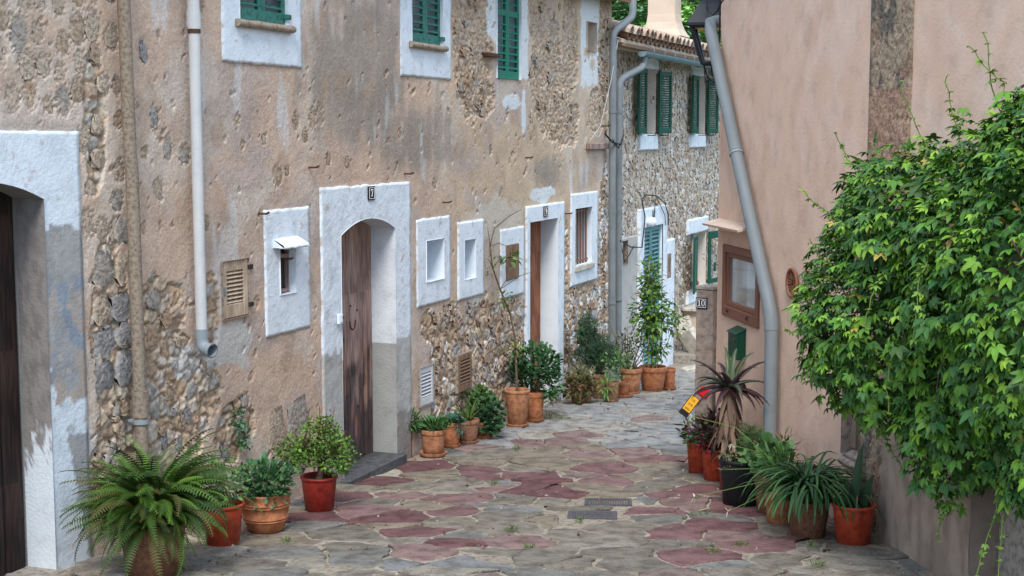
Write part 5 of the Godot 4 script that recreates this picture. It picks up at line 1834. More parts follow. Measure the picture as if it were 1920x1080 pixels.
# ------------------------------------------------------------------ pipes on the left
func left_pipes() -> void:
	var a := thing("downpipe", "brown fibre cement downpipe with a socket collar, by the exposed stones", "drainpipe", FL * Vector3(8.040, 0.3, 0.1))
	var b := MB.new()
	tube(b, [Vector3(7.960, 4.9, 0.085), Vector3(7.970, 3.9, 0.085), Vector3(7.995, 2.78, 0.085)], 0.043, 18)
	part("pipe", b.mesh(), M.fibre_pipe, a, FL)
	b = MB.new()
	tube(b, [Vector3(7.990, 2.83, 0.09), Vector3(8.000, 2.74, 0.09)], 0.044, 18)
	tube(b, [Vector3(8.000, 2.74, 0.09), Vector3(8.020, 1.27, 0.09)], 0.044, 18)
	part("pipe", b.mesh(), M.fibre_pipe, a, FL)
	b = MB.new()
	tube(b, [Vector3(8.022, 1.28, 0.09), Vector3(8.024, 1.26, 0.09), Vector3(8.026, 1.12, 0.09), Vector3(8.026, 1.10, 0.09)], [0.053, 0.058, 0.058, 0.051], 18)
	part("collar", b.mesh(), M.fibre_pipe, a, FL)
	b = MB.new()
	tube(b, [Vector3(8.026, 1.085, 0.09), Vector3(8.026, 1.055, 0.09)], 0.054, 18)
	bx(b, Vector3(8.010, 1.06, -0.02), Vector3(8.040, 1.08, 0.05), 0.002)
	part("clamp", b.mesh(), M.pvc_dark, a, FL)
	b = MB.new()
	tube(b, [Vector3(8.026, 1.12, 0.09), Vector3(8.040, 0.15, 0.09)], 0.043, 18)
	part("pipe", b.mesh(), M.fibre_pipe, a, FL)
	var p := thing("downpipe", "white plastic downpipe ending in a grey elbow", "drainpipe", FL * Vector3(8.800, 1.4, 0.08))
	b = MB.new()
	tube(b, [Vector3(8.790, 4.9, 0.075), Vector3(8.790, 3.86, 0.075)], 0.044, 18)
	tube(b, [Vector3(8.790, 3.87, 0.075), Vector3(8.790, 3.84, 0.075), Vector3(8.792, 3.75, 0.075), Vector3(8.792, 3.73, 0.075)], [0.046, 0.051, 0.051, 0.043], 18)
	tube(b, [Vector3(8.792, 3.74, 0.075), Vector3(8.795, 2.45, 0.075), Vector3(8.800, 1.56, 0.075)], 0.041, 18)
	part("pipe", b.mesh(), M.pvc, p, FL)
	b = MB.new()
	tube(b, [Vector3(8.792, 3.728, 0.075), Vector3(8.792, 3.70, 0.075)], 0.046, 18)
	part("clamp", b.mesh(), M.rust, p, FL)
	b = MB.new()
	tube(b, [Vector3(8.800, 1.60, 0.075), Vector3(8.800, 1.585, 0.075), Vector3(8.800, 1.54, 0.075), Vector3(8.800, 1.53, 0.075)], [0.045, 0.050, 0.050, 0.045], 18)
	tube(b, [Vector3(8.800, 1.53, 0.075), Vector3(8.800, 1.49, 0.078), Vector3(8.795, 1.465, 0.10), Vector3(8.785, 1.455, 0.135), Vector3(8.775, 1.452, 0.16)], 0.046, 18, false)
	tube(b, [Vector3(8.775, 1.452, 0.158), Vector3(8.768, 1.45, 0.185)], 0.051, 18, false)
	tube(b, [Vector3(8.788, 1.456, 0.125), Vector3(8.768, 1.45, 0.185)], 0.043, 18, false)
	part("elbow", b.mesh(), M.pvc_dark, p, FL)
	b = MB.new()
	tube(b, [Vector3(8.799, 1.50, 0.078), Vector3(8.799, 1.503, 0.078)], 0.044, 18)
	part("bore", b.mesh(), M.pvc_dark, p, FL)
	# the pair at the joint between the two houses
	var g := thing("downpipe", "grey downpipe from the plastered house's gutter, at the house corner", "drainpipe", FL * Vector3(18.84, -0.4, 0.1))
	b = MB.new()
	tube(b, [Vector3(19.38, 5.4, 0.20), Vector3(19.38, 4.66, 0.20), Vector3(19.33, 4.58, 0.19), Vector3(18.88, 4.39, 0.115), Vector3(18.80, 4.33, 0.10), Vector3(18.78, 4.22, 0.10), Vector3(18.80, 1.9, 0.10), Vector3(18.85, -0.45, 0.10)], 0.05, 14)
	part("pipe", b.mesh(), M.zinc, g, FL)
	var g2 := thing("downpipe", "grey downpipe curving down from the stone house's gutter", "drainpipe", FL * Vector3(19.27, -0.45, 0.08))
	b = MB.new()
	tube(b, [Vector3(19.98, 4.08, 0.2), Vector3(19.98, 3.99, 0.19), Vector3(19.92, 3.92, 0.17), Vector3(19.36, 3.76, 0.07), Vector3(19.24, 3.70, 0.06), Vector3(19.21, 3.6, 0.06), Vector3(19.23, 1.8, 0.06), Vector3(19.28, -0.5, 0.06)], 0.05, 14)
	part("pipe", b.mesh(), M.zinc, g2, FL)
	for q in [[g, 18.79, 0.10], [g2, 19.215, 0.06]]:
		for y in [3.3, 1.95, 0.7]:
			b = MB.new()
			tube(b, [Vector3(q[1] + (3.3 - y) * 0.012, y, q[2]), Vector3(q[1] + (3.3 - y) * 0.012, y - 0.03, q[2])], 0.057, 14)
			part("clamp", b.mesh(), M.zinc, q[0], FL)
	# wires
	b = MB.new()
	tube(b, [FL * Vector3(18.82, 4.25, 0.16), FL * Vector3(18.7, 3.7, 0.1), FL * Vector3(18.4, 3.1, 0.05), FL * Vector3(18.0, 2.9, 0.03)], 0.005, 5)
	single("wire", b.mesh(), M.pvc, "thin pale wire sagging from the downpipe across the plaster", "cable")
	b = MB.new()
	tube(b, [FL * Vector3(18.5, 3.0, 0.08), FL * Vector3(18.65, 2.88, 0.14), FL * Vector3(18.95, 2.85, 0.17), FL * Vector3(19.15, 2.95, 0.14)], 0.012, 5)
	tube(b, [FL * Vector3(18.65, 2.92, 0.14), FL * Vector3(18.85, 2.8, 0.17), FL * Vector3(19.15, 2.98, 0.15)], 0.009, 5)
	single("wire", b.mesh(), M.rubber, "knotted black wire tied round the two downpipes", "cable")
	b = MB.new()
	tube(b, [FL * Vector3(19.2, 1.52, 0.1), FH * Vector3(20.2, 1.35, 0.06), FH * Vector3(20.8, 1.3, 0.06), FH * Vector3(20.95, 1.75, 0.06), FH * Vector3(20.8, 2.02, 0.05), FH * Vector3(21.0, 2.08, 0.06), FH * Vector3(21.6, 2.04, 0.06), FH * Vector3(22.1, 1.9, 0.06), FH * Vector3(22.3, 1.72, 0.06), FH * Vector3(22.32, 1.55, 0.06)], 0.010, 5)
	tube(b, [FL * Vector3(19.2, 1.5, 0.1), FH * Vector3(19.9, 1.15, 0.06), FH * Vector3(20.4, 1.35, 0.05)], 0.008, 5)
	tube(b, [FH * Vector3(21.55, 2.0, 0.05), FH * Vector3(21.5, 1.8, 0.06), FH * Vector3(21.35, 1.6, 0.05)], 0.006, 5)
	tube(b, [FH * Vector3(21.65, 2.0, 0.05), FH * Vector3(22.1, 1.72, 0.06), FH * Vector3(22.2, 1.55, 0.05)], 0.007, 5)
	single("wire", b.mesh(), M.rubber, "loose black wires looping over the stone house's white door surround", "cable")


func far_end() -> void:
	# the ledge beyond the door, with two stone slabs left leaning on it
	var l := thing("stone_ledge", "low rendered ledge at the foot of the stone house", "ledge", FH * Vector3(24.5, -0.9, 0.3))
	var b := MB.new()
	bx(b, Vector3(22.95, -1.25, 0.0), Vector3(26.5, -0.62, 0.55), 0.02)
	part("block", b.mesh(), M.concrete, l, FH)
	b = MB.new()
	bx(b, Vector3(23.6, -0.62, 0.0), Vector3(26.5, 0.02, 0.28), 0.02)
	part("riser", b.mesh(), M.chimney, l, FH)
	b = MB.new()
	bx(b, Vector3(23.5, 0.02, 0.0), Vector3(26.5, 0.08, 0.34), 0.01)
	part("coping", b.mesh(), M.marble, l, FH)
	b = MB.new()
	cbox(b, Transform3D(Basis(Vector3.RIGHT, deg_to_rad(-20)) * Basis(Vector3.UP, deg_to_rad(20)), Vector3(23.3, -0.33, 0.14)), Vector3(0.05, 0.56, 0.27), 0.006)
	single("stone_slab", b.mesh(), M.marble, "pale stone slab propped upright against the riser", "slab", FH, "slabs left on the ledge")
	b = MB.new()
	cbox(b, Transform3D(Basis(Vector3.RIGHT, deg_to_rad(-34)) * Basis(Vector3.UP, deg_to_rad(-32)), Vector3(23.08, -0.43, 0.3)), Vector3(0.13, 0.42, 0.32), 0.008)
	single("stone_slab", b.mesh(), M.marble, "thick pale stone block tilted on the ledge in front of a slab", "slab", FH, "slabs left on the ledge")
	b = MB.new()
	cbox(b, Transform3D(Basis(Vector3(0.3, 1, 0.2).normalized(), 0.5), Vector3(0, 0.04, 0)), Vector3(0.28, 0.08, 0.16), 0.02)
	single("loose_stone", b.mesh(), M.marble, "small loose stone lying before the ledge", "stone", at(Vector3(2.75, ground(2.75, -21.9), -21.9)))
	# a red cloth bag on the window sill
	var rb := MB.new()
	lathe(rb, [Vector2(0.001, 0), Vector2(0.13, 0.005), Vector2(0.15, 0.08), Vector2(0.09, 0.17), Vector2(0.0005, 0.2)], 12)
	single("cloth_bundle", rb.mesh(), M.red_plastic, "red cloth bundle on the sill between the lower shutters", "bundle", FH * at(Vector3(24.5, 0.33, -0.1)))


# ------------------------------------------------------------------ the lane
const REDS := [-0.85, -13.28, -1.23, -12.49, -1.43, -11.78, -0.89, -11.78, -0.89, -10.72, -0.29, -13.01, -0.17, -12.80, 0.02, -12.88, 0.24, -12.67, -0.14, -12.21, 0.11, -12.12, 0.36, -11.92, -0.44, -11.64, -1.13, -11.00, -0.70, -10.21, -0.42, -11.00, -0.57, -9.35, -0.33, -9.67, 0.00, -9.75, 0.84, -13.15, 0.94, -12.49, 1.49, -13.66, 1.38, -11.78, 1.46, -11.38, 1.07, -11.12, 1.23, -10.11, 1.64, -12.06, 1.66, -11.38, 1.23, -9.26, 1.54, -10.42, 1.59, -10.01, 1.70, -9.71, -0.35, -15.32, 0.55, -14.68, -0.43, -14.35, 0.17, -14.68, 0.79, -14.03, 1.22, -14.03, -1.55, -10.76, 1.83, -11.00, 0.63, -15.21, 1.60, -16.38]


func lane() -> void:
	var b := MB.new()
	var sand := Color(0.38, 0.335, 0.275)
	var nu := 150
	var nv := 330
	var f := func(i: int, j: int) -> Array:
		var x := lerpf(-4.6, 6.0, float(i) / (nu - 1))
		var z := lerpf(-3.0, -28.0, float(j) / (nv - 1))
		var q := n_mid.get_noise_2d(x, z)
		var fi := n_fine.get_noise_2d(x * 0.7, z * 0.7)
		var c := lerpc(sand, Color(0.33, 0.285, 0.235), sstep(0.0, 0.4, q + 0.3 * fi))
		c = lerpc(c, Color(0.47, 0.42, 0.35), sstep(0.1, 0.5, n_low.get_noise_2d(x * 1.7 + 9.0, z) - 0.3 * q))
		c = lerpc(c, Color(0.13, 0.14, 0.05), sstep(0.42, 0.6, n_mid.get_noise_2d(x * 1.3 + 60.0, z * 1.3) + 0.3 * fi) * 0.7)
		return [Vector3(x, ground(x, z) + 0.006 * q + 0.003 * fi, z), c]
	sheet(b, nu, nv, f, Vector3.UP)
	var street := struct("street", b.mesh(), M.mortar)
	# far ground reaching to the foot of the hill
	var fb := MB.new()
	fb.quad(Vector3(-400, -3.4, 40), Vector3(400, -3.4, 40), Vector3(400, -3.4, -600), Vector3(-400, -3.4, -600), Vector3.UP)
	struct("ground", fb.mesh(), M.hill)
	# flagstones: cells of an uneven Voronoi diagram
	rng.seed = 12
	var seeds := []
	for k in range(0, REDS.size(), 2):
		seeds.append([Vector2(REDS[k], REDS[k + 1]), 1, 0.38, rng.randf_range(0.01, 0.05)])
	var grates := [Vector2(0.62, -10.85), Vector2(0.78, -11.42)]
	var tries := 0
	while tries < 9000:
		tries += 1
		var p := Vector2(rng.randf_range(-3.1, 3.6), rng.randf_range(-24.0, -7.0))
		var md := 0.27 + 0.33 * rng.randf() * rng.randf()
		var ok := true
		for q in seeds:
			var dd: Vector2 = q[0] - p
			if Vector2(dd.x * 0.8, dd.y * 1.15).length() < minf(md, q[2]):
				ok = false
				break
		if ok:
			var red := 0
			if p.y > -14.0 and p.y < -9.0 and rng.randf() < 0.03:
				red = 1
			seeds.append([p, red, md, rng.randf_range(-0.03, 0.03)])
	var kinds := [
		[Color(0.22, 0.20, 0.172), Color(0.255, 0.23, 0.195), Color(0.205, 0.20, 0.19), Color(0.26, 0.22, 0.175), Color(0.295, 0.27, 0.235), Color(0.225, 0.23, 0.235), Color(0.235, 0.18, 0.168)],
		[Color(0.215, 0.12, 0.125), Color(0.195, 0.10, 0.105), Color(0.245, 0.15, 0.15), Color(0.265, 0.18, 0.172), Color(0.175, 0.085, 0.09)]]
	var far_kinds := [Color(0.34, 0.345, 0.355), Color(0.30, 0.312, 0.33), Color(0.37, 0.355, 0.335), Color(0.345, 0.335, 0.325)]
	var mats := {}
	var count := 0
	var order := []
	for a in seeds:
		order.append([absf(a[0].y), a])
	order.sort_custom(func(p, q): return p[0] < q[0])
	var rest := MB.new()
	for it in order:
		var a: Array = it[1]
		var p: Vector2 = a[0]
		# outside the lane?
		var pl := FL.affine_inverse() * Vector3(p.x, 0, p.y)
		if pl.z < 0.1:
			continue
		var pr := FR.affine_inverse() * Vector3(p.x, 0, p.y)
		if p.y > -13.4 and pr.z < -0.15:
			continue
		if p.y > -10.1 and p.x > 2.75:
			continue
		if p.y < -21.9 - (p.x - 2.4) * 0.2:
			continue
		var poly := PackedVector2Array([p + Vector2(-0.75, -0.75), p + Vector2(0.75, -0.75), p + Vector2(0.75, 0.75), p + Vector2(-0.75, 0.75)])
		for o in seeds:
			var q: Vector2 = o[0]
			var dd := q - p
			if dd.length_squared() < 1e-6 or dd.length() > 1.5:
				continue
			poly = clip(poly, p + dd * clampf(0.5 + (a[3] - o[3]) / (2.0 * dd.length_squared()), 0.25, 0.75), dd)
			if poly.size() < 3:
				break
		# keep clear of the drain covers
		for g in grates:
			if poly.size() >= 3 and g.distance_to(p) < 1.0:
				var dd: Vector2 = g - p
				var half := 0.26 if absf(dd.x) > absf(dd.y) else 0.2
				var ax := Vector2(signf(dd.x), 0) if absf(dd.x) > absf(dd.y) else Vector2(0, signf(dd.y))
				poly = clip(poly, g - ax * half, ax)
		if poly.size() < 3:
			continue
		var joint := rng.randf_range(0.004, 0.020)
		var inset := Geometry2D.offset_polygon(poly, -joint, Geometry2D.JOIN_MITER)
		if inset.is_empty() or inset[0].size() < 3:
			continue
		var outline := roughen(inset[0], 0.07)
		if outline.size() < 5:
			continue
		var col: Color
		if a[1] == 1:
			col = kinds[1][rng.randi() % 5]
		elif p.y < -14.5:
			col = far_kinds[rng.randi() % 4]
		else:
			col = kinds[0][rng.randi() % 7]
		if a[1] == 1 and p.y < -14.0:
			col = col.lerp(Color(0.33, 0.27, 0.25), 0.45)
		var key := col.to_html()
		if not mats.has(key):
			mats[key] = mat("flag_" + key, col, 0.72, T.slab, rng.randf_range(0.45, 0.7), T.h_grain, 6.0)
			mats[key].uv1_offset = Vector3(rng.randf(), rng.randf(), rng.randf())
		var up := rng.randf_range(0.003, 0.018)
		var tilt := Vector2(rng.randf_range(-0.02, 0.02), rng.randf_range(-0.02, 0.02))
		if count < 300:
			var sb := MB.new()
			slab(sb, outline, p, up, tilt)
			part("paving_stone", sb.mesh(), mats[key], street)
			count += 1
		else:
			rest.col = col
			slab(rest, outline, p, up, tilt)
	if rest.v.size():
		part("paving_stones", rest.mesh(), M.flag, street).set_meta("kind", "stuff")
	# grit and crumbs of mortar in the joints
	var gp := []
	var gc := []
	for k in 360:
		var x := rng.randf_range(-2.4, 2.3)
		var z := rng.randf_range(-20.0, -8.6)
		var sz := rng.randf_range(0.004, 0.011) * (1.5 if rng.randf() < 0.05 else 1.0)
		gp.append(Transform3D(Basis(Vector3(rng.randfn(), rng.randfn(), rng.randfn()).normalized(), rng.randf() * TAU) * Basis.from_scale(Vector3(sz * 1.4, sz, sz)), Vector3(x, ground(x, z) + 0.012, z)))
		gc.append([Color(0.45, 0.4, 0.34), Color(0.28, 0.24, 0.2), Color(0.3, 0.2, 0.17), Color(0.42, 0.39, 0.35), Color(0.22, 0.17, 0.11)][rng.randi() % 5])
	var grit := many("grit", rocks[1], M.rubble_stone, self, gp, gc)
	tag(grit, "loose grit and crumbs scattered over the paving", "grit", "", "stuff")
	# drain covers
	for k in 2:
		var g: Vector2 = grates[k]
		var y := ground(g.x, g.y) + 0.008
		var t := Transform3D(Basis(Vector3.UP, deg_to_rad(-4)), Vector3(g.x, y, g.y))
		var tilt := Basis(Vector3.RIGHT, atan((ground(g.x, g.y - 0.2) - ground(g.x, g.y + 0.2)) / 0.4))
		t.basis = tilt * t.basis
		var gb := MB.new()
		var hx := 0.19
		var hz := 0.15
		bx(gb, Vector3(-hx, -0.02, -hz), Vector3(hx, 0.008, -hz + 0.025), 0.002)
		bx(gb, Vector3(-hx, -0.02, hz - 0.025), Vector3(hx, 0.008, hz), 0.002)
		bx(gb, Vector3(-hx, -0.02, -hz + 0.025), Vector3(-hx + 0.025, 0.008, hz - 0.025), 0.002)
		bx(gb, Vector3(hx - 0.025, -0.02, -hz + 0.025), Vector3(hx, 0.008, hz - 0.025), 0.002)
		var gr := thing("drain_cover", ["plain ribbed iron drain cover with two lifting slots", "slotted iron drain grate beside a plain cover"][k], "drain cover", t.origin)
		part("rim", gb.mesh(), M.grate, gr, t)
		var nb := 17
		for m in nb:
			var x := lerpf(-hx + 0.03, hx - 0.03, float(m) / (nb - 1))
			var bb := MB.new()
			bx(bb, Vector3(x - (0.0095 if k == 0 else 0.006), -0.015, -hz + 0.02), Vector3(x + (0.0095 if k == 0 else 0.006), 0.007, hz - 0.02), 0.002)
			part("bar", bb.mesh(), M.grate, gr, t)
		if k == 0:
			for x in [-0.035, 0.035]:
				var sb := MB.new()
				bx(sb, Vector3(x - 0.02, 0.006, -0.012), Vector3(x + 0.02, 0.0085, 0.012), 0.0005)
				part("lifting_slot", sb.mesh(), M.iron_dark, gr, t)


func clip(poly: PackedVector2Array, at_p: Vector2, nrm: Vector2) -> PackedVector2Array:
	var out := PackedVector2Array()
	for k in poly.size():
		var a := poly[k]
		var b := poly[(k + 1) % poly.size()]
		var da := (a - at_p).dot(nrm)
		var db := (b - at_p).dot(nrm)
		if da <= 0.0:
			out.append(a)
		if (da < 0.0 and db > 0.0) or (da > 0.0 and db < 0.0):
			out.append(a.lerp(b, da / (da - db)))
	return out


func roughen(poly: PackedVector2Array, step: float) -> PackedVector2Array:
	var out := PackedVector2Array()
	for k in poly.size():
		var a := poly[k]
		var b := poly[(k + 1) % poly.size()]
		var n := maxi(int(a.distance_to(b) / step), 1)
		var nrm := (b - a).orthogonal().normalized()
		for m in n:
			var t := (m + (0.22 if m == 0 else 0.0)) / float(n)
			var p := a.lerp(b, t)
			p += Vector2(n_low.get_noise_2d(p.x * 3.2, p.y * 3.2), n_low.get_noise_2d(p.x * 3.2 + 50.0, p.y * 3.2)) * 0.10
			out.append(p + nrm * 0.014 * n_mid.get_noise_2d(p.x * 3.0, p.y * 3.0) + nrm * 0.012 * n_fine.get_noise_2d(p.x, p.y))
		if n == 1:
			out.append(a.lerp(b, 0.8))
	return out


func slab(b: MB, outline: PackedVector2Array, c: Vector2, up: float, tilt: Vector2) -> void:
	var n := outline.size()
	var base := b.v.size()
	var cen := Vector2.ZERO
	for p in outline:
		cen += p
	cen /= n
	var top := func(p: Vector2) -> float:
		return ground(p.x, p.y) + up + (p - c).dot(tilt)
	b.vert(Vector3(cen.x, top.call(cen) + 0.002, cen.y), Vector3.UP)
	for ring in 4:
		for k in n:
			var p := outline[k]
			var q := p
			var y: float
			var nn := Vector3.UP
			var o := (p - cen).normalized()
			if ring == 0:
				q = cen.lerp(p, 0.55)
				y = top.call(q) + 0.004 * n_mid.get_noise_2d(q.x * 2.0, q.y * 2.0)
			elif ring == 1:
				q = p - o * 0.014
				y = top.call(q)
				nn = Vector3(o.x * 0.15, 1, o.y * 0.15).normalized()
			elif ring == 2:
				y = top.call(p) - 0.005
				nn = Vector3(o.x, 0.8, o.y).normalized()
			else:
				y = top.call(p) - 0.04
				nn = Vector3(o.x, 0, o.y)
			b.vert(Vector3(q.x, y, q.y), nn)
	for k in n:
		var e := (k + 1) % n
		b.face(base, base + 1 + k, base + 1 + e, Vector3.UP)
		for r in 3:
			var i := base + 1 + r * n
			var out := b.n[i + k] + b.n[i + n + k]
			b.face(i + k, i + e, i + n + e, out)
			b.face(i + k, i + n + e, i + n + k, out)


# ------------------------------------------------------------------ plants
var L := {}
var tones := {}


func leafmesh(n: int, w: Callable, droop: float, fold: float, wave := 0.0) -> ArrayMesh:
	var b := MB.new()
	leafadd(b, n, w, droop, fold, wave, Transform3D())
	return b.mesh()


func leafadd(b: MB, n: int, w: Callable, droop: float, fold: float, wave: float, t: Transform3D) -> void:
	var base := b.v.size()
	for i in n + 1:
		var u := float(i) / n
		var ww: float = w.call(u) * 0.5
		var y := -droop * u * u + wave * sin(u * 9.0)
		for sx in [-1.0, 0.0, 1.0]:
			var p := Vector3(sx * ww, y + absf(sx) * ww * fold, u)
			var nn := Vector3(-sx * fold, 1.0, 2.0 * droop * u).normalized()
			b.vert(t * p, (t.basis * nn).normalized())
	var up := t.basis.y
	for i in n:
		for k in 2:
			var a := base + i * 3 + k
			b.face(a, a + 1, a + 4, up)
			b.face(a, a + 4, a + 3, up)


func tone(c: Color, kind := "leaf") -> StandardMaterial3D:
	var key := kind + c.to_html()
	if not tones.has(key):
		var m: StandardMaterial3D = M[kind].duplicate()
		m.resource_name = "leaf_tone"
		m.albedo_color = c.linear_to_srgb()
		tones[key] = m
	return tones[key]


func make_leaves() -> void:
	L.oval = leafmesh(4, func(u): return 0.52 * pow(sin(PI * pow(u, 0.8)), 0.8) + 0.01, 0.18, 0.25)
	L.narrow = leafmesh(4, func(u): return 0.16 * pow(sin(PI * pow(u, 0.7)), 0.7) + 0.006, 0.15, 0.2)
	L.round = leafmesh(4, func(u): return 0.85 * sqrt(maxf(0.0, sin(PI * u))) + 0.02, 0.1, 0.15)
	L.spoon = leafmesh(5, func(u): return 0.16 + 0.5 * sstep(0.1, 0.7, u) * sqrt(maxf(0.0, 1.0 - pow(u, 6.0))), -0.12, 0.3)
	L.needle = leafmesh(2, func(u): return 0.11 * (1.0 - 0.7 * u), 0.05, 0.1)
	L.strap = leafmesh(10, func(u): return 0.055 * pow(1.0 - u, 0.45) + 0.004, 0.0, 0.35)
	# a leaf of five toothed leaflets, as on the creeper; its stalk at the origin
	for k in 3:
		var b := MB.new()
		var sp := [[-95.0, 0.55], [-46.0, 0.82], [0.0, 1.0], [48.0, 0.85], [98.0, 0.52]]
		for q in sp:
			var a := deg_to_rad(q[0] + (k - 1) * 4.0)
			var f := func(u: float) -> float:
				var teeth := 1.0 + 0.14 * sin(u * 26.0) * sstep(0.2, 0.5, u)
				return (0.42 * pow(maxf(0.0, sin(PI * pow(u, 0.78))), 0.9) + 0.012) * teeth
			leafadd(b, 8, f, 0.22 + 0.06 * k, 0.28, 0.0, Transform3D(Basis(Vector3.UP, a) * Basis(Vector3.RIGHT, 0.12 * absf(q[0]) / 60.0), Vector3.ZERO) * Transform3D(Basis.from_scale(Vector3.ONE * q[1]), Vector3(0, 0, 0.05)))
		L["palm%d" % k] = b.mesh()
	# a rosette of spoon leaves
	var rb := MB.new()
	for ring in [[8, 0.25, 0.75], [7, 0.7, 0.62], [5, 1.1, 0.4]]:
		for k in ring[0]:
			var a: float = TAU * (k + ring[1]) / ring[0]
			leafadd(rb, 4, func(u): return 0.14 + 0.42 * sstep(0.1, 0.7, u) * sqrt(maxf(0.0, 1.0 - pow(u, 5.0))), -0.15, 0.3, 0.0, Transform3D(Basis(Vector3.UP, a) * Basis(Vector3.RIGHT, -ring[1]) * Basis.from_scale(Vector3.ONE * ring[2]), Vector3.ZERO))
	L.rosette = rb.mesh()
	# a tuft of needles
	var nb := MB.new()
	rng.seed = 3
	for k in 22:
		var a := rng.randf() * TAU
		var y := rng.randf() * 1.0
		leafadd(nb, 2, func(u): return 0.10 * (1.0 - 0.6 * u), 0.05, 0.1, 0.0, Transform3D(Basis(Vector3.UP, a) * Basis(Vector3.RIGHT, rng.randf_range(-1.2, -0.5)) * Basis.from_scale(Vector3.ONE * rng.randf_range(0.5, 0.75)), Vector3(0, y - 0.4, 0)))
	L.sprig = nb.mesh()
	# fern fronds
	for k in 6:
		var b := MB.new()
		var a0: float = [1.25, 1.05, 0.8, 1.4, 0.95, 0.6][k]
		var a1: float = [-0.7, -0.4, -0.9, -0.2, -1.1, -1.2][k]
		var n := 30
		var p := Vector3.ZERO
		var pts := [p]
		for i in n:
			var u := float(i) / n
			var ang := lerpf(a0, a1, pow(u, 1.2))
			var dir := Vector3(0.12 * sin(k * 2.0) * u, sin(ang), cos(ang)).normalized()
			p += dir / n
			pts.append(p)
			if i < 3:
				continue
			var upn := Vector3(0, cos(ang), -sin(ang))
			var ln := 0.054 * sin(PI * clampf(0.16 + u * 0.8, 0.0, 1.0)) + 0.010
			for sx in [-1.0, 1.0]:
				var dd := (Vector3(sx, 0, 0) + dir * 0.35 - upn * 0.12).normalized()
				leafadd(b, 2, func(w): return 0.42 * (1.0 - 0.65 * w), 0.15, 0.1, 0.0, aim(p, dd, upn, Vector3.ONE * ln))
		tube(b, pts, 0.0045, 4, false)
		L["frond%d" % k] = b.mesh()
	# strap leaves that arch over
	for k in 4:
		var b := MB.new()
		var a0: float = [1.45, 1.3, 1.1, 1.38][k]
		var a1: float = [-1.3, -1.45, -1.2, -0.6][k]
		var n := 14
		var base := 0
		var p := Vector3.ZERO
		for i in n + 1:
			var u := float(i) / n
			var ang := lerpf(a0, a1, pow(u, 0.9))
			var dir := Vector3(0, sin(ang), cos(ang))
			var upn := Vector3(0, cos(ang), -sin(ang))
			var w := 0.024 * pow(1.0 - u, 0.4) + 0.002
			for sx in [-1.0, 0.0, 1.0]:
				b.vert(p + Vector3(sx * w, 0, 0) + upn * absf(sx) * w * 0.4, (upn - Vector3(sx * 0.35, 0, 0)).normalized())
			p += dir / n
		for i in n:
			for m in 2:
				var a := base + i * 3 + m
				b.face(a, a + 1, a + 4, b.n[a])
				b.face(a, a + 4, a + 3, b.n[a])
		L["arch%d" % k] = b.mesh()
	# aloe leaves: thick, channelled, tapering, curling at the tip
	for k in 3:
		var b := MB.new()
		var pts := []
		var rad := []
		var a0: float = [0.9, 0.35, -0.05][k]
		var a1: float = [0.3, -0.35, -0.9][k]
		var p := Vector3.ZERO
		for i in 10:
			var u := i / 9.0
			var ang := lerpf(a0, a1, u * u)
			pts.append(p)
			rad.append(0.062 * pow(1.0 - u, 0.75) + 0.003)
			p += Vector3(0, sin(ang), cos(ang)) / 9.0
		var base := 0
		for i in 10:
			var u := i / 9.0
			var ang := lerpf(a0, a1, u * u)
			var upn := Vector3(0, cos(ang), -sin(ang))
			var w: float = rad[i]
			for q in [[-1.0, 0.35], [-0.5, 0.02], [0.5, 0.02], [1.0, 0.35], [0.55, -0.45], [-0.55, -0.45]]:
				b.vert(pts[i] + Vector3(q[0] * w, 0, 0) + upn * q[1] * w, (Vector3(q[0] * 0.8, 0, 0) + upn * (0.8 if q[1] > 0.0 else -0.9)).normalized())
		for i in 9:
			for m in 6:
				var a := base + i * 6 + m
				var e := base + i * 6 + (m + 1) % 6
				var o := b.n[a] + b.n[e]
				b.face(a, e, e + 6, o)
				b.face(a, e + 6, a + 6, o)
		for i in range(1, 9):
			for sx in [-1.0, 1.0]:
				var w: float = rad[i]
				var q: Vector3 = pts[i] + Vector3(sx * w, 0, 0)
				b.tri(q + Vector3(0, 0.01, -0.012), q + Vector3(0, 0.01, 0.012), q + Vector3(sx * 0.018, 0.012, 0.012), Vector3.UP)
		L["aloe%d" % k] = b.mesh()


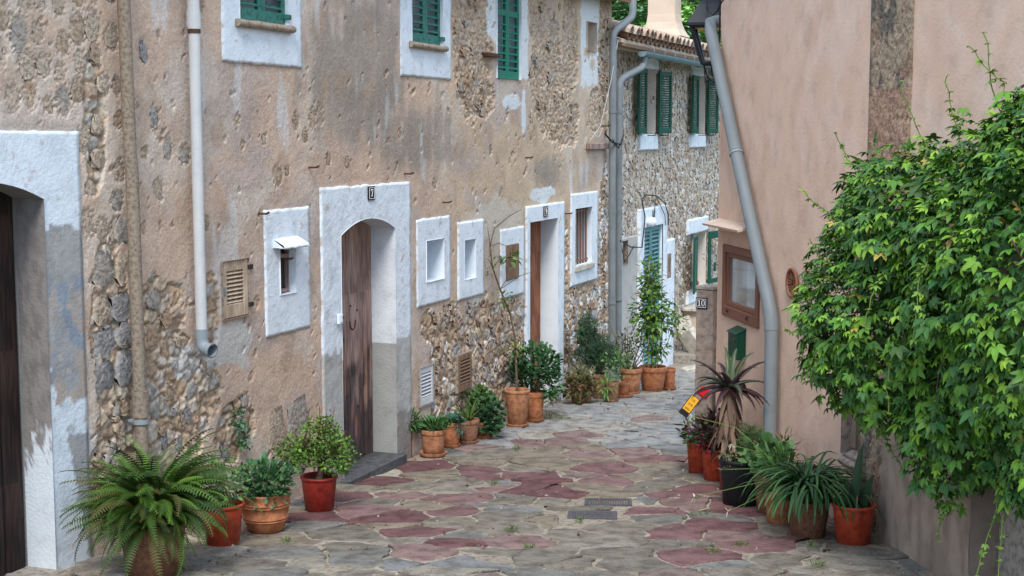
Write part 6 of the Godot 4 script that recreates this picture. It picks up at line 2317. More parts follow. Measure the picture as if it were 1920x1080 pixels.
func pot(parent: Node3D, pos: Vector3, rt: float, rb: float, h: float, material: Material, style := "rim", saucer := 0.0) -> void:
	var y := 0.0
	var t := at(pos)
	if saucer > 0.0:
		var s := MB.new()
		lathe(s, [Vector2(saucer * 0.88, 0), Vector2(saucer, 0.004), Vector2(saucer * 1.03, 0.035), Vector2(saucer * 1.03, 0.035), Vector2(saucer * 0.96, 0.036), Vector2(saucer * 0.9, 0.012), Vector2(0.001, 0.012)], 32, t)
		part("saucer", s.mesh(), material, parent)
		y = 0.012
	var prof := []
	if style == "rim":
		prof = [Vector2(rb * 0.9, y), Vector2(rb, y + 0.006), Vector2(lerpf(rb, rt * 0.93, 0.5), y + h * 0.42), Vector2(rt * 0.93, y + h * 0.80), Vector2(rt * 0.93, y + h * 0.80), Vector2(rt * 0.99, y + h * 0.82), Vector2(rt * 1.0, y + h * 0.86), Vector2(rt * 1.0, y + h * 0.97), Vector2(rt * 0.97, y + h), Vector2(rt * 0.90, y + h), Vector2(rt * 0.87, y + h * 0.97), Vector2(rt * 0.84, y + h * 0.82)]
	elif style == "lip":
		prof = [Vector2(rb * 0.9, y), Vector2(rb, y + 0.006), Vector2(rt * 0.95, y + h * 0.90), Vector2(rt * 0.95, y + h * 0.90), Vector2(rt * 0.98, y + h * 0.91), Vector2(rt * 1.02, y + h * 0.94), Vector2(rt * 1.02, y + h * 0.99), Vector2(rt * 0.98, y + h), Vector2(rt * 0.92, y + h), Vector2(rt * 0.90, y + h * 0.97), Vector2(rt * 0.86, y + h * 0.82)]
	elif style == "ribbed":
		prof = [Vector2(rb * 0.9, y), Vector2(rb, y + 0.006), Vector2(lerpf(rb, rt, 0.45), y + h * 0.25)]
		for q in [0.30, 0.36, 0.66, 0.73]:
			var r := lerpf(rb, rt, sqrt(q) * 0.95)
			prof += [Vector2(r, y + h * (q - 0.02)), Vector2(r + 0.008, y + h * (q - 0.008)), Vector2(r + 0.008, y + h * (q + 0.008)), Vector2(lerpf(rb, rt, sqrt(q + 0.02) * 0.95), y + h * (q + 0.02))]
		prof += [Vector2(rt * 0.985, y + h * 0.93), Vector2(rt * 1.01, y + h * 0.95), Vector2(rt * 1.01, y + h * 0.99), Vector2(rt * 0.98, y + h), Vector2(rt * 0.92, y + h), Vector2(rt * 0.90, y + h * 0.96), Vector2(rt * 0.86, y + h * 0.82)]
	var b := MB.new()
	lathe(b, prof, 36, t)
	part("pot", b.mesh(), material, parent)
	var s := MB.new()
	lathe(s, [Vector2(rt * 0.88, y + h * 0.86), Vector2(rt * 0.5, y + h * 0.885), Vector2(0.001, y + h * 0.89)], 20, t)
	part("soil", s.mesh(), M.soil, parent)


func potted(called: String, label: String, x: float, z: float, group: String) -> Node3D:
	return thing(called, label, "potted plant", Vector3(x, ground(x, z) + 0.012, z), group)


func pick(cols: Array) -> Color:
	var c: Color = cols[rng.randi() % cols.size()]
	return c * rng.randf_range(0.8, 1.2)


func clump(parent: Node3D, called: String, mesh_key: String, mat_key: String, c: Vector3, r: Vector3, n: int, s0: float, s1: float, cols: Array, shell := 0.5, lift := 0.3) -> void:
	var places := []
	var colors := []
	for k in n:
		var d := Vector3(rng.randfn(), rng.randfn(), rng.randfn()).normalized()
		var rr := pow(rng.randf(), shell)
		rr *= 1.0 + 0.22 * n_mid.get_noise_3d(d.x * 1.5 + c.x, d.y * 1.5, d.z * 1.5 + c.z)
		var p := c + Vector3(d.x * r.x, d.y * r.y, d.z * r.z) * rr
		var dir := (d + Vector3(rng.randfn(), rng.randfn(), rng.randfn()) * 0.45 + Vector3(0, lift, 0)).normalized()
		var up := (Vector3(0, 1.0, 0) + d * 0.6 + Vector3(rng.randfn(), 0, rng.randfn()) * 0.35)
		var s := rng.randf_range(s0, s1)
		places.append(aim(p, dir, up, Vector3.ONE * s))
		colors.append(pick(cols))
	many(called, L[mesh_key], M[mat_key], parent, places, colors)


func stems(parent: Node3D, material: Material, base: Vector3, tips: Array, r0: float, r1: float, bend := 0.05) -> void:
	for tp in tips:
		var b := MB.new()
		var m: Vector3 = base.lerp(tp, 0.5) + Vector3(rng.randfn() * bend, 0.02, rng.randfn() * bend)
		tube(b, [base, base.lerp(m, 0.6), m, tp], [r0, r0 * 0.85, (r0 + r1) * 0.5, r1], 7)
		part("stem", b.mesh(), material, parent)


const GREENS := [Color(0.045, 0.115, 0.022), Color(0.06, 0.14, 0.03), Color(0.035, 0.085, 0.02), Color(0.085, 0.17, 0.035)]
const JADE := [Color(0.03, 0.10, 0.03), Color(0.045, 0.13, 0.045), Color(0.025, 0.075, 0.025), Color(0.07, 0.16, 0.06)]
const BLUES := [Color(0.06, 0.15, 0.10), Color(0.09, 0.19, 0.14), Color(0.045, 0.115, 0.07)]
const FERNS := [Color(0.042, 0.092, 0.012), Color(0.058, 0.12, 0.015), Color(0.032, 0.068, 0.012), Color(0.10, 0.20, 0.022), Color(0.085, 0.08, 0.018)]
const GL := "potted plants along the plastered facade"
const GR := "potted plants along the pink house"


func plants_left() -> void:
	rng.seed = 101
	# the big fern
	var f := potted("potted_fern", "huge spreading fern in a large weathered terracotta pot", -2.23, -8.72, GL)
	pot(f, f.position, 0.215, 0.155, 0.34, M.clay_fern, "lip")
	var crown := f.position + Vector3(0, 0.34, 0)
	for k in 290:
		var a := rng.randf() * TAU
		var kind := rng.randi() % 6
		var ln := rng.randf_range(0.30, 0.66)
		var steep := rng.randf_range(-0.6, 0.5)
		if k < 120:
			kind = [1, 0, 3, 3][rng.randi() % 4]
			ln = rng.randf_range(0.42, 0.70)
			steep = rng.randf_range(-0.15, 0.5)
		var dir := Vector3(cos(a), 0, sin(a))
		# the wall stands behind it: fronds bend away from it
		if dir.dot(FL.basis.z) < -0.3:
			ln *= 0.85
		var t := aim(crown + dir * rng.randf_range(0.0, 0.14) + Vector3(0, rng.randf_range(-0.03, 0.06), 0), dir, Vector3.UP, Vector3(ln * rng.randf_range(0.8, 1.3), ln, ln))
		t.basis = Basis(t.basis.x.normalized(), -steep) * t.basis
		t.basis = Basis(dir, rng.randf_range(-0.5, 0.5)) * t.basis
		part("frond", L["frond%d" % kind], tone(FERNS[[0, 0, 1, 1, 2, 2, 3, 4][rng.randi() % 8]]), f, t)
	# the inner mass of shorter fronds
	for kind in 6:
		var places := []
		var colors := []
		for k in 42:
			var a := rng.randf() * TAU
			var dir := Vector3(cos(a), 0, sin(a))
			var ln := rng.randf_range(0.22, 0.5)
			var t := aim(crown + dir * rng.randf_range(0.0, 0.17) + Vector3(0, rng.randf_range(-0.05, 0.1), 0), dir, Vector3.UP, Vector3(ln * 1.2, ln, ln))
			t.basis = Basis(t.basis.x.normalized(), rng.randf_range(-0.5, 0.6)) * t.basis
			t.basis = Basis(dir, rng.randf_range(-0.8, 0.8)) * t.basis
			places.append(t)
			colors.append(pick(FERNS))
		many("fronds", L["frond%d" % kind], M.leaf, f, places, colors)
	# red plastic pot
	var p := potted("potted_shrub", "small leafy shrub in a red plastic pot beside the big fern", -1.99, -9.67, GL)
	pot(p, p.position, 0.15, 0.112, 0.29, M.pot_red, "lip")
	clump(p, "foliage", "oval", "leaf", p.position + Vector3(-0.02, 0.42, 0), Vector3(0.19, 0.17, 0.19), 420, 0.03, 0.055, [Color(0.07, 0.16, 0.04), Color(0.10, 0.21, 0.05), Color(0.05, 0.12, 0.05)])
	# jade plant in ribbed terracotta
	p = potted("potted_jade", "jade plant in a broad ribbed terracotta pot with rope bands", -1.78, -10.17, GL)
	pot(p, p.position, 0.185, 0.125, 0.285, M.clay_orange, "ribbed")
	clump(p, "foliage", "spoon", "leaf_thick", p.position + Vector3(0, 0.36, 0), Vector3(0.21, 0.13, 0.21), 560, 0.038, 0.062, JADE, 0.4)
	clump(p, "foliage", "spoon", "leaf_thick", p.position + Vector3(0.02, 0.28, 0.12), Vector3(0.17, 0.07, 0.08), 120, 0.035, 0.05, JADE, 0.5, -0.4)
	stems(p, M.bark, p.position + Vector3(0, 0.24, 0), [p.position + Vector3(0.1, 0.4, 0.05), p.position + Vector3(-0.12, 0.38, 0.02), p.position + Vector3(0, 0.42, -0.1)], 0.016, 0.008)
	# dwarf jade bush
	p = potted("potted_bush", "small-leaved twiggy bush in a maroon plastic pot by door number 7", -1.51, -11.05, GL)
	pot(p, p.position, 0.145, 0.112, 0.275, M.pot_maroon, "lip")
	var tips := []
	for k in 16:
		var a := TAU * k / 16.0 + rng.randf() * 0.4
		var r := rng.randf_range(0.08, 0.24)
		tips.append(p.position + Vector3(cos(a) * r, rng.randf_range(0.42, 0.78) - r * 0.3, sin(a) * r))
	stems(p, M.bark, p.position + Vector3(0, 0.23, 0), [p.position + Vector3(0.02, 0.52, 0)], 0.034, 0.02, 0.015)
	stems(p, M.bark, p.position + Vector3(0.01, 0.40, 0), tips, 0.013, 0.004)
	for q in [[-0.16, 0.62], [-0.08, 0.74], [0.02, 0.83], [0.06, 0.78], [0.13, 0.70], [0.18, 0.62], [-0.22, 0.56], [0.1, 0.8]]:
		var b := MB.new()
		var tip := p.position + Vector3(q[0] * 1.15, q[1], rng.randf_range(-0.1, 0.1))
		tube(b, [p.position + Vector3(q[0] * 0.7, 0.45, 0), tip], [0.006, 0.0035], 5)
		part("stem", b.mesh(), M.frame_brown, p)
		clump(p, "foliage", "round", "leaf", tip.lerp(p.position + Vector3(q[0] * 0.7, 0.45, 0), 0.4), Vector3(0.03, 0.11, 0.03), 40, 0.017, 0.026, [Color(0.14, 0.26, 0.04), Color(0.10, 0.2, 0.03)])
	var small := [Color(0.12, 0.235, 0.035), Color(0.085, 0.175, 0.03), Color(0.055, 0.115, 0.02), Color(0.16, 0.28, 0.045)]
	clump(p, "foliage", "round", "leaf", p.position + Vector3(-0.15, 0.45, 0.03), Vector3(0.2, 0.13, 0.2), 850, 0.018, 0.03, small, 0.6)
	clump(p, "foliage", "round", "leaf", p.position + Vector3(0.12, 0.44, 0.0), Vector3(0.2, 0.15, 0.2), 850, 0.018, 0.03, small, 0.6)
	clump(p, "foliage", "round", "leaf", p.position + Vector3(0.02, 0.6, 0.0), Vector3(0.17, 0.14, 0.16), 560, 0.018, 0.028, small, 0.6)
	clump(p, "foliage", "round", "leaf", p.position + Vector3(0.17, 0.35, 0.06), Vector3(0.08, 0.06, 0.08), 110, 0.018, 0.028, small, 0.6)
	# caper on the wall
	var w := thing("wall_plant", "small trailing weed rooted in the plaster above the jade plant", "plant", FL * Vector3(9.33, 0.95, 0.02))
	clump(w, "foliage", "oval", "leaf", FL * Vector3(9.33, 0.82, 0.05), Vector3(0.05, 0.12, 0.06), 90, 0.03, 0.05, [Color(0.07, 0.15, 0.08), Color(0.10, 0.19, 0.11), Color(0.05, 0.12, 0.05)], 0.7, -0.3)
	clump(w, "foliage", "oval", "leaf", FL * Vector3(9.38, 0.66, 0.06), Vector3(0.07, 0.07, 0.06), 60, 0.03, 0.05, [Color(0.07, 0.15, 0.08), Color(0.06, 0.15, 0.04)], 0.7, -0.3)
	stems(w, M.bark, FL * Vector3(9.32, 0.98, -0.01), [FL * Vector3(9.36, 0.68, 0.06)], 0.006, 0.003)
	# succulents past door 7
	p = potted("potted_succulent", "spiky green succulent spilling from a pale terracotta pot on a saucer", -0.77, -13.84, GL)
	pot(p, p.position, 0.13, 0.095, 0.25, M.clay_pale, "rim", 0.135)
	var succ := [Color(0.045, 0.13, 0.03), Color(0.065, 0.165, 0.04), Color(0.03, 0.085, 0.025)]
	clump(p, "foliage", "narrow", "leaf_thick", p.position + Vector3(0.02, 0.29, 0), Vector3(0.14, 0.05, 0.13), 240, 0.07, 0.11, succ, 0.6, 1.2)
	clump(p, "foliage", "narrow", "leaf_thick", p.position + Vector3(-0.22, 0.33, 0.02), Vector3(0.10, 0.09, 0.10), 240, 0.07, 0.11, succ, 0.5, 0.3)
	stems(p, M.bark, p.position + Vector3(-0.03, 0.24, 0), [p.position + Vector3(-0.2, 0.28, 0.02)], 0.016, 0.013, 0.01)
	p = potted("potted_succulent", "trailing blue-green succulent in a slim orange terracotta pot", -0.61, -14.35, GL)
	pot(p, p.position, 0.09, 0.07, 0.25, M.clay_orange, "rim", 0.085)
	clump(p, "foliage", "rosette", "leaf_thick", p.position + Vector3(0.03, 0.29, 0.03), Vector3(0.10, 0.06, 0.09), 34, 0.05, 0.075, BLUES, 0.6, 0.6)
	clump(p, "foliage", "narrow", "leaf_thick", p.position + Vector3(0.08, 0.22, 0.06), Vector3(0.05, 0.09, 0.05), 70, 0.04, 0.06, BLUES, 0.6, -0.3)
	p = potted("potted_agave", "broad-leaved agave in a mottled pink terracotta pot on a saucer", -0.45, -14.58, GL)
	pot(p, p.position, 0.115, 0.085, 0.24, M.clay_old, "rim", 0.105)
	for k in 13:
		var a := TAU * k / 13.0
		part("leaf", L["aloe%d" % (k % 2)], tone([Color(0.09, 0.16, 0.03), Color(0.13, 0.19, 0.04), Color(0.06, 0.11, 0.03)][k % 3], "leaf_thick"), p, aim(p.position + Vector3(0, 0.22, 0), Vector3(cos(a), 0.25 + 0.4 * (k % 3), sin(a)), Vector3.UP, Vector3(0.30, 0.24, rng.randf_range(0.22, 0.32))))
	p = potted("potted_sedum", "bushy blue-green sedum overflowing a low terracotta pot", -0.30, -14.95, GL)
	pot(p, p.position, 0.105, 0.085, 0.17, M.clay_orange, "rim", 0.10)
	clump(p, "foliage", "rosette", "leaf_thick", p.position + Vector3(0.02, 0.27, 0.02), Vector3(0.2, 0.22, 0.19), 170, 0.045, 0.07, [Color(0.055, 0.135, 0.06), Color(0.085, 0.18, 0.08), Color(0.04, 0.1, 0.045)], 0.3, 0.2)
	clump(p, "foliage", "rosette", "leaf_thick", p.position + Vector3(-0.04, 0.42, -0.02), Vector3(0.15, 0.13, 0.15), 80, 0.04, 0.06, [Color(0.10, 0.18, 0.04), Color(0.07, 0.15, 0.05)], 0.4, 0.6)
	clump(p, "foliage", "rosette", "leaf_thick", p.position + Vector3(0.08, 0.14, 0.1), Vector3(0.13, 0.1, 0.1), 60, 0.04, 0.06, [Color(0.055, 0.135, 0.06), Color(0.085, 0.18, 0.08)], 0.4, -0.2)
	# tall pot with a bare climbing stem
	p = potted("potted_climber", "nearly bare climbing stem trained up the wall from a tall terracotta pot", 0.06, -15.78, GL)
	pot(p, p.position, 0.14, 0.105, 0.40, M.clay_pale, "lip", 0.125)
	var cl := [p.position + Vector3(0, 0.34, 0), FL * Vector3(14.76, 0.75, 0.22), FL * Vector3(14.78, 1.0, 0.16), FL * Vector3(14.62, 1.3, 0.10), FL * Vector3(14.47, 1.55, 0.07), FL * Vector3(14.42, 1.78, 0.06), FL * Vector3(14.55, 1.97, 0.06), FL * Vector3(15.0, 2.08, 0.06), FL * Vector3(15.4, 2.14, 0.06)]
	var b2 := MB.new()
	tube(b2, cl, [0.016, 0.013, 0.012, 0.011, 0.009, 0.008, 0.007, 0.005, 0.003], 6)
	part("stem", b2.mesh(), M.bark, p)
	for q in [[3, FL * Vector3(15.0, 1.36, 0.08)], [4, FL * Vector3(14.8, 1.62, 0.1)], [4, FL * Vector3(14.3, 1.66, 0.06)], [5, FL * Vector3(14.35, 2.0, 0.06)], [3, FL * Vector3(15.9, 1.4, 0.1)], [5, FL * Vector3(14.9, 1.75, 0.08)]]:
		var b3 := MB.new()
		tube(b3, [cl[q[0]], cl[q[0]].lerp(q[1], 0.5) + Vector3(0, 0.04, 0), q[1]], [0.005, 0.004, 0.002], 5)
		part("twig", b3.mesh(), M.bark, p)
	var thin := [Color(0.10, 0.19, 0.035), Color(0.2, 0.24, 0.05), Color(0.3, 0.2, 0.06), Color(0.07, 0.14, 0.03)]
	clump(p, "foliage", "oval", "leaf", FL * Vector3(14.85, 1.62, 0.1), Vector3(0.16, 0.06, 0.06), 16, 0.06, 0.1, [Color(0.07, 0.16, 0.03), Color(0.10, 0.2, 0.04)], 0.7, 0.0)
	clump(p, "foliage", "oval", "leaf", FL * Vector3(14.68, 1.2, 0.12), Vector3(0.10, 0.12, 0.06), 36, 0.03, 0.06, thin, 0.7, 0.0)
	clump(p, "foliage", "oval", "leaf", FL * Vector3(14.45, 1.6, 0.08), Vector3(0.07, 0.25, 0.04), 22, 0.025, 0.05, thin, 0.7, 0.0)
	clump(p, "foliage", "oval", "leaf", FL * Vector3(14.77, 0.62, 0.24), Vector3(0.14, 0.2, 0.12), 80, 0.035, 0.06, thin, 0.7, 0.0)
	# jade bush by door 9
	p = potted("potted_jade", "tall dark jade bush in an orange terracotta pot before door number 9", 0.25, -16.14, GL)
	pot(p, p.position, 0.125, 0.095, 0.33, M.clay_orange, "rim", 0.105)
	clump(p, "foliage", "spoon", "leaf_thick", p.position + Vector3(0.03, 0.66, 0), Vector3(0.27, 0.22, 0.27), 820, 0.045, 0.07, JADE, 0.35)
	clump(p, "foliage", "spoon", "leaf_thick", p.position + Vector3(0.2, 0.42, 0.05), Vector3(0.12, 0.2, 0.14), 260, 0.045, 0.07, JADE + [Color(0.10, 0.19, 0.05)], 0.5, -0.2)
	clump(p, "foliage", "spoon", "leaf_thick", p.position + Vector3(-0.12, 0.5, -0.05), Vector3(0.16, 0.17, 0.16), 260, 0.045, 0.065, JADE, 0.4)
	stems(p, M.bark, p.position + Vector3(0, 0.28, 0), [p.position + Vector3(0.15, 0.6, 0), p.position + Vector3(-0.1, 0.62, 0), p.position + Vector3(0.05, 0.7, 0.1)], 0.02, 0.008)
	var dry := thing("dry_grass", "straw coloured dry grass sprouting behind the jade bush's pot", "plant", Vector3(0.42, ground(0.42, -16.3), -16.3))
	for k in 26:
		part("blade", L["arch%d" % (k % 4)], tone([Color(0.30, 0.22, 0.10), Color(0.22, 0.22, 0.08), Color(0.14, 0.19, 0.05)][k % 3]), dry, aim(dry.position + Vector3(rng.randfn() * 0.05, 0, rng.randfn() * 0.05), Vector3(rng.randfn(), 0, rng.randfn()), Vector3.UP, Vector3(0.18, 0.28, 0.25) * rng.randf_range(0.7, 1.2)))
	# the group under the barred window
	p = potted("potted_sedum", "brownish trailing sedum hiding an old terracotta pot under the barred window", 0.86, -17.6, GL)
	pot(p, p.position, 0.15, 0.12, 0.26, M.clay_old, "rim")
	var rus := [Color(0.09, 0.105, 0.03), Color(0.15, 0.13, 0.05), Color(0.16, 0.085, 0.045), Color(0.06, 0.085, 0.025)]
	clump(p, "foliage", "rosette", "leaf_matt", p.position + Vector3(-0.03, 0.2, 0.06), Vector3(0.24, 0.18, 0.2), 260, 0.03, 0.05, rus, 0.3, 0.0)
	clump(p, "foliage", "narrow", "leaf_matt", p.position + Vector3(0.02, 0.34, 0), Vector3(0.2, 0.09, 0.18), 140, 0.05, 0.1, [Color(0.13, 0.16, 0.05), Color(0.2, 0.18, 0.07)], 0.6, 0.4)
	p = potted("potted_rosemary", "tall dark rosemary in a narrow terracotta pot", 1.12, -18.1, GL)
	pot(p, p.position, 0.10, 0.08, 0.30, M.clay_old, "rim", 0.09)
	var ros := [Color(0.05, 0.11, 0.055), Color(0.07, 0.14, 0.075), Color(0.04, 0.085, 0.045)]
	var rt := []
	for k in 16:
		rt.append(p.position + Vector3(rng.randf_range(-0.32, 0.2), rng.randf_range(0.6, 0.98), rng.randf_range(-0.18, 0.2)))
	stems(p, M.bark, p.position + Vector3(0, 0.26, 0), rt, 0.010, 0.004, 0.04)
	clump(p, "foliage", "sprig", "leaf_matt", p.position + Vector3(-0.06, 0.55, 0), Vector3(0.32, 0.24, 0.24), 330, 0.07, 0.11, ros, 0.6, 0.8)
	clump(p, "foliage", "sprig", "leaf_matt", p.position + Vector3(-0.17, 0.82, 0), Vector3(0.17, 0.25, 0.14), 170, 0.07, 0.1, ros, 0.6, 1.2)
	p = potted("potted_shrub", "fresh green leafy plant in a small clay pot beside the rosemary", 1.25, -17.75, GL)
	pot(p, p.position, 0.09, 0.07, 0.24, M.clay_old, "rim", 0.085)
	clump(p, "foliage", "oval", "leaf", p.position + Vector3(0.05, 0.46, -0.05), Vector3(0.2, 0.17, 0.17), 240, 0.035, 0.06, [Color(0.09, 0.2, 0.05), Color(0.06, 0.14, 0.04), Color(0.13, 0.25, 0.06)], 0.5)
	clump(p, "foliage", "narrow", "leaf", p.position + Vector3(-0.08, 0.2, 0.06), Vector3(0.09, 0.12, 0.09), 70, 0.08, 0.15, [Color(0.10, 0.23, 0.05), Color(0.15, 0.28, 0.06)], 0.6, 0.0)
	p = thing("small_pot", "small empty terracotta pot in a dish", "pot", Vector3(1.42, ground(1.42, -18.15) + 0.012, -18.15), GL)
	pot(p, p.position, 0.075, 0.06, 0.17, M.clay_orange, "rim", 0.125)
	p = potted("potted_shrub", "sparse wispy grey-green shrub in a medium terracotta pot on a saucer", 1.54, -18.45, GL)
	pot(p, p.position, 0.15, 0.11, 0.32, M.clay_pale, "rim", 0.125)
	rt = []
	for k in 14:
		rt.append(p.position + Vector3(rng.randf_range(-0.3, 0.18), rng.randf_range(0.5, 0.95), rng.randf_range(-0.15, 0.15)))
	stems(p, M.bark, p.position + Vector3(0, 0.28, 0), rt, 0.009, 0.003, 0.07)
	clump(p, "foliage", "oval", "leaf_matt", p.position + Vector3(-0.02, 0.58, 0), Vector3(0.25, 0.26, 0.2), 420, 0.028, 0.05, [Color(0.09, 0.12, 0.045), Color(0.12, 0.14, 0.06), Color(0.06, 0.09, 0.04), Color(0.13, 0.10, 0.05)], 0.6, 0.3)
	p = potted("potted_climber", "tall leafy climber on canes in a wide terracotta pot before the blue-green door", 1.85, -18.7, GL)
	pot(p, p.position, 0.185, 0.135, 0.33, M.clay_orange, "rim")
	for q in [[-0.06, 1.7], [0.05, 1.62], [0.0, 1.5]]:
		var cb := MB.new()
		tube(cb, [p.position + Vector3(q[0], 0.25, 0.02), p.position + Vector3(q[0] * 0.6 - 0.03, q[1], 0)], 0.007, 5)
		part("cane", cb.mesh(), M.pale_wood, p)
	var lem := [Color(0.07, 0.165, 0.03), Color(0.11, 0.235, 0.04), Color(0.05, 0.12, 0.025), Color(0.17, 0.27, 0.05), Color(0.09, 0.2, 0.035)]
	clump(p, "foliage", "oval", "leaf", p.position + Vector3(-0.02, 1.0, 0), Vector3(0.31, 0.40, 0.26), 620, 0.06, 0.095, lem, 0.6, -0.2)
	clump(p, "foliage", "oval", "leaf", p.position + Vector3(-0.04, 1.45, 0), Vector3(0.17, 0.34, 0.15), 330, 0.05, 0.08, lem, 0.6, 0.0)
	clump(p, "foliage", "oval", "leaf", p.position + Vector3(0.02, 0.58, 0), Vector3(0.2, 0.2, 0.18), 190, 0.05, 0.08, lem, 0.7, -0.2)
	clump(p, "foliage", "oval", "leaf", p.position + Vector3(0.3, 0.95, 0), Vector3(0.14, 0.26, 0.1), 60, 0.055, 0.08, lem, 0.7, -0.2)
	clump(p, "foliage", "oval", "leaf", p.position + Vector3(-0.05, 1.05, 0.05), Vector3(0.26, 0.4, 0.2), 18, 0.05, 0.075, [Color(0.30, 0.22, 0.03), Color(0.25, 0.12, 0.02), Color(0.28, 0.26, 0.05)], 0.6, -0.2)
	stems(p, M.green_stem, p.position + Vector3(0, 0.28, 0), [p.position + Vector3(-0.12, 1.2, 0.05), p.position + Vector3(0.15, 1.1, 0.0), p.position + Vector3(0.3, 0.95, 0), p.position + Vector3(-0.05, 1.6, 0)], 0.007, 0.003, 0.06)
	p = thing("small_pot", "slim empty terracotta pot standing on a brick beyond the tall climber", "pot", Vector3(2.09, ground(2.09, -18.9) + 0.012, -18.9), GL)
	pot(p, p.position, 0.085, 0.07, 0.27, M.clay_orange, "rim", 0.095)


func plants_right() -> void:
	rng.seed = 202
	var dark := [Color(0.055, 0.012, 0.022), Color(0.035, 0.012, 0.018), Color(0.09, 0.015, 0.03), Color(0.03, 0.025, 0.015), Color(0.04, 0.07, 0.02)]
	var p := potted("potted_coleus", "green-edged leafy plant in the last red pot, beside the scooter", 1.72, -12.95, GR)
	pot(p, p.position, 0.125, 0.10, 0.29, M.pot_red, "lip")
	clump(p, "foliage", "oval", "leaf", p.position + Vector3(0.0, 0.36, 0.0), Vector3(0.18, 0.14, 0.18), 300, 0.04, 0.065, [Color(0.04, 0.09, 0.025), Color(0.06, 0.12, 0.03), Color(0.04, 0.02, 0.02)], 0.45)
	p = potted("potted_coleus", "dark purple coleus in a red plastic pot with magenta leaf hearts", 1.80, -12.5, GR)
	pot(p, p.position, 0.125, 0.10, 0.29, M.pot_red, "lip")
	clump(p, "foliage", "oval", "leaf", p.position + Vector3(0.0, 0.43, 0.0), Vector3(0.21, 0.18, 0.21), 420, 0.04, 0.07, dark, 0.45)
	clump(p, "foliage", "oval", "leaf", p.position + Vector3(-0.02, 0.46, 0.05), Vector3(0.23, 0.2, 0.22), 40, 0.04, 0.06, [Color(0.22, 0.01, 0.05), Color(0.16, 0.01, 0.05)], 0.2)
	p = potted("potted_aloe", "tall aloe with a skirt of dead brown leaves in a red pot", 1.88, -12.06, GR)
	pot(p, p.position, 0.12, 0.10, 0.29, M.pot_red, "lip")
	var head := p.position + Vector3(-0.03, 0.88, 0.0)
	var tb := MB.new()
	tube(tb, [p.position + Vector3(0, 0.24, 0), p.position + Vector3(-0.01, 0.55, 0), head], [0.05, 0.05, 0.045], 10)
	part("trunk", tb.mesh(), M.bark, p)
	for k in 60:
		var a := rng.randf() * TAU
		var u := rng.randf()
		var dir := Vector3(cos(a) * rng.randf_range(0.3, 0.9), -1.0, sin(a) * rng.randf_range(0.3, 0.9))
		part("dead_leaf", L.narrow, tone([Color(0.16, 0.095, 0.065), Color(0.10, 0.06, 0.042), Color(0.24, 0.165, 0.115)][k % 3], "leaf_matt"), p, aim(head + Vector3(cos(a) * 0.03, -0.03 - 0.3 * u, sin(a) * 0.03), dir, Vector3(cos(a), 0.2, sin(a)), Vector3(0.26, 0.3, rng.randf_range(0.22, 0.36))))
	for k in 30:
		var a := TAU * k / 30.0 * 3.0 + rng.randf() * 0.3
		var tier := 0 if k < 12 else (1 if k < 27 else 2)
		var el: float = [-0.05, 0.3, 0.7][tier] + rng.randf_range(-0.12, 0.12)
		var c: Color = [Color(0.060, 0.030, 0.035), Color(0.060, 0.036, 0.038), Color(0.07, 0.10, 0.05)][tier]
		if tier == 1 and k % 2 == 0:
			c = Color(0.055, 0.075, 0.045)
		part("leaf", L["aloe%d" % [2, 2 if k % 2 == 0 else 1, 1][tier]], tone(c, "leaf_thick"), p, aim(head + Vector3(cos(a), 0, sin(a)) * 0.02 + Vector3(0, 0.02 * tier, 0), Vector3(cos(a), tan(el), sin(a)), Vector3.UP, Vector3(0.58, 0.5, rng.randf_range(0.28, 0.40))))
	# black bucket pot
	p = potted("potted_carnation", "mixed spiky greenery in a big black plastic bucket pot", 1.84, -11.32, GR)
	pot(p, p.position, 0.185, 0.145, 0.38, M.pot_black, "lip")
	for k in 34:
		var a := rng.randf() * TAU
		part("leaf", L["arch%d" % (k % 4)], tone([Color(0.07, 0.10, 0.04), Color(0.13, 0.11, 0.06), Color(0.06, 0.075, 0.03), Color(0.22, 0.16, 0.10)][k % 4], "leaf_matt"), p, aim(p.position + Vector3(-0.05 + rng.randfn() * 0.05, 0.34, rng.randfn() * 0.05), Vector3(cos(a), 0, sin(a)), Vector3.UP, Vector3(0.36, 0.2, 0.22) * rng.randf_range(0.7, 1.2)))
	clump(p, "foliage", "sprig", "leaf_matt", p.position + Vector3(0.1, 0.5, -0.03), Vector3(0.12, 0.14, 0.12), 70, 0.06, 0.1, [Color(0.06, 0.12, 0.035), Color(0.09, 0.15, 0.05), Color(0.05, 0.09, 0.03)], 0.6, 0.8)
	p = potted("potted_geranium", "round-leaved geranium in a clay pot next to the black bucket", 2.0, -10.92, GR)
	pot(p, p.position, 0.13, 0.10, 0.33, M.clay_fern, "rim")
	clump(p, "foliage", "round", "leaf", p.position + Vector3(-0.04, 0.45, 0.03), Vector3(0.19, 0.13, 0.17), 95, 0.06, 0.095, [Color(0.045, 0.125, 0.03), Color(0.065, 0.165, 0.04), Color(0.10, 0.2, 0.07)], 0.5, 0.9)
	clump(p, "foliage", "narrow", "leaf_matt", p.position + Vector3(0.1, 0.5, -0.05), Vector3(0.16, 0.12, 0.14), 80, 0.06, 0.1, [Color(0.07, 0.11, 0.03), Color(0.2, 0.12, 0.07)], 0.6, 0.5)
	p = potted("potted_garlic", "pot of thin-stalked plant with small whitish flower heads leaning over the lane", 2.0, -10.45, GR)
	pot(p, p.position, 0.135, 0.105, 0.34, M.clay_orange, "rim")
	clump(p, "foliage", "narrow", "leaf", p.position + Vector3(0, 0.42, 0), Vector3(0.15, 0.1, 0.15), 120, 0.08, 0.18, GREENS, 0.6, 0.6)
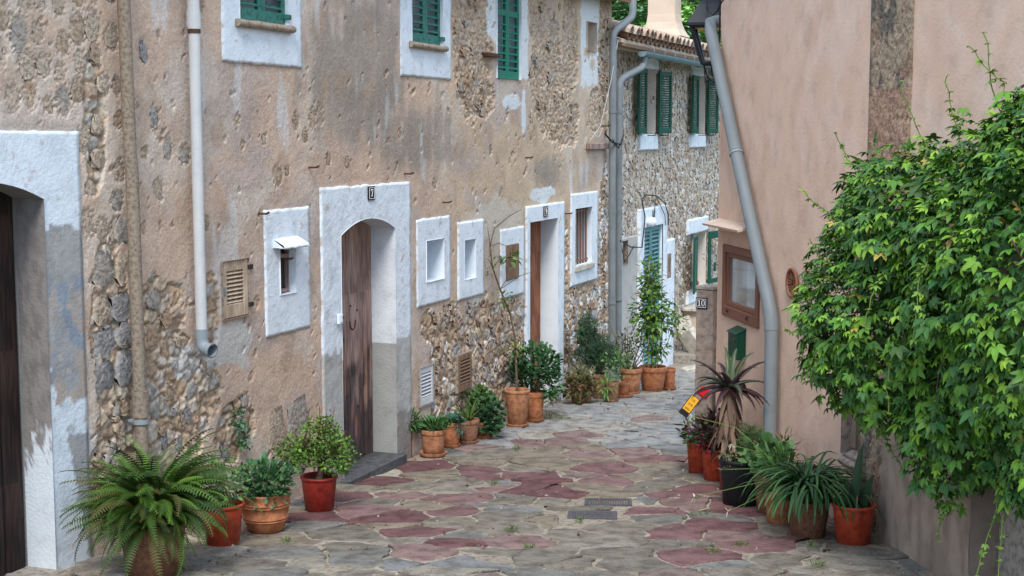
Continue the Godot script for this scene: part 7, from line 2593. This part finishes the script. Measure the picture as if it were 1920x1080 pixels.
	for q in [[Vector3(-0.62, 0.72, -0.45), 0.9], [Vector3(-0.45, 0.42, 0.05), 0.6], [Vector3(-0.66, 0.22, 0.08), 0.5], [Vector3(-0.42, 0.13, 0.15), 0.4], [Vector3(-0.35, 0.55, -0.2), 0.7]]:
		var tip: Vector3 = p.position + q[0]
		var sb := MB.new()
		tube(sb, [p.position + Vector3(0.05, 0.36, 0), p.position.lerp(tip, 0.5) + Vector3(0, q[1] * 0.35, 0), tip], [0.004, 0.003, 0.0025], 5)
		part("stalk", sb.mesh(), M.green_stem, p)
		for k in 9:
			var dv := Vector3(rng.randfn(), rng.randfn() - 0.6, rng.randfn()).normalized()
			part("floret", L.narrow, tone([Color(0.5, 0.46, 0.36), Color(0.38, 0.30, 0.2), Color(0.6, 0.58, 0.5)][k % 3], "leaf_matt"), p, aim(tip, dv, Vector3.UP, Vector3(0.05, 0.04, rng.randf_range(0.03, 0.05))))
	# strap-leaved plant
	p = potted("potted_lily", "dense strap-leaved plant whose dark green leaves hide its pot", 2.1, -9.98, GR)
	pot(p, p.position, 0.16, 0.12, 0.27, M.clay_fern, "lip")
	for k in 230:
		var a := rng.randf() * TAU
		var ln := rng.randf_range(0.48, 0.76)
		part("leaf", L["arch%d" % (rng.randi() % 4)], tone([Color(0.035, 0.10, 0.025), Color(0.05, 0.13, 0.035), Color(0.025, 0.07, 0.02), Color(0.07, 0.16, 0.045)][rng.randi() % 4]), p, aim(p.position + Vector3(rng.randfn() * 0.05, 0.25, rng.randfn() * 0.05), Vector3(cos(a), rng.randf_range(-0.2, 0.15), sin(a)), Vector3.UP, Vector3(0.55, ln * rng.randf_range(0.65, 1.05), ln * 0.85)))
	# the nearest pot: one upright sword leaf
	p = potted("potted_sansevieria", "upright sword-leaved plant in an orange plastic pot beside the garden wall", 2.36, -9.72, GR)
	pot(p, p.position, 0.15, 0.115, 0.275, M.pot_red, "lip")
	for q in [[0.0, 0.46, 0.0, 0.03], [0.06, 0.25, 1.0, 0.2], [-0.05, 0.2, 2.4, 0.25], [0.02, 0.17, 4.0, 0.3], [-0.07, 0.16, 5.0, 0.35]]:
		var lb := MB.new()
		var wf := func(u: float) -> float: return 0.062 * pow(sin(PI * (0.25 + 0.75 * u)), 0.8) + 0.002
		var nrm := Vector3(cos(q[2]) * q[3], 0, sin(q[2]) * q[3])
		leafadd(lb, 10, wf, 0.05, 0.5, 0.006, aim(p.position + Vector3(q[0], 0.235, 0), Vector3(0.03, 1, 0.0) + nrm, Vector3(-0.75, 0, 0.66), Vector3(1.25, 1, q[1])))
		part("leaf", lb.mesh(), tone(Color(0.03, 0.065, 0.03), "leaf_thick"), p)
	for k in 7:
		var a := rng.randf() * TAU
		part("dry_leaf", L["arch%d" % (k % 4)], tone([Color(0.10, 0.11, 0.05), Color(0.16, 0.12, 0.07)][k % 2], "leaf_matt"), p, aim(p.position + Vector3(0.03, 0.24, 0), Vector3(cos(a), 0.1, sin(a)), Vector3.UP, Vector3(0.2, 0.36, 0.22)))


func weeds() -> void:
	rng.seed = 55
	var same := "small green weed tuft growing in a paving joint"
	for q in [[-1.55, -9.75, 0.05, "weed tuft in the paving before the ribbed terracotta pot"], [0.0, -10.15, 0.05, same], [1.45, -10.78, 0.10, "widest weed patch, mossy, between red slabs near the black bucket"], [1.55, -9.62, 0.06, same], [2.05, -9.55, 0.05, "weed tuft under the strap-leaved plant"], [-0.15, -12.35, 0.05, same], [0.12, -9.5, 0.04, same],
			[0.5, -10.55, 0.04, "weed tuft touching the plain drain cover"], [1.95, -8.95, 0.05, "weed tuft in the paving below the garden wall"], [0.05, -14.2, 0.06, "weed tuft in the lane abreast of the bushy sedum"], [0.6, -16.2, 0.09, "weed tuft at the foot of door number 9's white frame"], [1.35, -9.4, 0.05, same]]:
		var w := thing("weed", q[3], "weed", Vector3(q[0], ground(q[0], q[1]) + 0.004, q[1]), "weeds between the paving stones")
		clump(w, "foliage", "narrow", "leaf", w.position + Vector3(0, 0.012, 0), Vector3(q[2], 0.012, q[2] * 0.8), 46, 0.018, 0.045, [Color(0.08, 0.16, 0.03), Color(0.11, 0.21, 0.04), Color(0.06, 0.10, 0.02)], 0.8, 0.7)


func vine() -> void:
	rng.seed = 303
	var v := thing("creeper", "mass of bright green five-leaved creeper spilling over the garden wall", "creeper", Vector3(2.6, 0.3, -8.3))
	var blobs := [
		[Vector3(2.30, 1.86, -8.80), Vector3(0.52, 0.66, 0.75), 2600], [Vector3(2.42, 2.45, -8.55), Vector3(0.48, 0.48, 0.8), 2350],
		[Vector3(2.60, 2.2, -7.75), Vector3(0.46, 0.85, 0.75), 2900], [Vector3(2.55, 1.5, -8.1), Vector3(0.36, 0.55, 0.55), 1600],
		[Vector3(2.68, 2.2, -7.1), Vector3(0.42, 0.98, 0.6), 2150], [Vector3(2.7, 2.75, -7.4), Vector3(0.35, 0.42, 0.6), 1050],
		[Vector3(2.7, 1.4, -7.15), Vector3(0.22, 0.40, 0.32), 420], [Vector3(2.78, 2.98, -7.25), Vector3(0.32, 0.36, 0.5), 700]]
	var cols := [Color(0.07, 0.185, 0.02), Color(0.042, 0.118, 0.018), Color(0.10, 0.235, 0.022), Color(0.03, 0.088, 0.018), Color(0.15, 0.30, 0.025), Color(0.05, 0.145, 0.032)]
	var all := []
	for bl in blobs:
		for k in bl[2]:
			var d := Vector3(rng.randfn(), rng.randfn(), rng.randfn()).normalized()
			if d.x > 0.55:
				d.x = -d.x
			var rr := pow(rng.randf(), 0.16)
			rr *= 1.0 + 0.35 * n_mid.get_noise_3d((bl[0].x + d.x) * 0.9, (bl[0].y + d.y) * 0.9, (bl[0].z + d.z) * 0.9)
			var p: Vector3 = bl[0] + d * bl[1] * rr
			var inside := false
			for o in blobs:
				var e: Vector3 = (p - o[0]) / o[1]
				if o != bl and e.length() < 0.62:
					inside = true
			if inside:
				continue
			var out := d
			out.x -= 0.25
			var droop := (out * 0.75 + Vector3(rng.randfn() * 0.45, -0.55 + rng.randfn() * 0.3, rng.randfn() * 0.45)).normalized()
			var up := (Vector3(0, 1.0, 0) + out * 0.6 + Vector3(rng.randfn(), rng.randfn(), rng.randfn()) * 0.3).normalized()
			var s := 0.026 + 0.064 * pow(rng.randf(), 1.5)
			var c: Color = cols[rng.randi() % 6] * rng.randf_range(0.8, 1.15)
			if rng.randf() < 0.10 * (1.0 + d.y) and rr > 0.85:
				c = Color(0.23, 0.40, 0.035) * rng.randf_range(0.8, 1.15)
				s *= 0.75
			elif rng.randf() < 0.006:
				c = Color(0.36, 0.27, 0.06) * rng.randf_range(0.6, 1.1)
			all.append([s * (1.0 if rr > 0.9 and p.x < 2.55 else 0.4), aim(p, droop, up, Vector3.ONE * s), c, rng.randi() % 3])
	# long shoots, each with leaves getting smaller to its tip
	var shoots := [
		[Vector3(2.35, 2.55, -8.6), Vector3(2.05, 2.75, -8.75), Vector3(1.95, 3.0, -8.75)], [Vector3(2.2, 2.3, -8.8), Vector3(1.95, 2.5, -8.9), Vector3(1.78, 2.66, -8.9)],
		[Vector3(2.1, 2.2, -8.8), Vector3(1.92, 2.15, -8.8), Vector3(1.82, 2.35, -8.8)], [Vector3(2.5, 2.7, -8.2), Vector3(2.3, 2.98, -8.3), Vector3(2.22, 3.3, -8.3)],
		[Vector3(2.55, 2.8, -8.0), Vector3(2.45, 3.05, -8.1), Vector3(2.42, 3.32, -8.1)], [Vector3(2.6, 3.0, -7.6), Vector3(2.5, 3.2, -7.6), Vector3(2.47, 3.52, -7.6)],
		[Vector3(2.65, 3.05, -7.5), Vector3(2.55, 3.25, -7.5), Vector3(2.38, 3.45, -7.6)], [Vector3(2.5, 1.0, -7.8), Vector3(2.4, 0.95, -7.9), Vector3(2.42, 0.72, -7.95)],
		[Vector3(2.55, 1.3, -7.3), Vector3(2.5, 0.9, -7.3), Vector3(2.38, 0.6, -7.35)], [Vector3(2.45, 1.1, -8.1), Vector3(2.42, 0.95, -8.2), Vector3(2.5, 0.78, -8.2)],
		[Vector3(2.3, 1.4, -8.7), Vector3(2.2, 1.2, -8.6), Vector3(2.35, 1.0, -8.5)], [Vector3(2.6, 1.6, -7.2), Vector3(2.45, 1.2, -7.1), Vector3(2.5, 0.75, -7.2)], [Vector3(2.0, 1.7, -8.9), Vector3(1.8, 1.75, -8.9), Vector3(1.68, 1.8, -8.9)],
		[Vector3(2.2, 2.0, -8.0), Vector3(2.05, 1.75, -7.9), Vector3(2.1, 1.45, -7.9)], [Vector3(2.2, 2.3, -8.1), Vector3(2.0, 2.2, -8.0), Vector3(1.98, 1.9, -8.0)], [Vector3(2.3, 2.5, -7.6), Vector3(2.1, 2.3, -7.5), Vector3(2.12, 1.95, -7.5)]]
	for q in shoots:
		var b := MB.new()
		var pts := []
		for k in 13:
			var u := k / 12.0
			pts.append(q[0].lerp(q[1], u).lerp(q[1].lerp(q[2], u), u) + Vector3(rng.randfn(), rng.randfn(), rng.randfn()) * 0.006)
		tube(b, pts, 0.0035, 5, false)
		part("shoot", b.mesh(), M.green_stem, v)
		for k in range(2, 13):
			var u := k / 12.0
			var s := lerpf(0.065, 0.02, u)
			for m in 2:
				if rng.randf() < 0.3:
					continue
				var dv := Vector3(rng.randfn(), rng.randfn() * 0.6 - 0.1, rng.randfn()).normalized()
				all.append([0.0, aim(pts[k], dv, Vector3(0, 1, 0) + dv * 0.2, Vector3.ONE * s * rng.randf_range(0.8, 1.3)), Color(0.13, 0.27, 0.035).lerp(Color(0.2, 0.33, 0.05), u) * rng.randf_range(0.7, 1.1), rng.randi() % 3])
	all.sort_custom(func(p, q): return p[0] > q[0])
	var rest := [[[], []], [[], []], [[], []]]
	for k in all.size():
		var a: Array = all[k]
		if k < 300:
			var c: Color = a[2]
			c = Color(snappedf(c.r, 0.02), snappedf(c.g, 0.03), snappedf(c.b, 0.01))
			part("leaf", L["palm%d" % a[3]], tone(Color(maxf(c.r, 0.02), maxf(c.g, 0.09), maxf(c.b, 0.015))), v, a[1])
		else:
			rest[a[3]][0].append(a[1])
			rest[a[3]][1].append(a[2])
	for m in 3:
		many("foliage", L["palm%d" % m], M.leaf, v, rest[m][0], rest[m][1])
	# woody stems inside
	for k in 9:
		var b := MB.new()
		var z := -9.2 + k * 0.28
		tube(b, [Vector3(2.78, 0.0 + ground(2.6, z), z), Vector3(2.76, 0.9, z + 0.1), Vector3(2.7, 1.7, z - 0.1), Vector3(2.5, 2.3, z + 0.15), Vector3(2.35, 2.5, z + 0.2)], [0.022, 0.018, 0.014, 0.010, 0.006], 6) if k > 5 else tube(b, [Vector3(2.72, 2.28, z), Vector3(2.5, 2.4, z + 0.1), Vector3(2.38, 2.1, z), Vector3(2.3, 1.6, z + 0.1)], [0.014, 0.012, 0.008, 0.004], 6)
		part("woody_stem", b.mesh(), M.bark, v)


# ------------------------------------------------------------------ the wooded hill
func hill() -> void:
	var b := MB.new()
	var hy := func(x: float, z: float) -> float:
		return -3.5 + 100.0 * sstep(-90.0, -420.0, z) + 6.0 * n_low.get_noise_2d(x * 0.03, z * 0.03)
	var f := func(i: int, j: int) -> Array:
		var x := lerpf(-260.0, 320.0, i / 40.0)
		var z := lerpf(-85.0, -460.0, j / 40.0)
		return [Vector3(x, hy.call(x, z), z), Color(1, 1, 1)]
	sheet(b, 41, 41, f, Vector3.UP)
	struct("hill", b.mesh(), M.hill)
	# one pine crown of many small tufts, copied over the slope
	rng.seed = 8
	var t := MB.new()
	for k in 420:
		var u := pow(rng.randf(), 0.8)
		var a := rng.randf() * TAU
		var wid := (1.0 - u) * 0.34 + 0.05
		var r := wid * pow(rng.randf(), 0.35) * (1.0 + 0.3 * sin(a * 3.0 + u * 9.0))
		var p := Vector3(cos(a) * r, 0.15 + u * 0.85, sin(a) * r)
		var sh := rng.randf_range(0.7, 1.25)
		t.col = Color(0.20, 0.34, 0.14) * sh
		leafadd(t, 2, func(w): return 0.8 * sin(PI * (0.15 + 0.7 * w)), 0.3, 0.3, 0.0, aim(p, Vector3(cos(a), rng.randf_range(-0.3, 0.8), sin(a)), Vector3.UP, Vector3.ONE * rng.randf_range(0.05, 0.11)))
	t.col = Color(0.08, 0.06, 0.04)
	tube(t, [Vector3(0, -0.05, 0), Vector3(0, 0.95, 0)], [0.02, 0.005], 5)
	var places := []
	var colors := []
	for k in 1500:
		var z := rng.randf_range(-300.0, -110.0)
		var x := -z * rng.randf_range(-0.05, 0.26)
		var s := rng.randf_range(4.5, 8.0)
		places.append(Transform3D(Basis(Vector3.UP, rng.randf() * TAU) * Basis.from_scale(Vector3(s * rng.randf_range(0.9, 1.3), s, s * rng.randf_range(0.9, 1.3))), Vector3(x, hy.call(x, z) - 0.3, z)))
		colors.append([Color(1, 1, 1), Color(1.35, 1.3, 1.0), Color(0.7, 0.8, 0.85), Color(1.6, 1.55, 1.2)][rng.randi() % 4])
	var mm := many("forest", t.mesh(), M.leaf_matt, self, places, colors)
	tag(mm, "green pine wood covering the hillside behind the roofs", "forest", "", "stuff")


func _ready() -> void:
	# camera
	var cam := Camera3D.new()
	cam.name = "camera"
	cam.fov = 22.61986
	cam.position = Vector3(0, 3.0, 0)
	cam.rotation_degrees = Vector3(-6.1305, 0, 0)
	cam.near = 0.1
	cam.far = 2000.0
	add_child(cam)
	# overcast daylight
	var sm := ProceduralSkyMaterial.new()
	sm.sky_top_color = Color(0.775, 0.855, 0.95)
	sm.sky_horizon_color = Color(0.69, 0.75, 0.81)
	sm.sky_curve = 0.15
	sm.ground_bottom_color = Color(0.30, 0.28, 0.25)
	sm.ground_horizon_color = Color(0.55, 0.54, 0.52)
	sm.sun_angle_max = 1.0
	var sky := Sky.new()
	sky.sky_material = sm
	var env := Environment.new()
	env.background_mode = Environment.BG_SKY
	env.sky = sky
	env.tonemap_mode = Environment.TONE_MAPPER_LINEAR
	env.tonemap_exposure = 2.35
	env.sdfgi_enabled = true
	env.ssao_enabled = true
	env.ssil_enabled = true
	var we := WorldEnvironment.new()
	we.name = "environment"
	we.environment = env
	add_child(we)
	var sun := DirectionalLight3D.new()
	sun.name = "sun"
	sun.light_energy = 0.45
	sun.light_angular_distance = 18.0
	sun.light_color = Color(1.0, 0.975, 0.94)
	sun.shadow_enabled = true
	sun.sky_mode = DirectionalLight3D.SKY_MODE_LIGHT_ONLY
	add_child(sun)
	sun.look_at_from_position(Vector3(-0.4, 8, 7), Vector3(0, 0, 0))

	var dl := Vector3(0.3576503, 0, -0.9338556)
	var nl := Vector3(0.9338556, 0, 0.3576503)
	FL = Transform3D(Basis(dl, Vector3.UP, nl), nl * KL)
	FH = Transform3D(Basis(dl, Vector3.UP, nl), nl * (KL - 0.1))
	var dr := Vector3(-0.1670167, 0, -0.9859541)
	var nr := Vector3(-0.9859541, 0, 0.1670167)
	FR = Transform3D(Basis(-dr, Vector3.UP, nr), nr * -4.2168489)
	n_low = noise(1, 0.5, 3)
	n_mid = noise(2, 2.5, 3)
	n_fine = noise(3, 13.0, 3)
	n_cell = noise(4, 8.5, 1, FastNoiseLite.TYPE_CELLULAR)
	n_cell.cellular_return_type = FastNoiseLite.RETURN_DISTANCE
	n_cell.cellular_jitter = 0.9
	n_cellv = noise(4, 8.5, 1, FastNoiseLite.TYPE_CELLULAR)
	n_cellv.cellular_return_type = FastNoiseLite.RETURN_CELL_VALUE
	n_cellv.cellular_jitter = 0.9

	n_crack = noise(4, 8.5, 1, FastNoiseLite.TYPE_CELLULAR)
	n_crack.cellular_return_type = FastNoiseLite.RETURN_DISTANCE2_SUB
	n_crack.cellular_jitter = 0.9

	var t0 := Time.get_ticks_msec()
	materials()
	make_rocks()
	print("materials ", Time.get_ticks_msec() - t0)
	lane()
	print("lane ", Time.get_ticks_msec() - t0)
	facade_field()
	print("field ", Time.get_ticks_msec() - t0)
	house_arched_door()
	house_seven()
	house_nine()
	print("houses ", Time.get_ticks_msec() - t0)
	house_stone()
	house_pink()
	hill()
	print("structures ", Time.get_ticks_msec() - t0)
	left_pipes()
	right_fittings()
	scooter()
	garden_wall()
	far_end()
	make_leaves()
	plants_left()
	plants_right()
	vine()
	weeds()
	print("done ", Time.get_ticks_msec() - t0)
